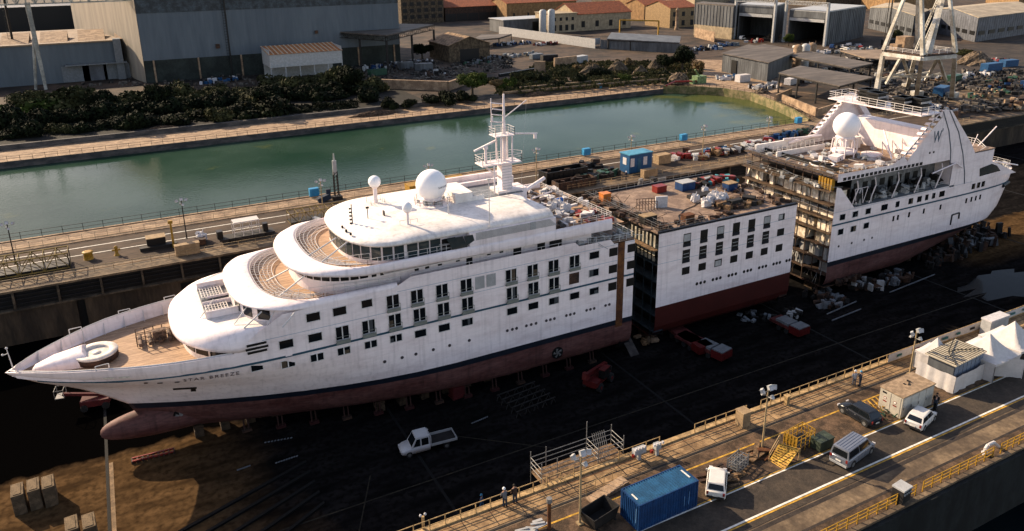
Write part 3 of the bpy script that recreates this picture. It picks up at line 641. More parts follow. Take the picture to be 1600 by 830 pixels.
# ---- tier B visor
vb = [outline(9.2, 6.5, 9.0, 2.6, 14, 17.72, 17.3, xt=(11, 15)), outline(8.2, 7.0, 9.48, 2.7, 25.4, 17.75, 17.25, xt=(11, 15)), outline(8.4, 7.0, 9.5, 2.7, 25.4, 17.9, 17.45, xt=(11, 15)), outline(9.6, 7.0, 9.4, 2.7, 25.4, 18.15, 17.9), outline(11.0, 7.2, 9.05, 2.7, 25.4, 18.35, 18.1), outline(11.2, 7.2, 8.95, 2.7, 25.4, 18.2, 18.0), outline(11.3, 7.2, 8.93, 2.7, 25.4, 17.3, 17.3)]
shell(bow, 'middle_visor', vb, white)
g = MB(); g.cap(outline(10.9, 7.2, 9.1, 2.7, 50, 17.32)); g.build('middle_deck', teak, bow)
tierwall(bow, 'third_bulkhead', 15.6, 7.5, 8.0, 2.5, 52.4, 17.32, 20.1, white)
ring_windows(bow, 15.6, 7.5, 8.0, 2.5, 19.15, .85, .62, (1.0, 8.0, 12))
for x in (23.2, 24.2, 25.2): dark_sq(bow, x, 19.0, .55, .45, YC-8.02)
for x, w_, h_, z in ((28.3, .5, .5, 18.7), (29.6, .5, .5, 18.7), (31.2, .5, .5, 18.75), (33.5, .5, .5, 18.8), (35.0, .8, 1.6, 18.2), (39.3, .5, .55, 18.8), (41.5, 1.1, 1.7, 18.2), (44.9, 1.1, 1.7, 18.2), (47.0, 1.8, 1.7, 18.2), (37.6, .5, .5, 18.8)): dark_sq(bow, x, z, w_, h_, YC-8.02)
# rails along the open walkways, trellis screens on the two front decks
def rail(par, pts, h_=1.05, post=1.5, r=.03, m=None, mids=2, name='railing'):
    g = MB(); P3 = [Vector(p) for p in pts]
    for a, b in zip(P3[:-1], P3[1:]):
        for k in range(mids+1): z = h_*(k+1)/(mids+1); g.tube(a+Vector((0, 0, z)), b+Vector((0, 0, z)), r if k == mids else r*.7, n=4, cap=False)
        n = max(1, int((b-a).length/post+.5))
        for i in range(n+1): q = a+(b-a)*i/n; g.tube(q, q+Vector((0, 0, h_)), r, n=4, cap=False)
    return g.build(name, m or frameW, par) if par is not None or name != 'railing_mb' else g
ol = outline(11.3, 7.2, 8.9, 2.7, 26, 17.32)
rail(bow, [p for p in ol if p[1] < YC-5][::3]+[(26, YC-8.9, 17.32)], 1.25, 1.2)
rail(bow, [(27, YC-9.45, 18.5), (49, YC-9.45, 18.5)], .35, 2.5, mids=0)
def trellis(par, xn, a, b, z0, z1, dx, lo=-1.2, hi=1.2, nb=34):
    g = MB(); rings = []
    for k in range(6):
        f = k/5; rings.append([((xn+dx*f)+a-a*abs(math.cos(t))**(2/2.7), YC+(b-f*dx*.55)*math.copysign(abs(math.sin(t))**(2/2.7), math.sin(t)), z0+(z1-z0)*f) for t in [lo+(hi-lo)*i/nb for i in range(nb+1)]])
    for r_ in rings: 
        for p, q in zip(r_[:-1], r_[1:]): g.tube(p, q, .045 if r_ in (rings[0], rings[-1]) else .028, n=4, cap=False)
    for i in range(0, nb+1): g.tube(rings[0][i], rings[-1][i], .03, n=4, cap=False)
    return g.build('trellis_screen', frameW, par)
trellis(bow, 11.3, 7.2, 8.8, 18.1, 17.6, 2.4)
def strut2(p0, z0, p1, z1):
    g = MB(); g.tube(P(*p0, z0), P(*p1, z1), .09); g.build('brace', frameW, bow)
strut2((435, 464), 18.0, (477, 430), 20.0); strut2((417, 439), 18.0, (451, 421), 20.1); strut2((502, 410), 20.9, (543, 378), 22.3); strut2((480, 401), 20.9, (525, 372), 22.3)
strut2((381, 513), 16.2, (409, 487), 17.4); strut2((441, 512), 16.2, (460, 489), 17.4)
vc = [outline(15.2, 7.2, 8.6, 2.6, 24, 20.1, 19.3, xt=(18, 26)), outline(14.3, 7.6, 9.45, 2.7, 54.6, 20.15, 19.25, xt=(18, 26), m=40), outline(14.5, 7.6, 9.5, 2.7, 54.6, 20.45, 19.5, xt=(18, 26), m=40), outline(15.4, 7.6, 9.5, 2.7, 54.6, 20.8, 20.2, xt=(18, 26), m=40), outline(16.7, 7.6, 9.38, 2.7, 54.6, 21.1, 20.75, m=40), outline(16.9, 7.6, 9.25, 2.7, 54.6, 21.0, 20.7, m=40), outline(17.0, 7.6, 9.22, 2.7, 54.6, 19.95, 19.95, m=40)]
vc[0] = outline(15.2, 7.2, 8.6, 2.6, 24, 20.1, 19.3, xt=(18, 26), m=40)
shell(bow, 'upper_visor', vc, white)
g = MB(); g.box(24, 54.5, YC-9.3, YC+9.3, 19.30, 19.36); g.cap(outline(15.3, 7.2, 8.6, 2.6, 24, 19.9)); g.build('visor_ceiling', deckwhite, bow)
g = MB(); g.cap(outline(16.6, 7.6, 9.42, 2.7, 56.5, 19.97)); g.build('upper_deck', teak, bow)
trellis(bow, 17.0, 7.6, 9.1, 20.95, 20.2, 2.2)
ol = outline(17.2, 7.6, 9.1, 2.7, 34, 19.97); rail(bow, [p for p in ol if p[1] < YC-5.5][::3]+[(33.5, YC-9.1, 19.97)], 1.4, 1.2)
tierwall(bow, 'bridge_bulkhead', 21.0, 6.8, 8.6, 2.5, 34.5, 19.97, 22.4, white)
ring_windows(bow, 21.0, 6.8, 8.6, 2.5, 21.32, 1.15, 1.65, (-2.0, 8.5, 11), m=bridgeglass)
for x in (27.7, 29.1, 30.5): g = MB(); g.box(x-.62, x+.62, YC-8.66, YC-8.5, 20.5, 22.12); g.build('window', bridgeglass, bow)
g = MB(); g.box(31.3, 33.0, YC-8.67, YC-8.5, 20.1, 21.95); g.build('door_recess', blackm, bow)
g = MB(); g.box(34.5, 46.2, YC-9.4, YC+9.4, 20.0, 22.35); g.build('superstructure_block', white, bow)
# raked side windows of the bridge wing
g = MB(); y = YC-9.42; g.add([(32.3, y, 20.75), (34.2, y, 20.75), (33.6, y, 22.2), (31.6, y, 22.2)], [(0, 1, 2, 3)]); g.add([(34.1, y, 20.9), (35.1, y, 21.4), (34.9, y, 22.15), (33.75, y, 22.15)], [(0, 1, 2, 3)]); g.build('wing_window', bridgeglass, bow)
g = MB()
for i in range(9):
    z = 21.38+i*.105; g.box(35.3, 46.3-i*.12, YC-9.46, YC-9.39, z, z+.045)
g.build('louvre_band', lgrey, bow)
g = MB(); g.box(42.6, 43.3, YC-9.48, YC-9.39, 21.35, 22.3); g.build('vent_panel', lgrey, bow)
# roof
ro = [outline(21.6, 5.6, 8.3, 2.3, 34, 22.2, 22.2), outline(20.6, 6.2, 9.0, 2.4, 46.0, 22.35, 22.3), outline(20.7, 6.3, 9.15, 2.4, 46.0, 22.6, 22.5), outline(21.4, 6.3, 8.9, 2.4, 46.0, 22.95, 22.8), outline(23.0, 6.5, 8.0, 2.4, 46.0, 23.3, 23.15), outline(25.5, 7, 6.0, 2.4, 45.5, 23.5, 23.4), outline(29, 7, 3., 2.4, 45, 23.55, 23.5)]
g = MB(); g.loft(ro); g.cap(ro[-1]); g.build('roof', deckwhite, bow)
g = MB(); g.add([(46.0, YC-9.4, 22.35), (46.0, YC+9.4, 22.35), (48.6, YC+9.4, 20.6), (48.6, YC-9.4, 20.6), (46.0, YC-9.4, 20.0), (46.0, YC+9.4, 20.0)], [(0, 3, 2, 1)]); g.add([(45, YC-3, 23.5), (46, YC-9.15, 22.3), (46, YC+9.15, 22.3), (45, YC+3, 23.5)], [(0, 1, 2, 3)]); g.build('sloping_end', deckwhite, bow)
# roof fittings
def radome(par, x, y, zc, r, base_z, pole=.25, name='radome', zs=1.0, n=24):
    g = MB(); g.tube((x, y, base_z), (x, y, zc-r*.8*zs), pole, n=12)
    if r > 1.5:
        g.lathe([(r*.62, 0), (r*.7, .25), (r*.45, .45)], (x, y, zc-r*.98), 20)
    else: g.lathe([(pole*1.1, 0), (r*.75, r*.35)], (x, y, zc-r*1.05*zs), 16)
    o = g.build('radome_base', white, par); g = MB(); g.sphere((x, y, zc), r, 28, 18, zs)
    if r > 1.5: g.tube((x, y, zc-r*.02), (x, y, zc+r*.02), r*1.004, n=28, cap=False)
    return g.build(name, mat('radome_white', (.78,.76,.76), rough=.35, var=.03, scale=.5), par)
rx = 33.7
dome = radome(bow, rx, YC, 25.95, 1.95, 22.6, .5)
text = text_on('S H I P R', rx+.15, 25.85, .36, 0, blackm, 'radome_lettering', dome, lambda x, z: math.sqrt(max(.05, 1.98**2-(x-rx)**2-(z-25.95)**2)), 1.0, .01)
g = MB(); g.lathe([(2.35, 0), (2.4, .0), (2.4, .22), (2.3, .22)], (rx, YC, 23.42), 32); g.build('radome_coaming', white, bow)
g = MB(); g.lathe([(.02, .0), (2.3, .0)], (rx, YC, 23.56), 28); g.build('radome_well', darksteel, bow)
rail(bow, [(rx+2.2*math.cos(t), YC+2.2*math.sin(t), 23.5) for t in [2*math.pi*i/14 for i in range(15)]], 1.0, 2.0)
g = MB()
for i in range(16):
    t = random.uniform(0, 6.28); q = random.uniform(.6, 2.0); g.obox((rx+q*math.cos(t), YC+q*math.sin(t), 23.85), .35, .3, random.uniform(.3, .8), t)
g.build('radome_gear', lgrey, bow)
d2 = S(585, 284, 90); radome(bow, d2.x, 90, d2.z, .78, 22.9, .26)
rail(bow, [(d2.x-.9, 89.1, 23), (d2.x+.9, 89.1, 23), (d2.x+.9, 90.9, 23), (d2.x-.9, 90.9, 23), (d2.x-.9, 89.1, 23)], 1.1, .9)
d3 = S(636, 324, 80.5); radome(bow, d3.x, 80.5, d3.z, .58, 22.8, .16, zs=1.15)
g = MB(); g.path([(d3.x+.3, 80.5, 22.8), (d3.x+.3, 80.5, 23.9), (d3.x+1.2, 80.5, 23.9), (d3.x+1.2, 80.5, 22.9)], .03); g.path([(d3.x-.9, 80.7, 22.8), (d3.x-.9, 80.7, 23.9), (d3.x-.1, 80.7, 23.9)], .03); g.build('radome_rail', frameW, bow)
g = MB(); a = P(551, 351, 23.1); g.tube((a.x, a.y, 22.8), (a.x, a.y, 25.6), .06)
for k in range(5): g.obox((a.x-.2, a.y, 23.3+k*.45), .22, .22, .16)
a = P(575, 342, 23.4); g.tube((a.x, a.y, 23), (a.x, a.y, 24.8), .05); g.obox((a.x, a.y, 24.8), .35, .2, .2)
a = P(600, 338, 23.4); g.obox((a.x, a.y, 23.7), .12, .5, .8)
for q in ((535, 356), (541, 362), (548, 367), (590, 360), (598, 356)):
    a = P(*q, 23.0); g.obox((a.x, a.y, 23.1), .22, .22, .3)
g.build('roof_aerial', darksteel, bow)
for (px_, py_, hh) in ((701, 340, 2.6), (765, 350, 5.5)):
    a = P(px_, py_, 23.); g = MB(); g.tube((a.x, a.y, 22.6), (a.x, a.y, 23+hh), .06); g.obox((a.x, a.y, 23+hh), .5, .25, .14); g.build('aerial_post', frameW, bow)
g = MB(); g.prism([(36.2, YC-1.6), (38.6, YC-1.6), (38.6, YC+3.4), (36.2, YC+3.4)], 23.2, 24.7); g.box(38.6, 40.2, YC-1.6, YC-1.5, 23.2, 24.1); g.build('roof_house', deckwhite, bow)
g = MB(); g.box(38.7, 47.5, YC+4.2, YC+4.6, 22.0, 24.1); g.box(36, 47.5, YC+7.9, YC+8.3, 22.3, 23.9); g.build('windbreak_wall', white, bow)
g = MB(); g.box(38.7, 46.0, YC-1.4, YC+4.2, 23.5, 23.56); g.build('roof_well_deck', grey, bow)
rail(bow, [(38.7, YC-1.4, 23.56), (46, YC-1.4, 23.56)], 1.0, 1.2)
# mast
mx, my = 44.2, YC+.4
g = MB(); g.box(mx-.75, mx+.75, my-.7, my+.7, 22.2, 27.4); g.box(mx-1.6, mx+2.6, my-1.3, my+1.3, 22.2, 23.9)
mast = g.build('mast', white, bow)
g = MB()
for i in range(9): g.box(mx-.7, mx+.7, my-.74, my-.69, 23.9+i*.38, 23.95+i*.38)
g.build('mast_slats', lgrey, mast)
g = MB(); g.box(mx-3.7, mx+1.9, my-1.2, my+1.2, 27.4, 27.55); g.tube((mx-3.2, my, 27.4), (mx-.6, my, 25.3), .12); g.tube((mx-2.0, my-1, 27.4), (mx-2.0, my-1, 22.8), .11); g.build('mast_platform', white, mast)
rail(mast, [(mx+1.9, my-1.2, 27.55), (mx-3.7, my-1.2, 27.55), (mx-3.7, my+1.2, 27.55), (mx+1.9, my+1.2, 27.55), (mx+2.6, my, 27.55), (mx+1.9, my-1.2, 27.55)], 1.0, 1.1, .035)
g = MB()
for a, b in ((-.8, -.7), (.8, -.7), (-.8, .7), (.8, .7)): g.tube((mx+a, my+b, 27.5), (mx+a, my+b, 31.0), .12)
g.tube((mx, my, 27.5), (mx, my, 36.3), .28, .12, n=8); g.lathe([(1.0, 0), (1.05, .1)], (mx-.2, my, 31.0), 12); g.box(mx-1.7, mx+1.0, my-1, my+1, 31.0, 31.12)
for z, l, s_ in ((32.6, 1.9, -1), (33.5, 1.7, -1), (35.0, 1.9, -1), (34.2, 1.6, -1)): g.tube((mx, my, z), (mx+s_*l, my, z+.35), .07)
g.tube((mx-1.8, my, 32.0), (mx-1.8, my, 35.9), .06); g.tube((mx, my, 33.2), (mx+3.3, my, 35.2), .08); g.tube((mx+.5, my, 31.1), (mx+4.9, my, 30.6), .10); g.tube((mx+4.6, my, 30.6), (mx+4.6, my, 30.0), .25)
g.tube((mx-1.7, my, 33), (mx-1.7, my, 33.6), .16); g.build('mast_top', white, mast)
rail(mast, [(mx+1, my-1, 31.1), (mx-1.7, my-1, 31.1), (mx-1.7, my+1, 31.1), (mx+1, my+1, 31.1), (mx+1, my-1, 31.1)], 1.0, .9, .035)
g = MB(); g.tube((mx-2.7, my, 27.5), (mx-2.7, my, 29.8), .17, n=8); g.obox((mx-2.7, my, 29.9), 3.4, .25, .2, rz=.0, ry=-.32); g.obox((mx-2.7, my, 29.6), .5, .5, .4); g.build('radar', white, mast)
for i in range(16): pass
g = MB(); a0 = Vector((mx+1.5, my-1, 23.9)); g.tube((mx+3.3, my, 35.2), (mx+2.4, my, 23), .012, n=3); g.tube((mx-1.8, my, 32), (mx-1.8, my, 23), .012, n=3); g.build('stay_wire', frameW, mast)
# open deck at the cut end with debris
CL = []
def clutter(par, name, x0, x1, y0, y1, z, n, m, smin=.3, smax=1.2, hmax=1.0, seed=0, rods=0):
    rr = random.Random(seed); g = MB()
    for _ in range(n):
        g.obox((rr.uniform(x0, x1), rr.uniform(y0, y1), z+rr.uniform(.1, hmax)/2), rr.uniform(smin, smax), rr.uniform(smin, smax)*.6, rr.uniform(.1, hmax), rr.uniform(0, 3.1), rr.uniform(-.3, .3), rr.uniform(-.3, .3))
    for _ in range(rods):
        a = Vector((rr.uniform(x0, x1), rr.uniform(y0, y1), z+rr.uniform(0, .6))); t = rr.uniform(0, 6.28); l = rr.uniform(.8, 2.6); g.tube(a, a+Vector((l*math.cos(t), l*math.sin(t), rr.uniform(-.3, .9))), .04, n=4)
    return g.build(name, m, par)
g = MB(); g.box(49.5, XE, YC-9.3, YC+9.3, 17.22, 17.4); g.build('open_deck', teakd, bow)
clutter(bow, 'deck_debris', 48.5, 56, YC-8, YC+8, 20, 42, bagw, .4, 1.6, .9, 3, 10)
clutter(bow, 'deck_debris', 50, 56, YC-8.6, YC+8, 20, 22, brownsteel, .4, 1.8, .6, 4, 30)
clutter(bow, 'deck_debris', 52, 55.5, YC-8.8, YC-4, 20, 10, redp, .5, 1.4, .7, 5, 3)
clutter(bow, 'deck_debris', 50, 58, YC-9.1, YC-7, 17.4, 30, lgrey, .2, .9, .8, 6, 22)
clutter(bow, 'deck_debris', 56.4, 58.2, YC-6, YC+9, 17.4, 16, brownsteel, .4, 1.4, .8, 7, 16)
for x, y, z in ((50, YC+2, 20.9), (52.2, YC+4, 20.9), (49.4, YC-2, 20.8)):
    pass
rail(bow, [(48.8, YC-9.3, 20.75), (54.6, YC-9.3, 20.75), (54.6, YC+9.3, 20.0)], .8, 1.2); rail(bow, [(49.8, YC-9.35, 17.9), (54.8, YC-9.35, 17.3), (58.1, YC-9.35, 17.3), (58.1, YC+9, 17.3)], 1.0, 1.2)
g = MB(); g.tube((48.3, YC+5, 20.7), (54.3, YC+7.5, 21.9), .28, n=10); g.tube((48.6, YC+1, 20.5), (52, YC-1, 20.9), .12, n=8); g.tube((48.6, YC+3, 20.5), (53, YC+3, 21.3), .1, n=6); g.build('crane_jib', white, bow)
# the cut face: deck edges and compartments
def cutface(par, x, sgn, zs, zbot, ztop_, m1, seed, y0=-9.3, y1=9.3, fillm=None, dep=1.6):
    rr = random.Random(seed)
    g = MB(); g.box(min(x, x-sgn*dep), max(x, x-sgn*dep), YC+y0, YC+y1, zbot+.3, zbot+.35)
    g.box(min(x-sgn*dep, x-sgn*(dep+.1)), max(x-sgn*dep, x-sgn*(dep+.1)), YC+y0, YC+y1, zbot, ztop_); g.build('inner_bulkhead', blackm, par)
    g = MB()
    for z in zs: g.box(min(x+sgn*.05, x-sgn*dep), max(x+sgn*.05, x-sgn*dep), YC+y0, YC+y1, z-.12, z+.06)
    for i in range(10):
        y = YC+y0+(y1-y0)*(i+.5)/10; g.box(x-.1 if sgn > 0 else x, x if sgn > 0 else x+.1, y-.05, y+.05, zbot, ztop_)
    g.build('deck_edge', m1, par)
cutface(bow, XE, 1, (3.4, 6, 8.0, 10.1, 12.4, 14.8, 17.15), 1.8, 17.1, brownsteel, 1)
# red clad and supports are things of their own (see keel blocks)
# ------------------------------------------------------------------ midsection
MX0, MX1 = 62.3, 88.0
mid = thing('ship_section', 'boxy flat-topped middle section of the cut cruise ship with clean dark red lower hull', 'ship section', ((MX0+MX1)/2, YC, 0), 0, 'sections of the lengthened cruise ship')
def prof(z): return HB*lerp(z, [(1.5, .86), (1.8, .92), (2.4, .97), (3.3, 1.)])
def box_rows(zs_, x0, x1):
    return [[(x0, YC-prof(z), z) for z in zs_], [(x1, YC-prof(z), z) for z in zs_]], [[(x0, YC+prof(z), z) for z in zs_], [(x1, YC+prof(z), z) for z in zs_]]
g = MB()
for r_ in box_rows([6.3, 17.2], MX0, MX1): g.loft(r_, smooth=False)
g.build('hull', white, mid)
g = MB()
for r_ in box_rows([1.5, 1.8, 2.4, 3.3, 6.3], MX0, MX1): g.loft(r_, smooth=False)
g.box(MX0, MX1, YC-8.17, YC+8.17, 1.49, 1.6)
g.build('underwater_hull', redclean, mid)
g = MB(); g.box(MX0, MX1, YC-HB+.02, YC+HB-.02, 17.05, 17.25); g.build('top_deck', teakd, mid)
g = MB(); g.box(MX0, MX1, YC-HB-.03, YC-HB+.35, 17.2, 17.5); g.box(MX0, MX1, YC+HB-.3, YC+HB+.03, 17.2, 17.5); g.build('deck_coaming', navy, mid)
strip_on(15.25, .05, MX0, MX1, lineblue, 'deck_line', mid, hbf=lambda x, z: HB); strip_on(12.8, .05, MX0, MX1, lineblue, 'deck_line', mid, hbf=lambda x, z: HB)
ym = YC-HB
for i, x in enumerate((67.2, 70.2, 73.2, 76.15, 79.1, 82.1)):
    o = dark_sq(mid, x, 15.45, 1.3, 1.95, ym); 
    g = MB(); g.box(x-.62, x+.62, ym-.12, ym-.03, 14.52, 14.95); g.build('balcony_box', navy, o)
    if i in (0, 2, 5): g = MB(); g.box(x-.58, x+.55, ym-.04, ym-.021, 15.3, 16.3); g.build('plastic_sheet', lgrey, o)
    o = dark_sq(mid, x, 13.05, 1.3, 1.95, ym); g = MB(); g.box(x-.62, x+.62, ym-.12, ym-.03, 12.12, 12.55); g.build('balcony_box', navy, o)
    g = MB(); g.box(x-.5, x+.5, ym-.04, ym-.02, 12.9, 12.98); g.box(x-.5, x+.5, ym-.04, ym-.02, 13.4, 13.48); g.build('brace_bar', lgrey, o)
o = dark_sq(mid, 85.0, 15.75, 1.2, 1.0, ym); g = MB(); g.box(84.45, 85.2, ym-.03, ym-.021, 15.4, 16.15); g.build('plastic_sheet', lgrey, o)
dark_sq(mid, 85.1, 13.35, 1.4, 1.1, ym)
for i, x in enumerate((67.3, 70.25, 73.2, 76.15, 79.15, 82.1, 85.1)):
    o = dark_sq(mid, x, 10.85, 1.35, 1.1, ym)
    if i == 2: g = MB(); g.box(x-.55, x+.5, ym-.03, ym-.021, 10.4, 11.2); g.build('plastic_sheet', lgrey, o)
for x in (69.5, 70.2, 70.9, 72.45, 73.15, 73.85, 75.45, 76.1, 76.8, 78.4, 79.1, 79.75, 81.4, 82.1, 82.75, 84.3, 84.95, 85.6, 87.0, 87.6): 
    g = MB(); g.tube((x, ym+.05, 8.38), (x, ym-.02, 8.38), .25, n=12); g.build('porthole', blackm, mid)
cutface(mid, MX0, -1, (2.5, 5, 7.7, 10.1, 12.6, 14.7), 1.6, 17.0, mat('bluish_steel', (.025,.04,.05), rough=.7, var=.3), 2)
g = MB()
for i in range(7): g.box(MX0-.05, MX0, YC-8.8+i*.85, YC-8.45+i*.85, 15.0, 16.7)
for i in range(7):
    for k in range(2): g.box(MX0-.05, MX0, YC-8.8+i*.85, YC-8.3+i*.85, 13.0+k*.8, 13.6+k*.8)
g.build('frame_rib', mat('pale_rib', (.42,.38,.30), rough=.7, var=.3), mid)
g = MB(); g.box(MX0-.8, MX0, YC-9.4, YC+9.4, 14.75, 14.9); g.build('scaffold_board', wood, mid)
cutface(mid, MX1, 1, (2.5, 5, 7.7, 10.1, 12.6, 14.7), 1.6, 17.0, brownsteel, 2)
# rails round the flat top
rail(mid, [(MX1-.3, YC+9.2, 17.25), (MX0+.3, YC+9.2, 17.25), (MX0+.3, YC-9.1, 17.25), (MX0+8, YC-9.1, 17.25)], 1.05, 1.6, m=galv); rail(mid, [(MX0+1.4, YC-8, 17.25), (MX0+1.4, YC+8, 17.25)], 1.05, 1.6, m=galv)
clutter(mid, 'deck_debris', MX0-1.2, MX0+3, YC-8.5, YC+9, 17.3, 36, brownsteel, .3, 1.6, .7, 11, 50)
clutter(mid, 'deck_debris', MX0+1, MX0+14, YC-9, YC-7.2, 17.3, 30, brownsteel, .3, 1.2, .6, 12, 20)
clutter(mid, 'deck_debris', MX0+21, MX1, YC-8.5, YC+3, 17.3, 26, brownsteel, .3, 1.5, .7, 13, 36)
# ------------------------------------------------------------------ stern section
SX = 96.2; XA = 158.6
stern = thing('ship_section', 'white stern section of the cut cruise ship with tall swept funnel casing', 'ship section', (126, YC, 0), 0, 'sections of the lengthened cruise ship')
def xend(z): return lerp(z, [(1.6, 130), (3, 135), (5, 140), (8, 144.2), (13.4, 147.0)])
def hb_st(x, z):
    xc = 124; xe = xend(z); u = max(0, (x-xc)/(xe-xc)); n = 6.
    b = HB*max(0, 1-min(u, 1)**n)**(1/n); b *= 1-.04*max(0, min(1, (x-130)/16))
    if z < 6: b *= 1-max(0, (x-116)/26)*(6-z)/6*.9
    if z < 3.3: b *= lerp(z, [(1.5, .86), (1.8, .92), (2.4, .97), (3.3, 1.)])
    return max(b, 0)
def st_rows(z0, z1, n, x0=SX):
    U = [0, .1, .2, .3, .4, .5, .58, .66, .74, .8, .85, .89, .925, .95, .97, .985, .995, 1.]; rings = []
    for k in range(n+1):
        z = z0+(z1-z0)*k/n; xe = xend(z); side = [(x0+u*(xe-x0), z) for u in U]
        rings.append([(x, YC-hb_st(x, z), z) for x, z in side]+[(x, YC+hb_st(x, z), z) for x, z in side[::-1][1:]])
    return rings
g = MB(); g.loft(st_rows(6.2, 14.6, 10)); g.build('hull', white, stern)
g = MB(); g.loft(st_rows(5.4, 6.2, 1)); g.build('boot_top', navy, stern)
g = MB(); r_ = st_rows(1.6, 5.4, 6); g.loft(r_); n_ = len(r_[0]); g.loft([r_[0][:n_//2+1], r_[0][n_//2:][::-1]], smooth=False); g.build('underwater_hull', red, stern)
strip_on(12.35, .28, SX, 145.6, stripeblue, 'blue_stripe', stern, hbf=hb_st)
strip_on(14.75-.3, .05, SX, 140, lineblue, 'deck_line', stern, hbf=hb_st)
g = MB(); g.cap(st_rows(14.5, 14.6, 1)[0]); g.build('main_deck', deckwhite, stern)
for x in (98.3, 101.2, 104.2): window(stern, x, 13.45, 1.2, .95, hbf=hb_st); window(stern, x, 11.0, 1.2, .95, hbf=hb_st)
for x, w_ in ((108.1, 1.5), (111.3, .9), (114.6, 1.1), (116.8, 1.1), (118.7, .8), (120.5, .8), (122.7, 1.4), (131.4, .9), (132.9, .9), (134.3, .9)): window(stern, x, 13.45, w_, 1.0, hbf=hb_st, fr=False)
for x in (110.8, 111.9, 114.7, 118.5, 122.9, 130.0, 131.5, 132.8, 134.1): g = MB(); g.box(x-.22, x+.22, YC-hb_st(x, 11)-.03, YC-hb_st(x, 11)+.1, 10.6, 11.5); g.build('window', winglass, stern)
for x in (98.3, 101.3, 104.2, 106.1): porthole(stern, x, 8.55, hbf=hb_st)
g = MB(); x = 127.5; y = YC-hb_st(x, 8)-.06; g.path([(x-1, y, 7.2), (x-1, y, 9), (x+1, y, 9.1), (x+1.1, y, 8.0)], .13); g.build('fender_frame', blackm, stern)
clutter(stern, 'hull_damage', 98.5, 104, YC-HB-.2, YC-HB+.1, 2.0, 20, brownsteel, .3, 1.2, 1.0, 21, 20)
# side superstructure with the boat recess
y0 = YC-HB
g = MB()
def sidepoly(pts, y): g.add([(a, y, b) for a, b in pts], [tuple(range(len(pts)))])
for y in (y0, YC+HB):
    sidepoly([(SX, 14.6), (100.8, 14.6), (97.2, 18.3), (SX, 18.6)], y)
    sidepoly([(124.4, 14.3), (143.6, 14.3), (139.5, 16.0), (134.3, 18.0), (131.2, 18.3), (128.6, 21.5), (124.6, 25.2), (121.6, 28.0), (119.8, 28.3), (119.3, 27.0), (112.6, 21.2), (112.2, 20.55), (108.4, 20.5), (SX, 20.7), (SX, 19.35), (123.2, 19.35), (124.4, 18.2)], y)
for y in (y0, YC+HB):
    for i in range(8):
        f = (i+.5)/8.; x = 112.3+f*6.6; z = 21.2+f*5.6; yy = y if y < YC else y-.9; g.add([(x-1.3, yy, z+.25), (x+.15, yy, z+.1), (x+.45, yy, z+.40), (x-.95, yy, z+.55), (x-1.3, yy+.9, z+.25), (x+.15, yy+.9, z+.1), (x+.45, yy+.9, z+.40), (x-.95, yy+.9, z+.55)], [(0, 1, 2, 3), (7, 6, 5, 4), (3, 2, 6, 7), (0, 4, 5, 1), (0, 3, 7, 4), (1, 5, 6, 2)])
    g.add([(108.4, y, 20.5), (112.2, y, 20.56), (111.3, y, 21.4), (110.6, y, 21.3)], [(0, 1, 2, 3)]); g.add([(110.6, y, 21.3), (111.1, y, 21.3), (118.7, y, 27.7), (118.2, y, 27.6)], [(0, 1, 2, 3)]); g.add([(118.2, y, 27.6), (118.6, y, 27.4), (119.4, y, 26.9), (119.8, y, 28.28)], [(0, 1, 2, 3)])
g.build('side_casing', white, stern)
g = MB(); g.box(SX, 124.5, y0+3.2, y0+3.3, 14.6, 19.9); g.build('recess_wall', mat('recess_grey', (.20,.20,.20), rough=.6, var=.3), stern)
g = MB(); g.box(SX, 124.5, y0+.02, y0+3.2, 14.62, 14.7); g.build('recess_deck', grey, stern)
for i in range(11):
    g = MB(); g.box(100+i*2.1, 101.1+i*2.1, y0+3.12, y0+3.2, 15.4+(i % 2)*.6, 17.2); g.build('recess_opening', blackm, stern)
clutter(stern, 'recess_gear', 101.5, 123.5, y0+.6, y0+2.9, 14.7, 46, lgrey, .4, 1.6, 1.4, 31, 60)
clutter(stern, 'recess_gear', 101.5, 123.5, y0+.5, y0+2.9, 15.2, 26, darksteel, .4, 1.6, 1.8, 32, 30)
g = MB()
for x in (100.4, 104.5, 110, 115.6, 121): g.path([(x, y0+.3, 14.7), (x+.9, y0+.1, 17.6), (x+.2, y0-.1, 19.0)], .1)
for x in (100.6, 102.2): g.path([(x, y0+.1, 17.6), (x+.6, y0+.1, 15.0), (x+1.4, y0+.1, 17.6), (x, y0+.1, 17.6)], .05)
g.path([(119, y0-.1, 17.6), (124.5, y0-.4, 18.7), (126.5, y0-.4, 17.6)], .12); g.build('boat_davit', white, stern)
g = MB()
for i in range(19): g.box(97.4+i*1.0, 98.1+i*1.0, y0-.03, y0+.03, 19.45, 19.95)
g.build('bulwark_slot', darksteel, stern)
# casing decoration: dark lines, cut-outs, emblem, two small ports
for pts in ([(119.4, 28.0), (121.7, 24.5), (123.1, 21.0), (123.6, 18.2)], [(121.0, 28.0), (124.4, 24.0), (126.6, 20.0), (128.0, 16.5), (128.5, 14.4)]):
    g = MB(); Q_ = []
    for k in range(13):
        f = k/12*(len(pts)-1); i = min(int(f), len(pts)-2); t = f-i; Q_.append((pts[i][0]*(1-t)+pts[i+1][0]*t, y0-.02, pts[i][1]*(1-t)+pts[i+1][1]*t))
    g.path(Q_, .09, n=6); g.build('casing_line', mat('line_dark', (.10,.12,.15), rough=.5), stern)
text_on('W', 117.9, 22.9, 2.4, .03, mat('emblem_blue', (.03,.08,.12), rough=.5), 'emblem', stern, lambda x, z: HB, 1, .012, (.8, 1.2))
text_on('\u2019', 119.9, 23.5, 2.0, .03, MATS['emblem_blue'], 'emblem', stern, lambda x, z: HB, 1, .012, (.8, 1.2))
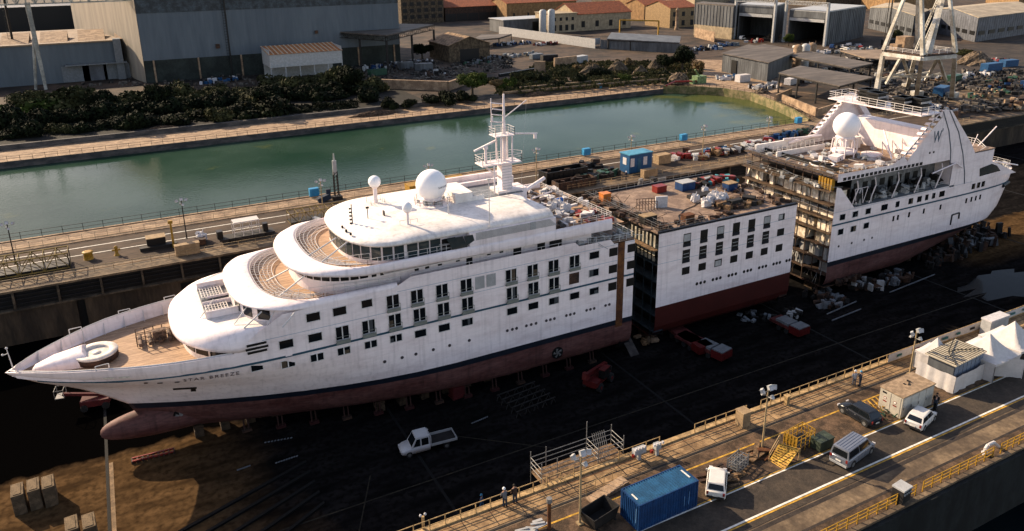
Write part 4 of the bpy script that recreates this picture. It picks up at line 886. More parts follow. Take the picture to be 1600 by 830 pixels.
for x in (117.6, 118.6): dark_sq(stern, x, 21.3, .4, .35, y0)
# bridge between the two casings, exhausts
g = MB(); 
for y in (y0, YC+HB-.9):
    g.prismY([(119.8, 28.1), (121.5, 27.9), (131.1, 18.6), (129.5, 18.6)], y+.04, y+.85)

g.build('casing_frame', white, stern)
g = MB(); g.box(114.4, 119.6, YC-9.2, YC+9.2, 27.6, 27.8); g.box(118.5, 121.5, YC-6.5, YC+6.5, 19.8, 24.5); g.tube((112, YC+8.4, 21.5), (105, YC+8.8, 20.6), .3, n=8); g.tube((118.5, YC+8.6, 27.2), (111.8, YC+8.6, 21.6), .35, n=8); g.build('funnel_bridge', white, stern)
rail(stern, [(119.4, YC-9.1, 27.8), (114.5, YC-9.1, 27.8), (114.5, YC+9.1, 27.8), (119.4, YC+9.1, 27.8), (119.4, YC-9.1, 27.8)], 1.2, 1.6, .05)
for (x, y) in ((116, YC-4.5), (116, YC+.5), (117.8, YC-6.2), (117.5, YC+3.5)):
    g = MB()
    for k in range(4): g.box(x-1.3, x+1.3, y-1.2, y+1.2, 28.0+k*.55, 28.35+k*.55)
    g.box(x-1, x+1, y-1, y+1, 27.8, 30.0); ex = g.build('exhaust_stack', blackm, stern)
    g = MB(); g.box(x-1.32, x+1.32, y-1.24, y-1.2, 28.02, 28.33); g.box(x-1.32, x+1.32, y-1.24, y-1.2, 29.12, 29.43); g.build('stack_louvre', lgrey, ex)
# sun deck, pool, tender frames, big dome
g = MB(); g.box(SX, 136, YC-9.35, YC+9.35, 19.6, 19.8); g.build('sun_deck', teakd, stern)
g = MB(); g.box(97.5, 112, YC+8.9, YC+9.3, 19.8, 21.2); g.box(98.5, 110, YC+5.0, YC+5.3, 19.8, 20.7); g.box(113, 116, YC+2.5, YC+5.5, 19.8, 21.8); g.build('deck_house', deckwhite, stern)
g = MB(); g.lathe([(.3, 0), (1.9, .02), (2.0, .35), (1.7, .35), (1.65, .12), (.02, .12)], (100.8, YC-2.5, 19.8), 24); g.build('pool_rim', deckwhite, stern)
g = MB(); g.lathe([(.02, 0), (1.6, 0)], (100.8, YC-2.5, 20.05), 24); g.build('pool_water', mat('pool', (.08,.30,.32), rough=.1), stern)
g = MB(); 
for a in range(8):
    t = a*math.pi/4; g.path([(108.7+.6*math.cos(t), YC+.6*math.sin(t), 23.4), (108.7+1.9*math.cos(t), YC+1.9*math.sin(t), 22.8), (108.7+2.1*math.cos(t), YC+2.1*math.sin(t), 19.8)], .1)
g.lathe([(1.2, 0), (1.9, .2), (2.0, .7), (1.5, .9)], (108.7, YC, 20.2), 16); g.lathe([(1.0, 0), (1.6, .3), (1.7, .7), (1.3, .8)], (112.0, YC-3.0, 19.8), 14); g.obox((105.2, YC-1.4, 20.3), 2.6, 1.6, .9, .3)
g.build('dome_support', white, stern)
sd_ = radome(stern, 108.7, YC, 25.1, 2.2, 21.5, .7)
g = MB()
for x in (113, 115.5, 118):
    g.path([(x, YC-6.5, 19.8), (x-1.5, YC-5, 23), (x+.5, YC-4, 19.8)], .07); g.path([(x-1.5, YC-5, 23), (x-1.5, YC-7.5, 21)], .05)
g.path([(110, YC+6, 22), (104, YC+9, 21.4)], .2); g.path([(117, YC-1, 23.5), (111, YC-7.5, 20.7)], .14); g.build('awning_frame', white, stern)
clutter(stern, 'deck_debris', 97, 106, YC-9, YC-1, 19.8, 34, wood, .4, 2.2, .4, 41, 24)
clutter(stern, 'deck_debris', 96.4, 112, YC-9, YC+9, 19.8, 36, lgrey, .3, 1.2, .9, 42, 26)
clutter(stern, 'deck_debris', 103, 120, YC-8, YC+6, 19.8, 22, bagw, .5, 1.8, 1.0, 43, 8)
rail(stern, [(SX+.4, YC-9.3, 20.7), (108.4, YC-9.3, 20.6), (110.5, YC-9.3, 21.2)], .5, 1.0); rail(stern, [(SX+.3, YC+9.2, 19.8), (112, YC+9.2, 19.8)], 1.3, 1.0); rail(stern, [(98, YC+5.5, 20.5), (110, YC+5.5, 20.5)], 1.2, 1.1)
# aft decks
g = MB(); g.box(124.5, 136, YC-9.3, YC+9.3, 14.7, 19.5); g.prism([(136, YC-8.6), (138, YC-7.4), (140, YC-4), (140.5, YC), (140, YC+4), (138, YC+7.4), (136, YC+8.6)], 14.7, 16.6); g.build('aft_house', white, stern)
g = MB(); g.add([(132.2, y0-.03, 16.6), (132.6, y0-.03, 15.1), (138.6, y0-.03, 15.3), (137.3, y0-.03, 16.4), (135.6, y0-.03, 17.0)], [(0, 1, 2, 3, 4)]); g.build('aft_window_band', bridgeglass, stern)
clutter(stern, 'deck_debris', 126, 135, YC-8, YC+8, 19.5, 30, darksteel, .5, 1.6, 1.2, 51, 20)
clutter(stern, 'deck_debris', 140.5, 145.5, YC-7, YC+7, 14.6, 26, lgrey, .4, 1.4, 1.0, 52, 18)
rail(stern, [(131.5, YC-9.2, 18.5), (134.5, YC-8.6, 18.8), (136, YC-6, 19.5), (136, YC+7, 19.5)], 1.2, 1.0, .045); 
rail(stern, [(x, YC-b+.2, 14.6) for x, b in [(139, hb_st(139, 13.4)), (143, hb_st(143, 13.4)), (145.5, hb_st(145.5, 13.4)-.3)]]+[(146.2, YC, 14.6)], 1.1, 1.2)
g = MB(); g.tube((134.5, YC-7, 19.5), (138.5, YC-7.5, 23.0), .1); g.tube((133, YC-7, 19.5), (134.2, YC-7, 22), .06); g.tube((139.5, YC-7.6, 16.5), (146.5, YC-8, 14.9), .12); g.build('ensign_staff', white, stern)
g = MB(); g.tube((141.3, YC-hb_st(141.3, 13)-.02, 11.9), (144.0, YC-hb_st(144.0, 13)-.02, 12.0), .35, n=8); g.build('mooring_port', navy, stern)
# the open cut face with its decks and cabins
cut = (1.8, 3.9, 6.2, 8.6, 10.9, 13.2, 15.6, 17.9)
cutface(stern, SX, -1, cut, 1.7, 20.5, mat('pale_rust', (.07,.04,.025), rough=.8, var=.4, scale=1.), 3, dep=3.4)
rr = random.Random(5)
cream = mat('torn_lining', (.75,.68,.55), rough=.8, var=.2, scale=1.5, col2=(.45,.36,.26))
for k, z in enumerate(cut[1:-1]):
    y = YC-8.9; g = MB(); g2 = MB()
    while y < YC+9:
        wdt = rr.uniform(.7, 2.6); q = rr.random()
        if q < .8: g.box(SX+rr.uniform(.05, 1.2), SX+3.2, y, y+wdt*.92, z+.08, z+rr.uniform(1.2, 2.15))
        elif q < .72: g2.box(SX+.5, SX+1.8, y, y+wdt*.8, z+.08, z+rr.uniform(.5, 1.5))
        y += wdt
    for _ in range(7):
        yy = rr.uniform(YC-9, YC+9); g.add([(SX-.02, yy, z+2.0), (SX+.3, yy+rr.uniform(.3, 1), z+2.), (SX+.1, yy+rr.uniform(.1, .8), z+rr.uniform(.3, 1.2))], [(0, 1, 2)])
    g.build('cabin_lining', cream if k > 1 else lgrey, stern)
    if g2.v: g2.build('torn_panel', brownsteel if k % 2 else redp, stern)
g = MB()
for i in range(60):
    a = Vector((SX+rr.uniform(-.5, 2), YC+rr.uniform(-9, 9), rr.uniform(2, 18))); g.tube(a, a+Vector((rr.uniform(-.4, .4), rr.uniform(-.9, .9), -rr.uniform(.5, 2.))), .035, n=3)
g.build('hanging_pipe', lgrey, stern)
# projecting scaffold decks of the cut face
g = MB()
for z, o_ in ((15.65, .9), (13.25, .6), (10.95, .4), (17.95, 1.4), (20.45, 1.0)): g.box(SX-o_, SX, YC-9.3, YC+9.4, z-.1, z)
g.build('staging', mat('staging_board', (.10,.062,.035), rough=.85, var=.4, scale=1.5), stern)
for z in (17.95, 20.45): rail(stern, [(SX-.9, YC-9.2, z), (SX-.9, YC+9.3, z)], 1.0, 1.8, m=galv)
clutter(stern, 'staging_debris', SX-1.4, SX+.5, YC-9.2, YC+9.2, 18, 20, lgrey, .3, .9, .8, 61, 12)
g = MB()
for i in range(5): g.box(SX-.5, SX+.2, YC-8.9+i*.55, YC-8.55+i*.55, 18.0, 19.8)
g.build('gas_bottle', yel, stern)
# ================================================================== buildings of the yard
corr = mat('corrugated_grey', (.095,.10,.105), rough=.6, var=.25, scale=.3, col2=(.05,.053,.057), stretch=(1,1,.2))
corr_d = mat('corrugated_dark', (.10,.105,.12), rough=.6, var=.2, scale=.3)
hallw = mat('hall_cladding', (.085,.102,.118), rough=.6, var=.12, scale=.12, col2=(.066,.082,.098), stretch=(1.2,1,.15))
roofg = mat('roof_grey', (.11,.092,.078), rough=.8, var=.3, scale=.15, stretch=(.3,2,1))
rooft = mat('roof_tile', (.26,.075,.03), rough=.9, var=.35, scale=.8, col2=(.15,.045,.02), bump=.5)
plaster = mat('plaster_cream', (.32,.25,.16), rough=.9, var=.2, scale=.5)
plaster2 = mat('plaster_ochre', (.26,.15,.065), rough=.9, var=.25, scale=.5)
stone = mat('stone_brown', (.11,.08,.05), rough=.95, var=.4, scale=.8)
def bld(name, label, x0, x1, y0, y1, h, wallm, roofm=None, kind='flat', ridge='x', rise=2.0, z=G, over=.5, group=None, cat='building', ribs=0, rot=0, pivot=None):
    """walls as one part, roof as another; openings are added by the caller"""
    t = thing(name, label, cat, ((x0+x1)/2, y0, z), 0, group)
    g = MB(); g.box(x0, x1, y0, y1, z-.5, z+h)
    if kind == 'gable':
        if ridge == 'x':
            for x in (x0, x1): g.add([(x, y0, z+h), (x, y1, z+h), (x, (y0+y1)/2, z+h+rise)], [(0, 1, 2)])
        else:
            for y in (y0, y1): g.add([(x0, y, z+h), (x1, y, z+h), ((x0+x1)/2, y, z+h+rise)], [(0, 1, 2)])
    if ribs:
        n = int((x1-x0)/ribs)
        for i in range(n+1): g.box(x0+i*ribs, x0+i*ribs+.12, y0-.08, y0, z, z+h)
        n = int((y1-y0)/ribs)
        for i in range(n+1): g.box(x0-.08, x0, y0+i*ribs, y0+i*ribs+.12, z, z+h)
    g.build('wall', wallm, t)
    if roofm:
        g = MB(); e = over; zt = z+h+.02
        if kind == 'flat': g.box(x0-e, x1+e, y0-e, y1+e, zt, zt+.35)
        elif kind == 'mono': g.add([(x0-e, y0-e, zt), (x1+e, y0-e, zt), (x1+e, y1+e, zt+rise), (x0-e, y1+e, zt+rise), (x0-e, y0-e, zt+.25), (x1+e, y0-e, zt+.25), (x1+e, y1+e, zt+rise+.25), (x0-e, y1+e, zt+rise+.25)], [(0, 3, 2, 1), (4, 5, 6, 7), (0, 1, 5, 4), (1, 2, 6, 5), (2, 3, 7, 6), (3, 0, 4, 7)])
        elif ridge == 'x':
            ym = (y0+y1)/2; k = rise/(ym-y0)*e
            for a, b in ((y0-e, ym), (y1+e, ym)): g.add([(x0-e, a, zt-k), (x1+e, a, zt-k), (x1+e, b, zt+rise), (x0-e, b, zt+rise), (x0-e, a, zt-k+.25), (x1+e, a, zt-k+.25), (x1+e, b, zt+rise+.25), (x0-e, b, zt+rise+.25)], [(0, 3, 2, 1), (4, 5, 6, 7), (0, 1, 5, 4), (2, 3, 7, 6), (3, 0, 4, 7), (1, 2, 6, 5)])
        else:
            xm = (x0+x1)/2; k = rise/(xm-x0)*e
            for a, b in ((x0-e, xm), (x1+e, xm)): g.add([(a, y0-e, zt-k), (a, y1+e, zt-k), (b, y1+e, zt+rise), (b, y0-e, zt+rise), (a, y0-e, zt-k+.25), (a, y1+e, zt-k+.25), (b, y1+e, zt+rise+.25), (b, y0-e, zt+rise+.25)], [(0, 3, 2, 1), (4, 5, 6, 7), (0, 1, 5, 4), (2, 3, 7, 6), (3, 0, 4, 7), (1, 2, 6, 5)])
        g.build('roof', roofm, t)
    return t
def opening(t, x, y, w_, z0, z1, m=blackm, name='window', face='y'):
    g = MB()
    if face == 'y': g.box(x-w_/2, x+w_/2, y-.06, y+.1, z0, z1)
    else: g.box(x-.06, x+.1, y-w_/2, y+w_/2, z0, z1)
    return g.build(name, m, t)
# the big assembly hall
HY = 312.
hx0 = S(231, 120, HY).x; hx1 = S(624.5, 60, HY).x; hz = S(400, 84, HY).z
hx0 = S(228, 120, HY).x
hall = thing('assembly_hall', 'huge pale assembly hall in shadow, filling the upper left behind the shrubs', 'building', ((hx0+hx1)/2, HY, G))
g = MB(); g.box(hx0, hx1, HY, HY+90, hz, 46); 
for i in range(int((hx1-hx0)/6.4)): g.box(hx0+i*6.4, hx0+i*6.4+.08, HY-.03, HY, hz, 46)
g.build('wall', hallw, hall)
g = MB(); g.box(hx0+.05, hx1-.05, HY+.1, HY+89.9, G-.5, hz-.01); g.build('base_wall', mat('base_green', (.022,.028,.024), rough=.8, var=.3, scale=.2), hall)
g = MB(); 
for i in range(7): x = hx0+3+i*(hx1-hx0-6)/6; g.box(x, x+.6, HY-.2, HY+.08, G, hz)
g.build('base_pillar', conc_l, hall)
g = MB(); zt = S(400, 14, HY).z; g.box(hx0, hx1, HY-.12, HY-.075, zt, 46); g.build('translucent_band', mat('band_blue', (.04,.055,.068), rough=.5, var=.4, scale=.4), hall)
g = MB(); g.box(hx0-.6, hx1+.6, HY-.6, HY+90.6, 46.01, 46.6); g.build('roof', roofg, hall)
x = S(356, 60, HY).x; g = MB(); g.box(x-.25, x+.25, HY-1.2, HY-.7, G, 46); g.box(x-1.1, x-1.0, HY-1.1, HY-1.0, G+4, 46)
for i in range(34): g.box(x-1.1, x-.2, HY-1.1, HY-1.04, G+5+i, G+5.12+i)
g.build('ladder_mast', blackm, hall)
a = S(340, 72, HY); g = MB(); g.box(a.x-.7, a.x+.7, HY-1, HY-.1, a.z-.8, a.z+.8); g.build('wall_unit', brownsteel, hall)
a = S(494, 50, HY); g = MB(); g.box(a.x-.6, a.x+.6, HY-.8, HY-.1, a.z-.6, a.z+.6); g.build('wall_unit', brownsteel, hall)
# low hall with saw-tooth lights
LY = 330.; lx1 = S(190, 100, LY).x; lz = S(188, 64, LY).z; 
low = thing('workshop', 'long low grey workshop with sloping skylight boxes on its roof, left of the huge hall', 'building', (-30, LY, G))
g = MB(); g.box(-110, lx1, LY, LY+60, G-.5, lz); g.build('wall', hallw, low)
g = MB(); g.box(-111, lx1+.6, LY-.6, LY+60, lz+.01, lz+.5); g.build('roof', mat('roof_sandy', (.22,.16,.11), rough=.8, var=.2, scale=.2), low)
for k in range(7):
    x = -70+k*12.5
    g = MB(); g.prismY([(x, lz+.5), (x+9, lz+.5), (x+9, lz+3.4)], LY+3, LY+12) if False else g.prismX([(LY+3, lz+.5), (LY+20, lz+.5), (LY+20, lz+3.2)], x, x+9); sk = g.build('skylight', conc_l, low)
    for j in range(2): g = MB(); g.box(x+9, x+9.1, LY+11+j*4, LY+13.6+j*4, lz+.6, lz+1.6+j*.5); g.build('skylight_pane', blackm, sk)
g = MB(); g.box(S(103, 110, LY).x, S(200, 110, LY).x, LY-4, LY-.1, G+6.2, G+6.6); g.build('canopy', grey, low)
for px_, w_ in ((120, 9), (150, 8), (185, 9)): g = MB(); xx = S(px_, 120, LY).x; g.box(xx-w_/2, xx+w_/2, LY-.12, LY+.05, G, G+5.8); g.build('gate', corr_d if px_ == 150 else grey, low)
g = MB(); g.box(lx1-1.8, lx1+.8, LY-2.5, LY+2, G, lz+1.0); g.build('corner_tower', grey, low)
# dark open hall behind and its lit side wall
bh = thing('storage_hall', 'dark open storage hall with an orange side wall behind the low workshop roof', 'building', (-20, 385, G))
g = MB(); g.box(-120, hx0-8, 440, 470, G-.5, 31); g.build('wall', blackm, bh)
sx_ = S(116, 40, 402.).x; g = MB(); g.add([(hx0-.1, HY+.2, G), (sx_, 402, G), (sx_, 402, 46), (hx0-.1, HY+.2, 46)], [(0, 1, 2, 3)]); g.build('side_wall', mat('hall_side', (.25,.215,.17), rough=.8, var=.15, scale=.2, stretch=(1,2,.15)), hall)
# gantry crane, upper left
lb = P(64, 140, G); ga = thing('gantry_crane', 'pale gantry crane with a lattice girder on a tapered leg at the top left', 'crane', (lb.x, lb.y, G))
top = S(40, 4, lb.y); g = MB(); g.tube((lb.x+1.6, lb.y-1, G), (top.x+.4, lb.y, top.z), .55, .9, n=8); g.tube((lb.x-1.6, lb.y+1, G), (top.x+.2, lb.y, top.z-12), .5, .5, n=8); g.build('leg', mat('crane_pale', (.34,.33,.29), rough=.7, var=.3, scale=.3), ga)
g = MB(); tx = top.x
def truss(g, a, b, w_, h_, n, t=.12):
    a = Vector(a); b = Vector(b); d = (b-a); L = d.length; d.normalize(); s_ = Vector((-d.y, d.x, 0)).normalized()*w_/2; u = Vector((0, 0, h_))
    cs = [s_, -s_, s_+u, -s_+u]
    for c in cs: g.bar(a+c, b+c, t)
    for i in range(n+1):
        p = a+d*(L*i/n); q = a+d*(L*min(i+1, n)/n)
        for c in (s_, -s_): g.bar(p+c, p+c+u, t*.7); g.bar(p+c, q+c+u, t*.7) if i % 2 else g.bar(p+c+u, q+c, t*.7)
        g.bar(p+s_, p-s_, t*.6); g.bar(p+s_+u, p-s_+u, t*.6)
    return g
truss(g, (tx-60, lb.y, top.z-.5), (S(208, 12, lb.y).x, lb.y, top.z-.5), 4, 4.5, 34, .3); g.build('girder', MATS['crane_pale'], ga)
truss_end = None
dm = P(33, 128, G); g = MB(); a2 = S(4, 0, dm.y); g.tube((dm.x, dm.y, G), (dm.x, dm.y, a2.z+6), .4, n=6)
for i in range(40): g.box(dm.x-1.2, dm.x-.2, dm.y-.1, dm.y, G+3+i, G+3.1+i)
g.box(dm.x-1.3, dm.x-1.2, dm.y-.1, dm.y, G+3, a2.z+4)
tag(g.build('lighting_mast', blackm), 'tall dark mast with a caged ladder at the left edge, before the workshop', 'mast')
# small canopy building with rust striped roof
cy0, cy1 = 286., 300.
cx0 = S(424, 120, cy0).x; cx1 = S(537, 118, cy0).x; zt = S(470, 83, cy0).z; zb = zt-4.6
t = thing('canopy_shed', 'raised white open shed with a rust striped corrugated roof', 'shed', ((cx0+cx1)/2, cy0, G))
g = MB(); g.box(cx0, cx1, cy0, cy0+.2, zb, zt); g.box(cx0, cx0+.2, cy0+.2, cy1, zb, zt+1.6); g.box(cx1-.2, cx1, cy0+.2, cy1, zb, zt+1.6); g.box(cx0+.2, cx1-.2, cy1-.2, cy1, G, zt+1.6); g.build('wall_panel', lgrey, t)
g = MB(); g.add([(cx0-.4, cy0-.4, zt+.05), (cx1+.4, cy0-.4, zt+.05), (cx1+.4, cy1+.4, zt+1.7), (cx0-.4, cy1+.4, zt+1.7)], [(0, 1, 2, 3)]); g.build('roof', mat('roof_rusty', (.42,.17,.05), rough=.8, var=.3, scale=.6, col2=(.26,.09,.03)), t)
g = MB()
for i in range(17): x = cx0+(cx1-cx0)*i/16; g.add([(x-.25, cy0-.4, zt+.16), (x+.25, cy0-.4, zt+.16), (x+.25, cy1+.4, zt+1.8), (x-.25, cy1+.4, zt+1.8)], [(0, 1, 2, 3)])
g.build('roof_rib', mat('rib_pale', (.55,.42,.28), rough=.7, var=.2), t)
for i in range(6): x = cx0+.2+(cx1-cx0-.4)*i/5; g = MB(); g.box(x-.15, x+.15, cy0, cy0+.3, G, zb); g.build('post', lgrey, t)
g = MB(); g.box(cx0-1, cx1+1, cy0-.6, cy0+.4, G-.4, G+1.2); g.build('plinth', conc, t)
# large steel carport roof
ky0 = 289.; ka = S(604, 57, ky0); kx0 = S(535, 50, 296).x; kx1 = S(680, 40, ky0).x; kz = 23.0
c1 = P(522, 51, kz); c2 = P(604, 57, kz); c3 = P(678, 40, kz); c4 = P(568, 39, kz); 
t = thing('carport', 'big open steel shelter with a flat grey roof right of the rust striped shed', 'shelter', (c2.x, c2.y, G))
g = MB(); cc = [(c1.x, c1.y), (c2.x, c2.y), (c3.x, c3.y), (c4.x+6, c4.y)]; g.prism(cc, kz, kz+.5); g.build('roof', roofg, t)
g = MB()
for (a, b) in ((c1, c2), (c2, c3)): truss(g, (a.x, a.y+.3, kz-1.8), (b.x, b.y+.3, kz-1.8), .8, 1.7, 12, .14)
g.build('roof_truss', darksteel, t)
for q in (c1, (c1+c2)/2, c2, (c2+c3)/2, c3): g = MB(); g.box(q.x-.35, q.x+.35, q.y+.2, q.y+.9, G, kz-1.8); g.build('column', darksteel, t)
# gabled stone houses
a = P(702, 98, G); b = P(738, 88, G)
t = bld('gabled_shed', 'small stone shed with a mossy gable roof beside the big steel shelter', a.x, b.x+2, a.y, a.y+22, 7, stone, mat('roof_moss', (.26,.17,.10), rough=.95, var=.4, scale=.7), 'gable', 'y', 3.2)
opening(t, (a.x+b.x)/2+1, a.y, 9, G, G+5.2, blackm, 'doorway')
# rear row: brown building, red roof, factory block (top centre)
def at_front(px0, px1, py, z=G): a = P(px0, py, z); b = P(px1, py, z); return a, b
def simple(name, label, px0, px1, py, h, depth, wm, rm=None, kind='gable', rise=3, ridge='x', cat='building', nwin=0, winz=(2, 4), winw=1.4, rows=1, ribs=0, arch=False, group=None):
    a, b = P(px0, py, G), P(px1, py, G); y = a.y; x1 = S(px1, py, y).x
    t = bld(name, label, a.x, x1, y, y+depth, h, wm, rm, kind, ridge, rise, cat=cat, ribs=ribs, group=group)
    for r_ in range(rows):
        for i in range(nwin):
            x = a.x+(x1-a.x)*(i+.5)/nwin; z0 = G+winz[0]+r_*(winz[1]-winz[0]+1.6); opening(t, x, y, winw, z0, z0+winz[1]-winz[0])
    return t, a.x, x1, y
simple('brick_block', 'brown multi storey works building behind the right end of the huge hall', 628, 694, 38, 22, 26, stone, roofg, 'flat', nwin=6, winz=(3, 5.5), winw=3, rows=4)
simple('factory_shed', 'dark red roofed shed with open front at the top centre', 696, 782, 34, 9, 30, brownsteel, rooft, 'mono', 9, nwin=5, winz=(0, 5), winw=8)
simple('gabled_house', 'ochre stone house with a long orange tiled roof behind the white shed', 792, 900, 32, 11, 26, plaster2, rooft, 'gable', 3.5, nwin=5, winz=(2, 4.5))
t, x0, x1, y = simple('office_house', 'cream painted house with a red tiled gable roof and arched windows', 900, 985, 49, 9.5, 26, plaster, rooft, 'gable', 5.5, nwin=4, winz=(2, 5.5), winw=2.4)
t2 = bld('office_wing', 'cream flat roofed wing with small upper windows, left of the red tiled house', x0-17, x0-.3, y-1, y+18, 10.4, plaster, plaster, 'flat')
for i in range(4): opening(t2, x0-15+i*4, y-1, 1.6, G+6.5, G+8.4); opening(t2, x0-15+i*4, y-1, 2.0, G+1, G+4.2)
a, b = P(777, 50, G), P(835, 55, G); t = bld('storage_unit', 'white flat roofed storage unit left of the cream house', a.x, a.x+30, a.y-8, a.y+10, 7, corr, lgrey, 'flat'); opening(t, a.x+22, a.y-8, 6, G, G+5.5)
a = P(848, 55, G)
for k in range(2):
    g = MB(); g.lathe([(1.9, 0), (2, .2), (2, 13), (1.2, 13.8), (.1, 14)], (0, 0, 0), 16); g.tube((2.1, 0, 0), (2.1, 0, 13), .12)
    one(g, 'storage_silo', lgrey, ('grey vertical silo beside the cream wing, the left of a pair' if k == 0 else 'grey vertical silo beside the cream wing, the right of a pair'), 'silo', (a.x+k*5.5, a.y, G), group='grey silos beside the cream wing')
t, x0, x1, y = simple('workers_house', 'ochre house with arched ground floor openings and a red tiled roof', 1046, 1087, 44, 11.5, 24, mat('plaster_yellow', (.30,.20,.10), rough=.9, var=.2), rooft, 'gable', 3.6, nwin=3, winz=(6.5, 9.2), winw=2.2); 
for i in range(3): opening(t, x0+(x1-x0)*(i+.5)/3, y, 2.4, G+1, G+4.2)
simple('gabled_house', 'brown stone house with pale gable, partly behind the arched ochre house', 1006, 1040, 32, 10, 20, plaster2, rooft, 'gable', 3.4, nwin=3, winz=(3, 5.5), winw=1.6)
simple('brick_block', 'ochre block with tall walls at the very top centre', 985, 1004, 20, 18, 20, plaster2, rooft, 'gable', 3, nwin=2, winz=(8, 11))
a = P(1057, 47, G); g = MB(); g.lathe([(1.3, 0), (1.3, 1.5), (1.0, 1.6), (.8, 11), (1.0, 11.1), (1.0, 11.6), (.3, 12.6)], (0, 0, 0), 12); one(g, 'chimney', conc_l, 'white round chimney in front of the arched ochre house', 'chimney', (a.x, a.y, G))
# grey sheds with big dark doors, upper right
def bigshed(px0, px1, py, h, depth, label, door=None, lower=True):
    a = P(px0, py, G); x1 = S(px1, py, a.y).x; t = thing('ship_hall', label, 'building', ((a.x+x1)/2, a.y, G))
    g = MB(); g.box(a.x, x1, a.y, a.y+depth, G+h*.38 if lower else G-.5, G+h)
    for i in range(int((x1-a.x)/1.5)): g.box(a.x+i*1.5, a.x+i*1.5+.2, a.y-.1, a.y, G+h*.38 if lower else G, G+h)
    g.build('wall', corr, t)
    if lower: g = MB(); g.box(a.x+.05, x1-.05, a.y+.05, a.y+depth-.05, G-.5, G+h*.38-.01); g.build('base_wall', plaster, t)
    g = MB(); g.box(a.x-.5, x1+.5, a.y-.5, a.y+depth+.5, G+h+.01, G+h+.5); g.build('roof', roofg, t)
    return t, a.x, x1, a.y
def open_hall(label, pL, pC, pR, h, front_h, group=None, solid=False, base=None):
    a, b, c = P(*pL, G), P(*pC, G), P(*pR, G); n2 = c-b; d = a+n2; t = thing('boat_hall', label, 'building', (b.x, b.y, G), 0, group); g = MB(); up = Vector((0, 0, h))
    def wallq(p, q, z0, z1, th=.5):
        v = q-p; g.obox(((p.x+q.x)/2, (p.y+q.y)/2, G+(z0+z1)/2), v.length, th, z1-z0, math.atan2(v.y, v.x))
    def ribs(p, q, z0, z1, off):
        v = q-p; n = int(v.length/2.2); o = Vector((v.y, -v.x, 0)).normalized()*off
        for i in range(n+1): w_ = p+v*(i/n)+o; g.obox((w_.x, w_.y, G+(z0+z1)/2), .3, .3, z1-z0)
    zb = h*.36 if base else 0
    wallq(b, c, zb, h); wallq(a, d, zb, h); wallq(d, c, 0, h)
    wallq(a, b, zb if solid else h*.80, h); ribs(b, c, zb, h, .3)
    if solid: ribs(a, b, zb, h, .3)
    g.build('wall', corr, t)
    if base: g = MB(); wallq(b, c, -.5, zb-.01, .4); wallq(a, b, -.5, zb-.01, .4); g.build('base_wall', base, t)
    g = MB(); g.prism([(p.x, p.y) for p in (b, c, d, a)], G+h+.02, G+h+.6); g.build('roof', lgrey if not base else roofg, t)
    if not solid:
        u = (b-a).normalized(); f = Vector((u.y, -u.x, 0)); f = f if f.y < 0 else -f; p, q = a-u*1.5+f*1.2, b+u*1.5+f*1.2
        for k, e in enumerate((p, q)): g = MB(); g.box(e.x-.6, e.x+.6, e.y-.5, e.y+.5, G, G+front_h); g.build('door_tower', lgrey, t)
        g = MB(); truss(g, (p.x, p.y, G+front_h-1.5), (q.x, q.y, G+front_h-1.5), 1.4, 1.6, 16, .16); g.build('door_gantry', lgrey, t)
        g = MB(); v = b-a; g.obox(((a.x+b.x)/2+f.x*.4, (a.y+b.y)/2+f.y*.4, G+h*.74), v.length*.96, .3, h*.09, math.atan2(v.y, v.x)); g.build('door_blind', lgrey, t)
    return t
open_hall('grey ribbed boat hall on a pale base wall, left of the open dark halls', (1084, 55), (1143, 62), (1152, 58), 16.5, 0, 'boat halls', True, plaster)
open_hall('open fronted dark boat hall next to the ribbed hall', (1152, 61), (1205, 66), (1222, 58), 17, 20.5, 'boat halls')
open_hall('open fronted dark boat hall with a long blank blue grey side wall', (1230, 66), (1286, 72), (1346, 58), 15.5, 20, 'boat halls')
rbld_later = True
def rbld(name, label, pL, pC, pR, h, wm, rm, rise=1.5, z=G, nwin=0, group=None, ribs=2.5, cat='building', door=None):
    a, b, c = P(*pL, z), P(*pC, z), P(*pR, z); d = a+(c-b); t = thing(name, label, cat, (b.x, b.y, z), 0, group)
    g = MB(); g.prism([(b.x, b.y), (c.x, c.y), (d.x, d.y), (a.x, a.y)], z-.3, z+h)
    for p, q in ((a, b), (b, c)):
        n = max(1, int((q-p).length/ribs))
        for i in range(n+1): v = p+(q-p)*(i/n); g.obox((v.x, v.y, z+h/2), .18, .18, h-.02)
    g.build('wall', wm, t)
    g = MB(); m0, m1 = (a+b)/2, (d+c)/2; o = Vector((0, 0, h+.03)); rdg = Vector((0, 0, rise)); n1 = (a-b).normalized()*.5; n2 = (c-b).normalized()*.5
    for p, q, sg in ((b-n1, c-n1, 1), (a+n1, d+n1, 1)):
        A = [p-n2+o, q+n2+o, m1+n2+o+rdg, m0-n2+o+rdg]; g.add(A+[v+Vector((0, 0, .3)) for v in A], [(0, 3, 2, 1), (4, 5, 6, 7), (0, 1, 5, 4), (1, 2, 6, 5), (2, 3, 7, 6), (3, 0, 4, 7)])
    g.build('roof', rm, t); g = MB(); g.add([a+o, b+o, m0+o+rdg], [(0, 1, 2)]); g.add([d+o, c+o, m1+o+rdg], [(0, 1, 2)]); g.build('gable', wm, t)
    ang = math.atan2((b-a).y, (b-a).x)
    for i in range(nwin):
        for p, q in ((a, b), (b, c)):
            v = p+(q-p)*((i+.5)/nwin); g = MB(); g.obox((v.x, v.y, z+h*.36), (q-p).length/nwin*.62, .5, h*.16, math.atan2((q-p).y, (q-p).x)); g.build('window', blackm, t)
    return t
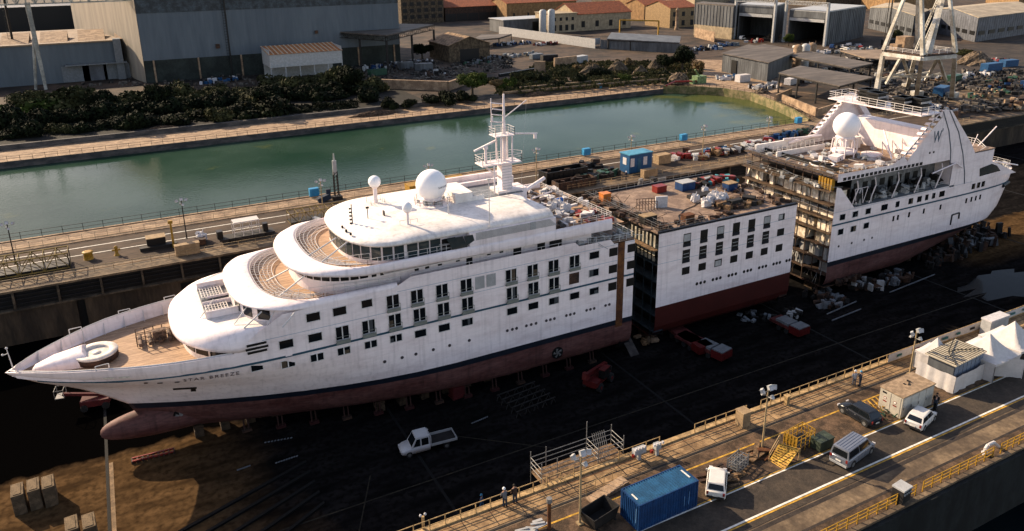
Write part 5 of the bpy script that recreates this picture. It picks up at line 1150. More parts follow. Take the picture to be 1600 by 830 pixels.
rbld('warehouse', 'long grey warehouse with a window band, left of the wider one', (1356, 44), (1424, 61), (1447, 50), 11.5, corr, mat('roof_cream', (.34,.28,.20), rough=.8, var=.2, scale=.15), 2, nwin=7, group='grey warehouses at the top right')
rbld('warehouse', 'wide grey warehouse with pale roof at the right edge, behind the big crane', (1448, 48), (1523, 66), (1625, 50), 11.5, corr_d, mat('roof_cream', (.46,.40,.31)), 2.5, nwin=7, group='grey warehouses at the top right')
rbld('brick_block', 'brown roofed block at the very top, above the open boat halls', (1345, 12), (1395, 20), (1470, 12), 9, plaster2, rooft, 3); rbld('brick_block', 'sandy roofed long block at the top right, above the first warehouse', (1180, 2), (1290, 14), (1390, 4), 12, stone, mat('roof_cream', (.46,.40,.31)), 3)
rbld('brick_block', 'brown low block above the grey warehouse at the top right corner', (1540, 4), (1590, 14), (1640, 6), 9, plaster2, roofg, 3); rbld('brick_block', 'dark tiled block at the top, left of the arched ochre house', (925, 6), (965, 14), (1010, 4), 10, stone, rooft, 3)
rbld('brick_block', 'tile roofed block at the top edge left of the orange roofed house', (730, 6), (775, 12), (830, 0), 12, plaster2, rooft, 3); rbld('brick_block', 'tile roofed block at the top edge between arched house and boat halls', (1040, 4), (1085, 14), (1140, 2), 10, plaster, rooft, 3)
# low mid yard sheds
a, b, c = P(1128, 112, G), P(1198, 128, G), P(1236, 112, G)
t = thing('steel_shed', 'grey corrugated shed with sliding doors near the end of the basin', 'shed', (b.x, b.y, G))
dx = (b-a); px_ = a+ (c-b); h = 6.6; g = MB(); g.prism([(b.x, b.y), (c.x, c.y), (px_.x, px_.y), (a.x, a.y)], G-.3, G+h); 
for i in range(22): q = a+dx*(i/22.); g.obox((q.x, q.y, G+h/2), .12, .3, h)
g.build('wall', corr, t)
n1 = (a-b).normalized(); n2 = (c-b).normalized(); e = .7; g = MB()
R4 = [b-n1*e-n2*e, c+n2*e-n1*e, px_+n1*e+n2*e, a+n1*e-n2*e]; g.add([(R4[0].x, R4[0].y, G+h), (R4[1].x, R4[1].y, G+h+.3), (R4[2].x, R4[2].y, G+h+.5), (R4[3].x, R4[3].y, G+h+.1)]+[(R4[0].x, R4[0].y, G+h+.3), (R4[1].x, R4[1].y, G+h+.6), (R4[2].x, R4[2].y, G+h+.8), (R4[3].x, R4[3].y, G+h+.4)], [(4, 5, 6, 7), (0, 3, 2, 1), (0, 1, 5, 4), (1, 2, 6, 5), (2, 3, 7, 6), (3, 0, 4, 7)]); g.build('roof', roofg, t)
q = a+dx*.28; g = MB(); g.obox((q.x-.2, q.y-.05, G+2.6), .3, 3.2, 5.2, math.atan2(dx.y, dx.x)-math.pi/2); g.build('door', blackm, t)
def slab_roof(label, pts, z, thick, m, cols, cat='shelter', name='open_shelter', zc=None, group=None, beam=True):
    Pp = [P(x, y, z) for x, y in pts]; c0 = sum(Pp, Vector())/len(Pp); t = thing(name, label, cat, (c0.x, c0.y, G), 0, group)
    g = MB(); g.prism([(p.x, p.y) for p in Pp][::-1], z, z+thick); g.build('roof', m, t)
    for (i, j, f) in cols:
        q = Pp[i]*(1-f)+Pp[j]*f; q = q+(c0-q)*.04; g = MB(); g.box(q.x-.2, q.x+.2, q.y-.2, q.y+.2, G-.2, z-.01); g.build('column', darksteel, t)
    if beam:
        g = MB()
        for i in range(len(Pp)): a = Pp[i]+(c0-Pp[i])*.03; b = Pp[(i+1) % len(Pp)]; b = b+(c0-b)*.03; g.bar((a.x, a.y, z-.25), (b.x, b.y, z-.25), .3)
        g.build('beam', darksteel, t)
    return t
slab_roof('big brown roofed open shelter over bays beside the basin end', [(1216, 115), (1250, 104), (1365, 122), (1312, 136)], 15.5, .3, roofg, [(0, 3, 0), (0, 3, .33), (0, 3, .66), (3, 0, 0), (3, 2, .45), (3, 2, 1), (0, 1, 1)])
slab_roof('long low flat roof running behind the corrugated shed', [(1232, 88), (1260, 80), (1364, 100), (1330, 108)], 15, .3, roofg, [(0, 3, 0), (0, 3, .5), (3, 0, 0), (3, 2, 1), (0, 1, 1)])
slab_roof('flat sandy roof right of the twin pale silos', [(1312, 80), (1390, 78), (1420, 96), (1352, 92)], 13, .3, mat('roof_sandy', (.36,.28,.22)), [(0, 3, 0), (3, 2, 0), (3, 2, 1), (0, 1, 1)])
slab_roof('low grey shed roof in front of the striped hoarding', [(1168, 74), (1196, 70), (1262, 82), (1230, 90)], 13, .3, roofg, [(0, 3, 0), (0, 3, 1), (3, 2, 1)])
slab_roof('long blue grey flat roof before the cream house', [(948, 62), (1062, 68), (1064, 58), (955, 52)], 13.5, .4, corr, [(0, 1, 0), (0, 1, .33), (0, 1, .66), (0, 1, 1)])
slab_roof('small dark awning roof left of the stone shed, before the road', [(735, 64), (780, 60), (800, 54), (752, 55)], 13, .3, roofg, [(0, 1, 0), (0, 1, 1), (2, 3, 0)])
for i, (px_, py_) in enumerate(((1244, 106), (1256, 104), (1266, 102))):
    a = P(px_, py_, G); g = MB(); g.lathe([(1.7, 0), (1.7, 8), (1.2, 8.7), (.2, 9)], (0, 0, 0), 14); g.tube((1.75, 0, 0), (1.75, 0, 9.5), .08)
    one(g, 'storage_silo', conc_l if i != 1 else lgrey, ['pale round silo left of three behind the open shelter', 'shorter grey silo in the middle of three behind the open shelter', 'cream round silo right of three behind the open shelter'][i], 'silo', (a.x, a.y, G), group='silos behind the open shelter')
# concrete bays
for i, (p0, p1, hh) in enumerate((((1222, 160), (1275, 182), 2.4), ((1275, 182), (1318, 168), 2.0), ((1212, 158), (1236, 148), 2.0))):
    a, b = P(*p0, G), P(*p1, G); d = b-a; g = MB(); g.obox(((a.x+b.x)/2, (a.y+b.y)/2, G+hh/2), d.length, .5, hh, math.atan2(d.y, d.x))
    tag(g.build('retaining_wall', conc_l), ['pale bay wall facing the basin under the brown shelter', 'pale bay wall at the right end of the brown shelter', 'short pale bay wall at the left end of the brown shelter'][i], 'wall', 'bay walls under the shelter')
# fences
for p0, p1, hh, lab, m in (((780, 54), (930, 76), 4.5, 'long grey corrugated hoarding between the road and the white unit', lgrey), ((938, 76), (1064, 84), 4.2, 'grey corrugated hoarding below the blue grey flat roof', corr), ((1085, 58), (1116, 66), 5, 'short concrete yard wall before the ribbed hall', conc_l), ((1296, 62), (1300, 64), 4, '', None)):
    if not lab: continue
    a, b = P(*p0, G), P(*p1, G); d = b-a; g = MB(); g.obox(((a.x+b.x)/2, (a.y+b.y)/2, G+hh/2), d.length, .25, hh, math.atan2(d.y, d.x)); n = int(d.length/2)
    for i in range(n): q = a+d*(i/n); g.obox((q.x, q.y-.18, G+hh/2), .15, .15, hh)
    tag(g.build('hoarding', m), lab, 'fence')
a = P(925, 72, G); g = MB(); g.box(-4, 4, -.1, .1, .6, 3.8); one(g, 'notice_board', lgrey, 'pale square board on the hoarding by the orange netting', 'sign', (a.x, a.y-1, G))
a, b = P(886, 66, G), P(918, 74, G); d = b-a; g = MB(); g.obox(((a.x+b.x)/2, (a.y+b.y)/2-1.5, G+1.2), d.length, .1, 1.5, math.atan2(d.y, d.x)); tag(g.build('safety_net', orange), 'orange safety netting along the grey hoarding', 'netting')
# low ruined walls before the shrubs
for i, (p0, p1, hh, m) in enumerate((((585, 138), (700, 142), 3.2, conc_l), ((700, 142), (728, 132), 3.0, conc_l), ((866, 105), (900, 101), 3.6, conc_l), ((835, 112), (852, 112), 4.0, conc_l), ((780, 120), (850, 108), 1.0, blackm), ((812, 140), (1090, 116), .9, conc))):
    a, b = P(*p0, G), P(*p1, G); d = b-a; g = MB(); g.obox(((a.x+b.x)/2, (a.y+b.y)/2, G+hh/2), d.length, 1.0, hh, math.atan2(d.y, d.x))
    tag(g.build('ruined_wall', m), ['long sunlit terrace wall below the stone shed', 'short return of the terrace wall below the stone shed', 'pale low block of masonry right of the rubble yard', 'small white cube of masonry before the rubble yard', 'dark low trench wall before the rubble yard', 'long straight pipe wall along the shrubs right of the mast'][i], 'wall')
a, b = P(1010, 98, G), P(1050, 104, G)
for i, (px_, py_, w_, hh) in enumerate(((925, 116, 12, 4), (965, 112, 10, 4.5), (1000, 118, 8, 4), (1025, 108, 10, 4))):
    a = P(px_, py_, G); g = heap(0, 0, 0, w_, w_*.7, hh, stone, 50+i); one(g, 'rock_outcrop', stone, ['broken rock mound left of four among the shrubs behind the basin', 'second broken rock mound from the left behind the basin', 'third broken rock mound from the left behind the basin', 'broken rock mound beside the dark green tree'][i], 'rock', (a.x, a.y, G-.3), group='rock mounds behind the basin')
# big lattice tower crane on a portal, right
tc = thing('portal_crane', 'tall cream portal crane on four splayed legs standing behind the funnel', 'crane', (*P(1420, 150, Q)[:2], G))
cream_s = mat('crane_cream', (.50,.48,.43), rough=.6, var=.25, scale=.3, col2=(.28,.25,.20))
ft = [P(1365, 162, G), P(1424, 142, G), P(1490, 150, G), P(1400, 146, G)]
f0, f1, f2 = P(1366, 162, G), P(1422, 178, G), P(1488, 152, G)
dxv = (f2-f0); 
zp = 24.5
c_ = [P(1380, 84, zp), P(1440, 92, zp), P(1492, 88, zp), P(1432, 80, zp)]
base = [P(1366, 164, G), P(1432, 150, G), P(1487, 152, G), P(1418, 138, G)]
for b, k in zip(base, c_): g = MB(); g.tube(b, k, .95, .7, n=4); g.box(b.x-1.6, b.x+1.6, b.y-1.2, b.y+1.2, G, G+1.6); g.build('leg', cream_s, tc)
g = MB()
for i in range(4): a, b = c_[i], c_[(i+1) % 4]; g.bar(a, b, 1.0)
for a, b in ((base[0], (c_[0]+c_[1])/2), (base[1], (c_[0]+c_[1])/2), (base[2], (c_[2]+c_[1])/2), (base[1], (c_[2]+c_[1])/2)): g.bar(Vector(a)*.55+Vector(b)*.45, b, .7); g.bar(Vector(a)*.35+Vector(b)*.65, Vector(base[1])*.5+Vector(c_[1])*.5 if a is not base[1] else Vector(base[0])*.5+Vector(c_[0])*.5, .5)
g.build('portal_beam', cream_s, tc)
g = MB(); g.prism([(p.x, p.y) for p in c_], zp+.6, zp+1.0); g.build('portal_deck', brownsteel, tc)
rail(tc, [(p.x, p.y, zp+1) for p in c_+[c_[0]]], 1.1, 3, .06)
ctr = sum(c_, Vector())/4; tops = [S(1418, -20, c_[0].y), S(1448, -20, c_[1].y), S(1483, -20, c_[2].y), S(1452, -20, c_[3].y)]
tp = [S(1432, -60, ctr.y+q) for q in (3, -3)]; zt_ = 52
ap = Vector((ctr.x, ctr.y, 62))
g = MB(); ups = [P(1380, 84, zp), P(1441, 92, zp), P(1492, 88, zp), P(1432, 80, zp)]
for k, (p, u) in enumerate(zip(ups, ((1412, 0), (1440, 0), (1484, 0), (1434, 0)))):
    e = S(u[0], u[1], p.y+(ctr.y-p.y)*.3); e = Vector(p)+(e-Vector(p))*1.25; g.tube(Vector(p)+Vector((0, 0, 1)), e, .7, .5, n=4)
g.bar(ups[1]+Vector((1, 0, 1)), S(1470, 0, ctr.y), 1.0); g.bar(ups[1]+Vector((3, 0, 1)), S(1476, 0, ctr.y)+Vector((0, 0, 4)), .8)
g.build('upper_leg', cream_s, tc)
g = MB(); truss(g, (ctr.x+1, ctr.y, zp+1), (ctr.x+1.2, ctr.y+.2, zp+1.1), 1, 1, 1)
a = Vector((ctr.x-1, ctr.y, zp+1)); b = S(1472, -10, ctr.y)
d = b-a; 
for o in ((0, .8), (0, -.8), (.9, .8), (.9, -.8)): g.bar(a+Vector((o[0], o[1], 0)), b+Vector((o[0], o[1], 0)), .2)
for i in range(22): q = a+d*(i/22); q2 = a+d*((i+1)/22); g.bar(q+Vector((0, .8, 0)), q2+Vector((.9, .8, 0)), .13); g.bar(q+Vector((0, -.8, 0)), q2+Vector((.9, -.8, 0)), .13)
g.build('lattice_jib', cream_s, tc)
g = MB(); q = P(1412, 76, zp+1); g.box(q.x-2, q.x+2, q.y-1.5, q.y+1.5, zp+1, zp+4.5); g.box(q.x-5, q.x-3, q.y-1.5, q.y+1, zp+1, zp+2.6); g.build('machine_house', conc_l, tc)
dl = MB(); a = P(1372, 158, G); b = S(1395, 0, a.y); dl.tube(a, b, .22, n=4); dl.tube(a+Vector((-1.3, 0, 0)), b+Vector((-1.3, 0, 0)), .12, n=4); tag(dl.build('ladder_mast', darksteel), 'thin dark mast leaning beside the cream portal crane', 'mast')
# yard litter: containers, tanks, skips and vehicles far off
def crate_at(px_, py_, l, w_, h, m, label, z=G, rz=None, name='shipping_container', cat='container', group='containers in the far yard', ribs=True):
    a = P(px_, py_, z); g = MB(); g.box(-l/2, l/2, -w_/2, w_/2, .1, h)
    if ribs:
        for i in range(int(l/.6)): g.box(-l/2+.2+i*.6, -l/2+.45+i*.6, -w_/2-.04, -w_/2, .2, h-.15)
    one(g, name, m, label, cat, (a.x, a.y, z), rz if rz is not None else 0, group)
LB = [(1470, 150, 7, 3, 3, cyan, 'blue site box under the right leg of the cream crane'), (1548, 112, 9, 3, 3.2, cyan, 'bright blue container at the right edge of the far yard'), (1518, 98, 8, 3, 2.8, yel, 'yellow open skip at the right of the far yard'), (1575, 104, 7, 3, 2.6, cyan, 'blue container under the yellow skip, far right'), (1388, 70, 8, 3, 2.6, darksteel, 'dark long tank container left of the cream crane'),
      (905, 98, 8, 3, 2.8, lgrey, 'pale container by the masonry block'), (858, 95, 7, 3, 2.6, darksteel, 'dark skip in the rubble yard, nearest'), (838, 92, 6, 2.4, 2.2, grey, 'grey skip in the rubble yard'), (662, 110, 7, 3, 2.8, corr, 'grey box under the steel shelter'), (634, 108, 6, 2.6, 2.8, corr, 'grey box under the steel shelter, the left one'), (556, 95, 7, 3, 2.4, lgrey, 'pale bundle box behind the rust striped shed'), (590, 118, 7, 2.6, 2.4, green, 'green skip in front of the steel shelter'),
      (324, 120, 12, 3, 3, green, 'green skip before the huge hall wall'), (1160, 128, 5, 2.5, 2.6, tarpw, 'white sheeted crate beside the corrugated shed'), (1235, 132, 5, 2.4, 2.2, bagw, 'white crate stack right of the corrugated shed'), (1490, 128, 6, 3, 2.4, green, 'green crate behind the funnel bridge'), (20, 42, 5, 3, 7, cyan, 'blue cabin before the dark open hall')]
for (a_, b_2, l, w_, h_, m, lab) in LB: crate_at(a_, b_2, l, w_, h_, m, lab, rz=random.uniform(-.2, .5))
# heaped junk as individual piles
rr = random.Random(12)
def junk(px_, py_, w_, n, mats_, lab, z=G, h=1.6, group='junk piles about the yard', d=None):
    a = P(px_, py_, z); t = thing('junk_pile', lab, 'pile', (a.x, a.y, z), 0, group)
    for k, m in enumerate(mats_):
        g = MB()
        for _ in range(n//len(mats_)): g.obox((a.x+rr.uniform(-w_, w_)/2, a.y+rr.uniform(-1, 1)*(d or w_*.3), z+rr.uniform(.1, h)/2), rr.uniform(.5, 2.2), rr.uniform(.3, 1.2), rr.uniform(.3, h), rr.uniform(0, 3), rr.uniform(-.2, .2), rr.uniform(-.2, .2))
        g.build(['pallet_stack', 'scrap_metal', 'sheeting'][k % 3], m, t)
JP = [(800, 70, 26, 60, (blue, darksteel, bagw), 'row of blue and dark bundles along the road below the white unit'), (855, 70, 18, 40, (redp, brownsteel, bagw), 'row of red and brown bundles along the road before the silos'), (770, 92, 22, 50, (darksteel, grey, brownsteel), 'dark scrap rows left of the rubble yard'), (880, 95, 10, 24, (brownsteel, conc_l, darksteel), 'brown scrap heap beside the pale container'),
      (1138, 124, 12, 30, (bagw, lgrey, cyan), 'white bags and sheets along the corrugated shed'), (1195, 138, 14, 36, (bagw, darksteel, lgrey), 'pale junk right of the white bags, before the shelter'), (1290, 84, 20, 50, (darksteel, bagw, grey), 'dark machinery parts behind the three silos'), (1345, 96, 26, 60, (bagw, darksteel, corr), 'pale stacked sheets beyond the brown shelter'), (1400, 118, 24, 60, (darksteel, lgrey, brownsteel), 'stacked steel parts between the crane legs'),
      (1450, 128, 20, 60, (darksteel, wood, lgrey), 'timber and steel parts under the crane portal'), (1520, 120, 26, 60, (darksteel, grey, bagw), 'mixed steel heaps right of the cream crane'), (1570, 128, 26, 50, (darksteel, brownsteel, green), 'dark machinery heaps at the right edge of the far yard'), (1380, 168, 14, 40, (orange, darksteel, brownsteel), 'orange and dark gear at the foot of the crane'),
      (640, 100, 26, 50, (corr_d, darksteel, bagw), 'dark stacked goods under the steel shelter'), (550, 118, 12, 30, (bagw, darksteel, green), 'pale and green scraps left of the steel shelter'), (345, 128, 18, 40, (bagw, cyan, darksteel), 'bluish sheet scraps at the foot of the huge hall'), (1130, 72, 20, 40, (darksteel, blue, grey), 'dark parked gear before the ribbed boat hall'), (1330, 74, 18, 36, (grey, bagw, darksteel), 'pale and grey gear before the blank boat hall'), (1000, 62, 16, 30, (bagw, grey, darksteel), 'pale bundles behind the blue grey flat roof'),
      (1540, 150, 24, 40, (conc_l, darksteel, green), 'low dark gear along the right quay, behind the stern'), (1440, 172, 16, 30, (blue, darksteel, bagw), 'blue and dark gear on the quay just behind the funnel')]
for (a_, b_2, w_, n_, ms, lab) in JP: junk(a_, b_2, w_*.8, n_, ms, lab, d=2.2, h=2.0)
for i, (px_, py_, w_, hh) in enumerate(((1525, 100, 16, 5), (1060, 128, 10, 3.5), (1190, 145, 6, 1.6), (1210, 60, 14, 3))):
    a = P(px_, py_, G); g = heap(0, 0, 0, w_, w_*.8, hh, earth, 80+i); one(g, 'rubble_heap', mat('rubble', (.18,.13,.085), rough=1, var=.5, scale=1.2, bump=.8), ['brown rubble cone right of the cream crane', 'pale rubble heap at the corner of the green basin', 'low sand heap before the brown shelter', 'rubble slope behind the open boat halls'][i], 'heap', (a.x, a.y, G-.1))
# parked cars far off (small but whole)
def small_car(m, label, px_, py_, rz, van=False):
    a = P(px_, py_, G); t = thing('parked_car', label, 'car', (a.x, a.y, G), rz, 'cars parked in the far yard')
    g = MB(); H = 2.0 if van else 1.45
    for sx in (1,): g.prismY([(-2.1, .3), (2.1, .3), (2.15, .8), (1.3, .95), (.7, H), (-1.6, H), (-2.1, 1.0)], -.85, .85)
    g.build('body', m, t, world=False, bevel=.08); g = MB(); g.prismY([(1.15, 1.0), (.66, H-.08), (-1.5, H-.08), (-1.95, 1.0)], -.87, .87); g.build('window', winglass, t, world=False)
    for x in (-1.35, 1.35):
        for y in (-.8, .8): g = MB(); g.tube((x, y-.1, .32), (x, y+.1, .32), .32, n=10); g.build('wheel', rubber, t, world=False)
CARS = [(1160, 62, lineW, .3, 1, 'white van before the first open boat hall'), (1244, 76, lineW, .2, 0, 'white car right of the first open boat hall'), (1258, 74, darksteel, .4, 0, 'dark car beside the white car before the boat halls'), (1300, 76, blue, .5, 1, 'blue van beside the blank boat hall'), (1320, 79, lineW, 1.5, 0, 'white car left of the blank hall corner'), (975, 62, lineW, .2, 1, 'white van beside the yellow frame, behind the flat roof'), (992, 61, lgrey, .2, 0, 'pale car right of the white van, behind the flat roof'),
        (880, 62, darksteel, .1, 0, 'dark car at the foot of the cream wing'), (893, 62, lgrey, .1, 0, 'grey car at the foot of the cream wing'), (906, 61, blackm, .1, 0, 'black car at the right of the cream wing'), (1382, 82, lineW, .7, 0, 'white car beyond the crane portal'), (1345, 76, redp, .5, 0, 'red car right of the boat halls'), (1398, 76, lgrey, .5, 0, 'grey car beyond the crane portal')]
for px_, py_, m, rz, vn, lab in CARS: small_car(m, lab, px_, py_, rz, vn)

# ground cover and more gear of the far yard
rr = random.Random(77); g = MB()
def scatter(g, n, quad, z, smin, smax, hmax, flat=False):
    A, B, C_, D = [P(x, y, z) for x, y in quad]
    for _ in range(n):
        u, v = rr.random(), rr.random(); p = (A*(1-u)+B*u)*(1-v)+(D*(1-u)+C_*u)*v; s_ = rr.uniform(smin, smax); h_ = rr.uniform(.3, 1)*hmax; a = rr.uniform(0, 3.14)
        for k in range(3):
            t_ = a+k*1.05; g.add([(p.x-s_*math.cos(t_), p.y-s_*math.sin(t_), z), (p.x+s_*math.cos(t_), p.y+s_*math.sin(t_), z), (p.x+s_*.6*math.cos(t_)+rr.uniform(-.3, .3), p.y+s_*.6*math.sin(t_), z+h_), (p.x-s_*.4*math.cos(t_), p.y-s_*.4*math.sin(t_)+rr.uniform(-.3, .3), z+h_*.8)], [(0, 1, 2, 3)])
scatter(g, 2600, [(770, 150), (1085, 128), (1080, 96), (840, 98)], G, .3, .9, 1.4)
weed = mat('weed_dry', (.085,.07,.025), rough=.95, var=.4, scale=.3, col2=(.03,.035,.012)); tag(g.build('dry_grass', weed), 'dry weeds and scrub covering the hollow behind the basin', 'weeds', kind='stuff')
g = MB(); scatter(g, 1500, [(0, 222), (560, 172), (560, 160), (0, 205)], G-.5, .3, .9, 1.5); tag(g.build('dry_grass', mat('weed_dark', (.02,.022,.010), rough=.95, var=.4)), 'dark undergrowth at the foot of the shrub slope', 'undergrowth', kind='stuff')
g = MB()
for quad, n in (([(1290, 120), (1380, 135), (1400, 100), (1310, 90)], 260), ([(1490, 140), (1600, 150), (1600, 110), (1500, 110)], 320), ([(1300, 84), (1400, 96), (1400, 78), (1300, 72)], 160), ([(640, 130), (800, 110), (800, 85), (740, 90)], 260), ([(540, 135), (700, 130), (690, 95), (550, 100)], 300), ([(1380, 150), (1480, 165), (1490, 130), (1380, 120)], 260), ([(1500, 175), (1600, 172), (1600, 158), (1500, 158)], 160), ([(110, 135), (420, 135), (420, 118), (240, 118)], 160)):
    A, B, C_, D = [P(x, y, G) for x, y in quad]
    for _ in range(n): u, v = rr.random(), rr.random(); p = (A*(1-u)+B*u)*(1-v)+(D*(1-u)+C_*u)*v; h_ = rr.uniform(.15, 1.1); g.obox((p.x, p.y, G+h_/2), rr.uniform(.4, 2.2), rr.uniform(.3, 1.), h_, rr.uniform(0, 3.1), rr.uniform(-.2, .2))
tag(g.build('yard_scrap', mat('scrap_mixed', (.10,.085,.07), rough=.8, var=.8, scale=.25, col2=(.012,.011,.010), lo=.45, hi=.55)), 'countless scraps, sheets and stones strewn over the far yard', 'scrap', kind='stuff')
MORE = [(590, 108, 14, 30, (darksteel, lgrey, blue), 'pale and blue bundles under the left half of the steel shelter'), (680, 118, 10, 20, (lgrey, darksteel, brownsteel), 'pale scraps on the terrace below the stone shed'), (745, 100, 14, 30, (darksteel, grey, green), 'dark skips right of the stone shed'), (815, 88, 16, 30, (darksteel, grey, lgrey), 'dark bundles between road and rubble yard'),
        (1255, 128, 12, 30, (darksteel, lgrey, brownsteel), 'stored parts beneath the brown open shelter'), (1300, 112, 16, 40, (lgrey, darksteel, corr), 'pale profiles between the two long shelter roofs'), (1330, 150, 10, 24, (orange, brownsteel, darksteel), 'orange machine beside the right end of the brown shelter'), (1420, 92, 18, 30, (darksteel, lgrey, grey), 'gear beyond the portal of the cream crane'), (1556, 98, 16, 34, (darksteel, redp, lgrey), 'dark and red gear beyond the yellow skip'),
        (1580, 138, 18, 40, (darksteel, blue, brownsteel), 'dark and blue gear at the far right edge of the yard'), (1345, 80, 14, 30, (lgrey, darksteel, grey), 'pale bundles by the corner of the blank side wall'), (1010, 72, 16, 24, (darksteel, blue, grey), 'dark gear at the foot of the grey hoarding'), (1180, 66, 12, 20, (darksteel, lgrey, redp), 'small gear before the first open hall'), (1105, 78, 16, 36, (blue, darksteel, lgrey), 'blue and dark gear along the concrete yard wall'), (1590, 165, 16, 26, (conc_l, darksteel, brownsteel), 'pale stone blocks on the right quay edge'), (1480, 178, 14, 24, (darksteel, brownsteel, lgrey), 'dark gear on the quay behind the funnel fin')]
for (a_, b_2, w_, n_, ms, lab) in MORE: junk(a_, b_2, w_*.9, n_, ms, lab, d=2.4, h=2.2)
a, b = P(786, 148, G), P(1040, 126, G); g = MB(); g.tube((a.x, a.y, G+.5), (b.x, b.y, G+.5), .45, n=8); tag(g.build('pipeline', conc), 'long pale pipeline lying along the hollow behind the basin', 'pipe')
a, b = P(835, 62, G), P(990, 44, G+2); g = MB(); q = P(1030, 62, G); 
t = thing('loading_gantry', 'yellow portal gantry between the cream house and the blue grey flat roof', 'gantry', (q.x, q.y, G)); q0 = P(968, 58, G); q1 = P(1028, 60, G)
g = MB(); g.bar((q0.x, q0.y, G+9), (q1.x, q1.y, G+9), .7); g.bar((q0.x, q0.y, G), (q0.x, q0.y, G+9), .6); g.bar((q1.x, q1.y, G), (q1.x, q1.y, G+9), .6); g.build('frame', yel, t)
# ================================================================== shrubs and trees
leafm = mat('leaf_dark', (.012,.017,.006), rough=.9, var=.3, scale=.5, col2=(.003,.005,.002), spec=.1); leafo = mat('leaf_olive', (.060,.058,.022), rough=.9, var=.3, scale=.5, col2=(.016,.018,.007), spec=.1); leafb = mat('leaf_bright', (.045,.062,.010), rough=.9, var=.3, scale=.4, col2=(.02,.03,.006), spec=.1); dry = mat('leaf_dry', (.13,.09,.035), rough=.9, var=.3, scale=.5, col2=(.06,.04,.018))
bark = mat('bark', (.08,.06,.04), rough=.9, var=.3)
def crown_mesh(seed, r, h, n, leaf=.32, clumps=14, flat=.75):
    rs = np.random.RandomState(seed); cs = []
    for _ in range(clumps):
        a = rs.uniform(0, 6.28); q = r*math.sqrt(rs.uniform(0, 1))*.75; cs.append((q*math.cos(a), q*math.sin(a), rs.uniform(.25, .85)*h*(1-.35*q/r), rs.uniform(.3, .5)*r))
    g = MB()
    for i in range(n):
        c = cs[rs.randint(len(cs))]; d = rs.normal(size=3); d /= np.linalg.norm(d); k = c[3]*rs.uniform(.7, 1.08)
        p = Vector((c[0]+d[0]*k, c[1]+d[1]*k, max(.1, c[2]+d[2]*k*flat))); u = Vector(rs.normal(size=3)).normalized(); v = u.cross(Vector(d)).normalized()*leaf*rs.uniform(.6, 1.3); u = u*leaf*rs.uniform(.6, 1.3)
        g.add([p-u, p+v*.7, p+u, p-v*.7], [(0, 1, 2, 3)])
    return g
def plant(kind, label, x, y, z, sc, m, seed, rz, group, tree=False, name=None):
    t = thing(name or ('broad_tree' if tree else 'wild_shrub'), label, 'tree' if tree else 'shrub', (x, y, z), rz, group)
    if kind not in CM:
        CM[kind] = crown_mesh(seed, 3., 3.2, 2300, .30) if not tree else crown_mesh(seed, 3.4, 5.2, 3600, .28, 22).shift((0, 0, 1.6))
    me_name = kind+m.name
    if me_name not in CMESH:
        g = CM[kind]; o = g.build('crown', m, t, world=False); CMESH[me_name] = o.data
    else:
        o = bpy.data.objects.new('crown', CMESH[me_name]); C.objects.link(o); o.parent = t
    if ('s' if not tree else 't') not in CMESH:
        g = MB(); rr = random.Random(4)
        if tree:
            g.tube((0, 0, 0), (.1, .1, 2.6), .34, .22, n=8)
            for i in range(7): a = rr.uniform(0, 6.28); g.tube((.1, .1, 2.0+.25*i), (1.9*math.cos(a), 1.9*math.sin(a), 4.2+.3*i), .13, .04)
        else:
            for i in range(7): a = rr.uniform(0, 6.28); g.tube((.2*math.cos(a), .2*math.sin(a), 0), (1.5*math.cos(a), 1.5*math.sin(a), 1.9), .09, .03)
        o2 = g.build('trunk', bark, t, world=False); CMESH['s' if not tree else 't'] = o2.data
    else: o2 = bpy.data.objects.new('trunk', CMESH['s' if not tree else 't']); C.objects.link(o2); o2.parent = t
    t.scale = (sc*random.uniform(.75, 1.45), sc*random.uniform(.75, 1.3), sc*random.uniform(.7, 1.25)); return t
CM = {}; CMESH = {}
PL = []
rr = random.Random(33)
ROW = ['front', 'middle', 'back']
def near_word(px_):
    for a, w_ in ((60, 'below the gantry leg'), (130, 'below the low workshop gates'), (200, 'below the workshop corner'), (270, 'below the left corner of the huge hall'), (330, 'below the green skip'), (400, 'left of the raised white shed'), (470, 'below the raised white shed'), (535, 'below the right end of the raised white shed'), (600, 'left of the terrace wall'), (9999, 'below the terrace wall')):
        if px_ <= a: return w_
for r_, (yy0, yy1) in enumerate(((228, 236), (244, 254), (262, 276))):
    px_ = -14+r_*7
    while px_ < 585 if r_ < 2 else px_ < 560:
        y = rr.uniform(yy0, yy1); b = S(px_, 180, y)
        PL.append((px_, b.x, y, r_)); px_ += rr.uniform(17, 34)
cnt = {}
for (px_, x, y, r_) in PL:
    w_ = near_word(px_); key = (w_, r_); cnt[key] = cnt.get(key, 0)+1
    m = [leafm, leafm, leafo][r_] if rr.random() < .7 else leafo
    if r_ == 2 and px_ < 120: m = leafb
    o_ = {1: '', 2: 'second ', 3: 'third ', 4: 'fourth '}[min(4, cnt[key])]
    plant('bushA' if rr.random() < .5 else 'bushB', f'{o_}{"dark" if m is leafm else "olive" if m is leafo else "bright green"} shrub in the {ROW[r_]} row {w_}', x, y, G-.6, rr.choice((.9, 1.3, 1.6, 1.9))*(.8, 1, 1.2)[r_], m, 3+len(CM), rr.uniform(0, 6), 'shrubs on the dark slope behind the basin')
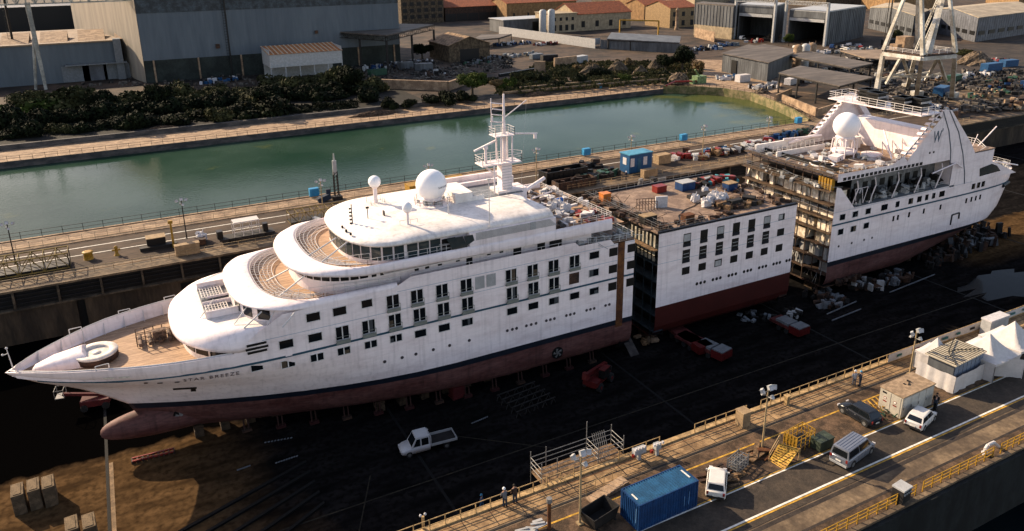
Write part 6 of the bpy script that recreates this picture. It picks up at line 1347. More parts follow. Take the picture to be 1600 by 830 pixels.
for i, (px_, py_, sc, m, lab) in enumerate(((738, 148, 1.3, leafb, 'rounded green tree right of the terrace wall'), (1066, 112, 1.35, leafm, 'dark full tree behind the corner of the basin'), (1040, 112, .9, leafm, 'smaller dark tree left of the full tree by the basin corner'), (1232, 72, .8, leafb, 'small green tree between the boat halls and the corrugated shed'), (1503, 92, .9, leafo, 'olive tree behind the right leg of the crane'), (775, 140, .7, dry, 'dry brown bush at the left of the sunken garden'), (1400, 66, .9, leafo, 'olive tree before the grey warehouse'), (660, 92, 1.0, leafm, 'dark tree behind the steel shelter'))):
    a = P(px_, py_, G); plant('treeA', lab, a.x, a.y, G, sc, m, 9, i*1.3, 'trees in the far yard', True)
BS = [(790, 138, leafb), (815, 128, leafo), (850, 128, leafm), (880, 118, leafo), (905, 108, dry), (925, 105, dry), (948, 128, leafo), (975, 126, leafb), (985, 104, dry), (1010, 122, leafo), (1035, 118, leafm), (905, 130, leafm), (865, 135, leafm), (935, 120, leafm), (1085, 120, leafo), (1090, 108, dry), (765, 128, leafm), (700, 160, leafm), (730, 156, leafm), (960, 108, leafo), (1000, 108, leafo), (640, 165, leafm), (610, 168, leafm), (672, 160, leafm)]
BN = ['left of the small white cube', 'beside the small white cube', 'before the dark trench wall', 'left of the pale masonry block', 'behind the masonry block', 'right of the masonry block', 'before the first rock mound', 'in the middle of the sunken garden', 'at the back of the sunken garden', 'right in the sunken garden', 'at the foot of the dark tree', 'in the hollow under the masonry block', 'by the pipe wall left part', 'in the hollow between two rock mounds', 'right of the dark full tree', 'on the rubble by the dark tree', 'beneath the dry brown bush', 'under the terrace wall', 'right under the rounded tree', 'behind the second rock mound', 'behind the third rock mound', 'at the left foot of the terrace wall', 'farthest left under the terrace wall', 'under the middle of the terrace wall']
for i, ((px_, py_, m), bn) in enumerate(zip(BS, BN)):
    a = P(px_, py_, G); plant('bushA' if i % 2 else 'bushB', f'{"bright" if m is leafb else "olive" if m is leafo else "dry brown" if m is dry else "dark"} shrub {bn}', a.x, a.y, G-.4, rr.uniform(.8, 1.15), m, 3, rr.uniform(0, 6), 'shrubs behind the basin')
for i, (px_, y_, sc, m, lab) in enumerate(((45, 268, 1.5, leafo, 'olive tree rising above the shrubs left of the gantry leg foot'), (160, 262, 1.1, leafm, 'dark tree rising above the shrubs below the workshop gates'), (250, 250, 1.25, leafm, 'dark tree above the shrubs below the corner of the huge hall'), (345, 256, 1.0, leafo, 'olive tree above the shrubs under the green skip'), (415, 246, 1.2, leafm, 'dark tree above the shrubs left of the raised white shed'), (548, 252, 1.3, leafm, 'dark tree at the right end of the shrub slope'))):
    b = S(px_, 160, y_); plant('treeA', lab, b.x, y_, G-.5, sc, m, 9, i*1.7, 'trees on the shrub slope', True)
a = P(1092, 130, G); t = thing('pump_rig', 'green pump rig with red hoses at the corner of the basin', 'pump', (a.x, a.y, G))
g = MB(); g.box(a.x-2, a.x+2, a.y-1.5, a.y+1.5, G, G+2.6); g.box(a.x-3.5, a.x-2, a.y-1, a.y+1, G, G+1.4); g.tube((a.x, a.y, G+2.4), (a.x-3, a.y-1, G+5), .3); g.build('housing', mat('pump_green', (.16,.24,.10), rough=.6, var=.3), t)
g = MB(); g.path([(a.x-2, a.y-1, G+1), (a.x-9, a.y+2, G+1), (a.x-16, a.y-2, G+.8)], .3); g.build('hose', redp, t)
# ================================================================== things on the near quay
def lamp(name_label, px_, py_, ytop, group='floodlight posts along the quays', m=None, z=Q, lean=0):
    a = P(px_, py_, z); h = HT(px_, py_, z, ytop); t = thing('floodlight_post', name_label, 'lamp', (a.x, a.y, z), 0, group)
    g = MB(); g.tube((0, 0, 0), (0, 0, h), .11, .07, n=8); g.box(-.25, .25, -.25, .25, 0, .12); g.build('pole', m or mat('pole_ochre', (.33,.24,.13), rough=.6, var=.2), t, world=False)
    g = MB(); g.tube((-.8, 0, h-.35), (.8, 0, h-.35), .04, n=5); g.tube((0, -.5, h-.9), (0, .5, h-.9), .04, n=5); g.build('cross_arm', galv, t, world=False)
    for (x, y, zz, rz, s_) in ((-.75, 0, h-.1, .5, 1), (0, -.2, h+.15, 0, 1.15), (.75, 0, h-.1, -.6, 1), (.1, -.45, h-.75, .2, .8), (-.15, .4, h-.8, 2.9, .8)):
        g = MB(); g.obox((x, y, zz), .42*s_, .26*s_, .36*s_, rz, -.5); o = g.build('floodlight', lgrey, t, world=False)
        g = MB(); m4 = Matrix.Rotation(rz, 3, 'Z'); dv = m4 @ Vector((0, -.16*s_, -.05)); g.obox((x+dv.x, y+dv.y, zz+dv.z), .36*s_, .05, .29*s_, rz, -.5); g.build('lamp_glass', bagw, o, world=False)
    return t
lamp('floodlight post on the near quay beside the yellow ramp', 1190.6, 703, 606)
lamp('floodlight post on the near quay left of the blue container', 905.9, 818, 708)
lamp('floodlight post on the near quay behind the small site hut', 1421.4, 585, 517)
lamp('floodlight post on the far quay above the white bag, with dark pole', 292.7, 377.4, 312, m=darksteel)
lamp('floodlight post at the left edge of the far quay by the gangway truss', 24.7, 412, 349, m=darksteel)
lamp('floodlight post on the far quay nearest the pile boring mast', 506, 343, 282)
lamp('floodlight post right of the blue cabin on the far quay', 1097, 248.7, 197)
lamp('floodlight post on the far quay left of the stern section radome', 1199, 222, 184)
lamp('floodlight post just left of the blue bin behind the stern radome', 1298, 205, 172)
lamp('floodlight post behind the radio mast of the bow section', 985, 262, 213)
lamp('floodlight post hidden half behind the biggest radome', 672, 318, 258)
lamp('floodlight post right of the mast top, behind the dark skip', 838, 286, 233)
# railings: top rails and posts are one fence each
def fence(label, pts, h=1.05, post=2.0, r=.035, m=None, mids=1, z=None, name='railing', group=None):
    g = MB(); P3 = [Vector(p) for p in pts]
    for a, b in zip(P3[:-1], P3[1:]):
        for k in range(mids+1): zz = h*(k+1)/(mids+1); g.tube(a+Vector((0, 0, zz)), b+Vector((0, 0, zz)), r, n=4, cap=False)
        n = max(1, int((b-a).length/post+.5))
        for i in range(n+1): q = a+(b-a)*i/n; g.tube(q, q+Vector((0, 0, h+.05)), r*1.25, n=4, cap=False)
    o = g.build(name, m or galv); return tag(o, label, 'railing', group)
och = mat('rail_ochre', (.42,.28,.13), rough=.6, var=.3, scale=2)
for x0, x1, lab in ((8, 31.6, 'ochre railing along the dock edge, lower left stretch before the scaffold'), (36.5, 41.2, 'ochre railing along the dock edge between the scaffold and the red and white signals'), (45.5, 52.2, 'ochre railing along the dock edge left of the square pedestal'), (54.2, 79, 'ochre railing along the dock edge behind the two standing workers'), (79.4, 140, 'ochre railing along the dock edge behind the tents')):
    fence(lab, [(x0, 49.05, Q), (x1, 49.05, Q)], 1.1, 1.35, .04, och, 1, group='ochre railings on the dock edge')
g = MB(); g.box(XL, 400, 48.95, 49.48, Q-.06, Q+.16); tag(g.build('kerb', och), kind='structure')
fence('yellow railing along the outer edge of the near quay, lower stretch', [(38, 33.0, Q), (56.2, 33.0, Q)], 1.1, 1.25, .05, yel, 2, group='yellow railings on the outer edge')
fence('yellow railing along the outer edge of the near quay, right of the grey cabinet', [(57.2, 33.0, Q), (67.2, 33.0, Q)], 1.1, 1.25, .05, yel, 2, group='yellow railings on the outer edge')
fence('dark and yellow railing at the far right corner of the near quay', [(68.4, 33.0, Q), (88, 33.0, Q)], 1.1, 1.0, .05, yel, 2, group='yellow railings on the outer edge')
# far quay fences
fence('dark wire railing along the basin side of the far quay', [(XL+60, CN-.2, Q+.2), (168, CN-.2, Q+.2)], 1.25, 3.1, .045, darksteel, 1)
fence('pale railing between road and walkway on the far quay, left of the boring mast', [(-40, 140.2, Q), (32, 140.2, Q)], 1.05, 1.9, .035, mat('rail_pale', (.36,.29,.19), rough=.7, var=.2), 1)
fence('pale railing between road and walkway on the far quay, right of the boring mast', [(37, 140.2, Q), (210, 140.2, Q)], 1.05, 1.9, .035, MATS['rail_pale'], 1)
fence('brown railing on the dock edge of the far quay', [(-40, 123.9, Q), (205, 123.9, Q)], 1.0, 2.6, .04, MATS['pole_ochre'], 1)
fence('thin railing on the far bank of the basin', [(-60, CF+.4, 8.0), (168, CF+.4, 8.0)], 1.1, 2.6, .045, darksteel, 1)
fence('thin railing round the curved end of the basin', [(a+.3, b, G) for a, b in end], 1.1, 2.6, .05, darksteel, 1)
# blue shipping container
def container(label, pa, pb, l=6.06, w_=2.44, h=2.59, m=blue):
    a = P(*pa, Q+h); b = P(*pb, Q+h); ang = math.atan2(b.y-a.y, b.x-a.x); L = (b-a).length
    t = thing('shipping_container', label, 'container', (a.x, a.y, Q), ang)
    g = MB(); g.box(.05, L-.05, .06, w_-.06, .12, h-.06)
    n = int(L/.28)
    for i in range(n): x = .15+i*(L-.3)/n; g.prism([(x, 0), (x+.07, -.0), (x+.14, .06), (x-.07, .06)], .16, h-.12)
    g.build('side_wall', m, t, world=False)
    g = MB()
    for i in range(n): x = .3+i*(L-.6)/n; g.box(x, x+.13, .1, w_-.1, h-.06, h-.015)
    g.box(.05, L-.05, .06, w_-.06, h-.08, h-.058); g.build('roof', mat('container_roof', (.014,.072,.155), rough=.5, var=.2), t, world=False)
    g = MB()
    for x in (0, L-.12):
        for y in (0, w_-.12): g.box(x, x+.12, y, y+.12, 0, h)
    for y in (0, w_-.1): g.box(.12, L-.12, y, y+.1, h-.12, h+.0); g.box(.12, L-.12, y, y+.1, 0, .15)
    for x in (0, L-.1): g.box(x, x+.1, .12, w_-.12, h-.12, h); g.box(x, x+.1, .12, w_-.12, 0, .15)
    g.build('corner_frame', m, t, world=False)
    g = MB()
    for i in range(9): y = .22+i*.24; g.box(-.03, .05, y, y+.1, .16, h-.14)
    g.build('end_wall', m, t, world=False)
    g = MB(); g.box(.28, .42, .7, 1.45, h-.0, h+.01); g.box(L-.45, L-.3, .7, 1.8, h-.0, h+.01); g.build('roof_marking', lineW, t, world=False)
    g = MB(); g.box(L-1.0, L-.95, -.012, 0, .6, 1.9); g.box(L-1.5, L-1.45, -.012, 0, .6, 1.6); g.box(-.04, -.03, .3, .36, .7, 2.1); g.build('stencil_marking', mat('stencil', (.10,.22,.40), rough=.6), t, world=False)
    return t
container('blue ribbed shipping container at the lower centre of the near quay', (999, 791), (1092, 751))
# road vehicles in the foreground
def car(label, x, y, rz, L, W, H, paint, name='parked_car', cat='car', belt=.92, hood=.95, cowl=.28, roof_f=.12, roof_r=-.36, tail=-.47, top_in=.12, bonnet_drop=.08, wheel=.33, z=Q, ribs=False, light=None, rails=None):
    t = thing(name, label, cat, (x, y, z), rz)
    X = lambda f: f*L
    # body: loft of cross sections from tail to nose
    secs = [(-.5, .40, belt-.06, .86), (-.485, .30, belt, .95), (-.40, .24, belt+.02, 1.0), (-.1, .22, belt+.01, 1.0), (cowl, .22, belt, 1.0), (.40, .24, belt-bonnet_drop-.02, .98), (.46, .28, belt-bonnet_drop-.12, .93), (.5, .36, belt-bonnet_drop-.28, .80)]
    rings = []
    for f, zb, zt, wf in secs:
        w2 = W/2*wf; rings.append([(X(f), -w2*.93, zb), (X(f), -w2, zb+.12), (X(f), -w2, (zb+zt)/2), (X(f), -w2*.985, zt-.12), (X(f), -w2*.90, zt), (X(f), 0, zt+.03), (X(f), w2*.90, zt), (X(f), w2*.985, zt-.12), (X(f), w2, (zb+zt)/2), (X(f), w2, zb+.12), (X(f), w2*.93, zb)])
    g = MB(); g.loft(rings, smooth=True, close=True); g.cap(rings[0]); g.cap(rings[-1], True); bd = g.build('body', paint, t, world=False)
    # greenhouse with pillars
    def ring(zv, k): 
        f0 = tail+(roof_r-tail)*k; f1 = cowl+(roof_f-cowl)*k; w2 = W/2*(.94-(top_in*1.6)*k)
        return [Vector((X(f0), -w2, zv)), Vector((X(f1), -w2*(.97), zv)), Vector((X(f1), w2*.97, zv)), Vector((X(f0), w2, zv))]
    lo, hi = ring(belt-.02, 0), ring(H-.05, 1)
    g = MB(); g.loft([lo, hi], smooth=False, close=True); top = [Vector((p.x*(.93 if i in (0, 3) else .93), p.y*.86, H)) for i, p in enumerate(hi)]; g.loft([hi, top], close=True); g.add(top, [(0, 1, 2, 3)]); g.build('cabin', paint, t, world=False)
    def pane(A, B, C_, D, nm, mx=.07, my=.10, off=.012):
        A, B, C_, D = Vector(A), Vector(B), Vector(C_), Vector(D); nn = (B-A).cross(D-A).normalized()*off
        f = lambda u, v: (A*(1-u)+B*u)*(1-v)+(D*(1-u)+C_*u)*v+nn
        return [f(mx, my+.04), f(1-mx, my+.04), f(1-mx, 1-my), f(mx, 1-my)]
    gp_ = []
    gl = MB(); gl.add(pane(lo[1], lo[2], hi[2], hi[1], ''), [(0, 1, 2, 3)]); gl.build('windscreen', winglass, t, world=False)
    gl = MB(); gl.add(pane(lo[3], lo[0], hi[0], hi[3], '', .08, .14), [(0, 1, 2, 3)]); gl.build('rear_window', winglass, t, world=False)
    for (a, b, c, d) in ((lo[0], lo[1], hi[1], hi[0]), (lo[2], lo[3], hi[3], hi[2])):
        gl = MB(); q = pane(a, b, c, d, '', .04, .10); 
        m1 = (q[0]*.52+q[1]*.48, q[3]*.52+q[2]*.48); m2 = (q[0]*.49+q[1]*.51, q[3]*.49+q[2]*.51)
        gl.add([q[0], m1[0], m1[1], q[3]], [(0, 1, 2, 3)]); gl.add([m2[0], q[1], q[2], m2[1]], [(0, 1, 2, 3)]); gl.build('side_window', winglass, t, world=False)
    for xf in (-.31, .32):
        for s_ in (-1, 1):
            g = MB(); g.tube((X(xf), s_*(W/2-.20), wheel), (X(xf), s_*(W/2+.01), wheel), wheel, n=16); wl = g.build('wheel', rubber, t, world=False)
            g = MB(); g.tube((X(xf), s_*(W/2-.02), wheel), (X(xf), s_*(W/2+.025), wheel), wheel*.6, n=12); g.build('rim', galv, wl, world=False)
            g = MB(); g.tube((X(xf), s_*(W/2-.22), wheel+.02), (X(xf), s_*(W/2+.004), wheel+.02), wheel*1.18, n=16); g.build('wheel_arch', rubber, bd, world=False)
    for s_ in (-1, 1):
        g = MB(); g.obox((X(.485), s_*W*.36, belt-bonnet_drop-.22), .12, .32, .16); g.build('headlight', bagw, t, world=False)
        g = MB(); g.obox((X(-.495), s_*W*.40, belt-.15), .08, .18, .28); g.build('tail_light', redp, t, world=False)
        g = MB(); g.obox((X(cowl)-.15, s_*(W/2+.08), belt+.06), .1, .18, .13); g.build('mirror', paint, t, world=False)
    g = MB(); g.obox((X(-.502), 0, .42), .1, W*.86, .2); g.obox((X(.497), 0, .38), .1, W*.72, .18); g.build('bumper', light or darksteel, t, world=False)
    for s_ in (-1, 1):
        g = MB(); ws = W/2+.004
        for xf in (-.14, .08, .27): g.box(X(xf)-.012, X(xf)+.012, s_*ws-.004, s_*ws+.004, .34, belt-.1)
        g.box(X(-.2), X(.22), s_*ws-.02, s_*ws+.012, .22, .32); g.build('door_seam', rubber, bd, world=False)
        g = MB(); g.box(X(-.06), X(-.02), s_*ws-.01, s_*ws+.025, belt-.2, belt-.16); g.box(X(.16), X(.2), s_*ws-.01, s_*ws+.025, belt-.2, belt-.16); g.build('door_handle', galv, bd, world=False)
    g = MB(); g.obox((X(.503), 0, belt-bonnet_drop-.3), .03, W*.5, .12); g.build('grille', rubber, bd, world=False)
    g = MB(); g.obox((X(-.507), 0, belt-.33), .03, .5, .12); g.build('number_plate', lineW, t, world=False)
    if ribs:
        for i in range(5): g = MB(); g.box(X(roof_r)+.2, X(roof_f)-.15, -.55+i*.27, -.49+i*.27, H-.005, H+.03); g.build('roof_rib', paint, t, world=False)
    return t
silver = mat('car_silver', (.20,.215,.25), rough=.3, metal=.5, var=.05); cblack = mat('car_black', (.012,.014,.018), rough=.2, var=.1); cwhite = mat('car_white', (.50,.48,.45), rough=.35, var=.05)
car('silver van with black windows parked on the quay road', 56.0, 39.3, R_(10), 5.0, 1.92, 1.95, silver, 'parked_van', 'van', belt=1.08, cowl=.33, roof_f=.20, roof_r=-.46, tail=-.49, top_in=.09, bonnet_drop=.1, wheel=.36, ribs=True, light=lgrey)
fw_, rw_ = P(1317.7, 647, Q), P(1348.6, 665.5, Q); d = fw_-rw_; ang = math.atan2(d.y, d.x); mid_ = (fw_+rw_)/2+Vector((-math.sin(ang), math.cos(ang), 0))*-.0
nv = Vector((math.sin(ang), -math.cos(ang), 0)); nv = nv if nv.y > 0 else -nv
car('black hatchback with chrome trimmed windows parked before the yellow hatching', mid_.x+nv.x*.85, mid_.y+nv.y*.85, ang, 4.1, 1.8, 1.52, cblack)
a = P(1443, 667, Q); car('white small hatchback with dark rear window near the site hut', a.x+.3, a.y+.6, R_(14), 3.95, 1.75, 1.55, cwhite, top_in=.10)
r0, f0 = P(1117, 783, Q), P(1120, 752, Q); d = f0-r0; ang = math.atan2(d.y, d.x); c = r0+d.normalized()*1.9
car('white hatchback seen from behind, parked by the blue container', c.x, c.y, ang, 3.9, 1.72, 1.5, cwhite, top_in=.09)
# site hut with doors
a = P(1377, 640, Q); b = P(1404, 657, Q)
bx = P(1406, 656, Q); cxx = P(1455, 633, Q)
hx0_, hy0_ = bx.x, bx.y; hl = (cxx-bx).length; ang = math.atan2(cxx.y-bx.y, cxx.x-bx.x); hw = 2.5; hh = 2.45
t = thing('site_hut', 'beige portable site hut with four side doors on the quay, behind the white hatchback', 'hut', (hx0_, hy0_, Q), ang)
hutm = mat('hut_beige', (.40,.36,.29), rough=.6, var=.12)
g = MB(); g.box(0, hl, 0, hw, .1, hh); g.build('wall', hutm, t, world=False)
g = MB(); g.box(-.08, hl+.08, -.08, hw+.08, hh, hh+.12); g.build('roof', mat('hut_roof', (.30,.21,.13), rough=.8, var=.25, scale=2), t, world=False)
g = MB(); g.obox((hl*.52, hw*.5, hh+.16), .5, .12, .08, .5); g.obox((hl*.6, hw*.62, hh+.2), .12, .4, .16); g.obox((hl*.45, hw*.6, hh+.15), .2, .2, .06); g.build('lifting_gear', darksteel, t, world=False)
for i in range(4):
    g = MB(); x = .15+i*(hl-.3)/4; g.box(x+.04, x+(hl-.3)/4-.04, -.03, 0, .2, hh-.15); o = g.build('door', mat('hut_door', (.44,.42,.37), rough=.6, var=.1), t, world=False); g = MB(); g.box(x+.12, x+.17, -.06, -.03, 1.0, 1.3); g.build('handle', blackm, o, world=False)
for i in range(2):
    g = MB(); y = .15+i*(hw-.3)/2; g.box(-.03, 0, y+.04, y+(hw-.3)/2-.04, .2, hh-.15); o = g.build('door', hutm, t, world=False)
    g = MB(); yc = y+.6; 
    for s_ in (0, .22): g.lathe([(.09, 0), (.09, .001)], (0, 0, 0), 12) if False else None
    g.add([(-.04, yc+.16*math.cos(q), 1.55+.16*math.sin(q)) for q in [2*math.pi*k/16 for k in range(16)]], [tuple(range(16))]); g.box(-.045, -.035, yc-.2, yc+.2, 1.12, 1.25); o2 = g.build('warning_sign', redp, o, world=False)
    g = MB(); g.add([(-.047, yc+.11*math.cos(q), 1.55+.11*math.sin(q)) for q in [2*math.pi*k/16 for k in range(16)]], [tuple(range(16))]); g.build('sign_face', lineW, o2, world=False)
g = MB(); g.box(-.035, -.01, hw-.75, hw-.3, 2.0, 2.2); g.build('vent', blackm, t, world=False)
# white container wrapped in tarpaulin sheets
b0 = P(1489, 616, Q); ang = R_(4)
t = thing('site_container', 'pale flat roofed site container with white tarpaulin sheets fixed round its base', 'container', (b0.x, b0.y, Q), ang)
L_, W_, H_ = 6.1, 3.6, 3.1
g = MB(); g.box(.3, L_-.3, .5, W_-.3, .1, H_); g.build('wall', corr, t, world=False)
g = MB(); g.box(0, L_-.1, .2, W_, H_, H_+.1); g.build('roof', mat('roof_ivory', (.42,.37,.28), rough=.7, var=.15), t, world=False)
g = MB()
for i in range(15): x = .25+i*.4; g.box(x, x+.05, .25, W_-.05, H_+.1, H_+.16)
g.path([(.1, .3, H_+.25), (2.0, 2.2, H_+.3), (3.4, 2.0, H_+.25), (5.9, .6, H_+.25)], .05, 5); g.path([(2.0, 2.2, H_+.3), (5.6, 3.6, H_+.3)], .05, 5); g.build('roof_cable', darksteel, t, world=False)
for i in range(7): g = MB(); x = .5+i*.8; g.box(x, x+.7, .46, .5, .3, H_-.15); g.build('door_panel', mat('panel_blue_grey', (.16,.19,.24), rough=.5, var=.1), t, world=False)
def drape(g, a, b, z0, z1, n=14, amp=.05, base_out=0.):
    a = Vector(a); b = Vector(b); d = (b-a); nn = Vector((d.y, -d.x, 0)).normalized(); r0, r1 = [], []
    for i in range(n+1):
        f = i/n; o = amp*math.sin(f*23)+amp*.5*math.sin(f*51+1); q = a+d*f; r0.append(q+nn*(o*1.6+base_out)+Vector((0, 0, z0))); r1.append(q+nn*o*.5+Vector((0, 0, z1+.05*math.sin(f*9))))
    g.loft([r0, [(p+q)/2+Vector((0, 0, 0)) for p, q in zip(r0, r1)], r1]); return g
g = MB(); drape(g, (0, 0, 0), (L_, 0, 0), .05, 1.9); drape(g, (0, W_+.6, 0), (0, 0, 0), .05, 2.0, base_out=.1); sh = g.build('tarpaulin', tarpw, t, world=False)
g = MB(); drape(g, (L_+.3, .3, 0), (L_+3.1, -2.3, 0), .1, 2.3, 10, .04); g.obox((L_+3.1, -2.3, 1.2), .06, .06, 2.4); fl = tag(g.build('tarpaulin_screen', tarpw), 'white tarpaulin screen standing out from the wrapped container', 'screen'); fl.location = (b0.x, b0.y, Q); fl.rotation_euler = (0, 0, ang)
# tents
def tent(label, cx, cy, w_, eave, peak, rz=0, sides=()):
    t = thing('pagoda_tent', label, 'tent', (cx, cy, Q), rz, 'white pagoda tents on the quay'); g = MB(); rings = []
    for k in range(7):
        f = k/6; s_ = (1-f); zz = eave+(peak-eave)*(f**1.7); r_ = w_/2*(s_**1.0); rg2 = []
        for (ax, ay, bx_, by_) in ((-1, -1, 1, -1), (1, -1, 1, 1), (1, 1, -1, 1), (-1, 1, -1, -1)):
            for j in range(6): u = j/6; rg2.append((r_*(ax+(bx_-ax)*u), r_*(ay+(by_-ay)*u), zz-.12*math.sin(math.pi*u)*s_))
        rings.append(rg2)
    g.loft(rings, smooth=True, close=True); g.loft([[(x, y, eave-.3) for x, y, z in rings[0]], rings[0]], smooth=False, close=True); g.build('canopy', tarpw, t, world=False)
    for x in (-1, 1):
        for y in (-1, 1): g = MB(); g.tube((x*w_/2*.97, y*w_/2*.97, 0), (x*w_/2*.97, y*w_/2*.97, eave), .05); g.build('pole', galv, t, world=False)
    g = MB()
    for s_ in sides:
        h2 = w_/2*.98; c_ = {'f': ((-h2, -h2), (h2, -h2)), 'b': ((-h2, h2), (h2, h2)), 'l': ((-h2, -h2), (-h2, h2)), 'r': ((h2, -h2), (h2, h2)), 'fr': ((h2*.55, -h2), (h2, -h2))}[s_]
        drape(g, (*c_[0], 0), (*c_[1], 0), .05, eave-.1, 10, .04)
    if sides: g.build('side_curtain', tarpw, t, world=False)
    return t
pk = lambda x, y: P(x, y, Q+4.6)
a = pk(1548, 518); tent('white peaked tent right behind the wrapped container', a.x, a.y, 4.8, 2.3, 4.4, .02, ('b', 'l', 'fr'))
a = pk(1582, 504); tent('white peaked tent at the right edge, second from the wrapped container', a.x+.9, a.y+.2, 4.8, 2.3, 4.5, .02, ('b', 'fr'))
a = P(1465, 531, Q+3.6); tent('small white peaked tent behind the wrapped container, by the railing', a.x, a.y, 3.0, 2.2, 3.9, .1, ('f', 'l', 'b'))
a = P(1555, 500, Q+1.6); t = thing('ventilation_unit', 'long pale box unit on the dock edge behind the tents', 'box', (a.x, a.y, Q)); g = MB(); g.box(a.x-1.8, a.x+1.8, a.y-.6, a.y+.6, Q, Q+1.9); g.build('casing', lgrey, t); g = MB(); g.box(a.x-1.85, a.x+1.85, a.y-.65, a.y+.65, Q+1.9, Q+2.1); g.build('lid', bagw, t)
# sponsor-free white mesh banner on the railing with coloured blocks
t = thing('railing_banner', 'long white banner with dark and red blocks tied to the railing behind the tents', 'banner', (95, 49.0, Q))
g = MB(); drape(g, (73.6, 48.95, Q), (130, 48.95, Q), .15, 1.12, 60, .03); bn = g.build('cloth', tarpw, t)
rr = random.Random(8)
for i in range(20): x = 75+i*2.7; g = MB(); g.box(x, x+rr.uniform(.7, 1.3), 48.84, 48.86, Q+.5, Q+.8); g.build('printed_block', [mat('print_teal', (.03,.12,.12), rough=.6), redp, darksteel][i % 3 if i % 2 else 0], bn)
# yellow ramp with platform
t = thing('loading_ramp', 'yellow steel ramp with worn tread plates and a fenced platform beside the floodlight post', 'ramp', (50.5, 41.8, Q))
r0, r1, r2, r3 = P(1201.5, 720, Q), P(1225, 735, Q), P(1250, 701, Q+1.3), P(1218, 692, Q+1.3)
g = MB(); g.add([r0, r1, r2, r3]+[v-Vector((0, 0, .12)) for v in (r0, r1, r2, r3)], [(0, 1, 2, 3), (4, 7, 6, 5), (0, 4, 5, 1), (1, 5, 6, 2), (2, 6, 7, 3), (3, 7, 4, 0)])
yt = mat('worn_yellow', (.58,.34,.05), rough=.6, var=.5, scale=2.2, col2=(.30,.16,.03)); g.build('ramp_deck', yt, t)
g = MB()
for i in range(9):
    f = (i+.5)/9; a = Vector(r0)*(1-f)+Vector(r3)*f; b = Vector(r1)*(1-f)+Vector(r2)*f
    for k in range(5): u = (k+.15+(i % 2)*.35)/5.3; q = a*(1-u)+b*u; g.tube(q+Vector((0, 0, .03)), a*(1-u-.13)+b*(u+.13)+Vector((0, 0, .03)), .03, n=4)
g.build('tread_bar', blackm, t)
s0 = P(1224, 673, Q+1.3); s1 = P(1240, 686, Q+1.3); pl = [r3, r2, s1+Vector((2.0, 0, 0)), s0]
g = MB()
q0, q1, q2, q3 = P(1224, 692, Q+.6), P(1244, 702, Q+.6), P(1272, 688, Q+.6), P(1252, 676, Q+.6)
dv_ = Vector((0, 0, 1))
for a, b in ((q0, q1), (q1, q2), (q2, q3), (q3, q0)):
    for h_ in (.35, .8, 1.2): g.tube(a+dv_*h_, b+dv_*h_, .04, n=4)
    for i in range(4): q = a+(b-a)*i/4; g.tube(q-dv_*.6, q+dv_*1.2, .045, n=4)
g.build('platform_railing', yel, t)
g = MB(); g.add([q+dv_*.02 for q in (q0, q1, q2, q3)], [(0, 1, 2, 3)]); g.build('platform_deck', blackm, t)
g = MB(); g.add([q0+dv_*.1, q1+dv_*.1, q1+dv_*1.1, q0+dv_*1.1], [(0, 1, 2, 3)]); g.build('end_plate', yel, t)
g = MB(); g.tube(r3, r3+dv_*1.0, .04); g.tube(r0, r0+dv_*.9, .04); g.tube(r3+dv_*1.0, r0+dv_*.9, .04); g.tube(r3+dv_*.5, r0+dv_*.45, .03)
for q in (r2, r3): g.tube((q.x, q.y, Q), q, .07)
g.build('hand_rail', och, t)
a = P(1283, 698, Q); g = MB(); g.box(-.95, .95, -.6, .6, .1, 1.0); g.box(-1.0, 1.0, -.65, .65, 1.0, 1.1); one(g, 'storage_chest', mat('chest_green', (.045,.06,.04), rough=.6, var=.3), 'dark green steel chest behind the silver van', 'chest', (a.x, a.y, Q), .05)
a = P(1278, 703, Q+.6)
# skip, planks and pallets by the container
a = P(936, 812, Q); t = thing('open_skip', 'open rusty skip at the foot of the left floodlight post', 'skip', (a.x, a.y, Q), .2)
g = MB(); l, w_ = 1.5, .9
for (p0, p1) in (((-l, -w_), (l, -w_)), ((l, -w_), (l, w_)), ((l, w_), (-l, w_)), ((-l, w_), (-l, -w_))):
    g.add([(p0[0]*.8, p0[1]*.85, .1), (p1[0]*.8, p1[1]*.85, .1), (p1[0], p1[1], 1.2), (p0[0], p0[1], 1.2), (p0[0]*.76, p0[1]*.8, .1), (p1[0]*.76, p1[1]*.8, .1), (p1[0]*.95, p1[1]*.93, 1.2), (p0[0]*.95, p0[1]*.93, 1.2)], [(0, 1, 2, 3), (5, 4, 7, 6), (3, 2, 6, 7)])
g.box(-l*.8, l*.8, -w_*.8, w_*.8, .08, .12); g.build('bin', darksteel, t, world=False)
g = MB(); 
for x in (-1, 1): g.box(x*1.0-.06, x*1.0+.06, -1.0, 1.0, 0, .1)
g.build('skid', darksteel, t, world=False)
a, b = P(918, 776, Q), P(972, 748, Q)
st = thing('access_stair', 'narrow concrete stair with a thin handrail left of the blue container', 'stair', (a.x, a.y, Q)); g = MB(); d = (b-a)
for i in range(10): q = a+d*(i/10); g.obox((q.x, q.y-.6, Q+.06+i*.02), .5, 1.0, .12+.04*i, math.atan2(d.y, d.x))
g.build('step', conc_l, st); g = MB(); g.tube(a+dv_*1.0+Vector((0, .2, 0)), b+dv_*1.2+Vector((0, .2, 0)), .035)
for i in range(5): q = a+d*(i/4)+Vector((0, .2, 0)); g.tube(q, q+dv_*1.1, .03)
g.build('hand_rail', och, st)
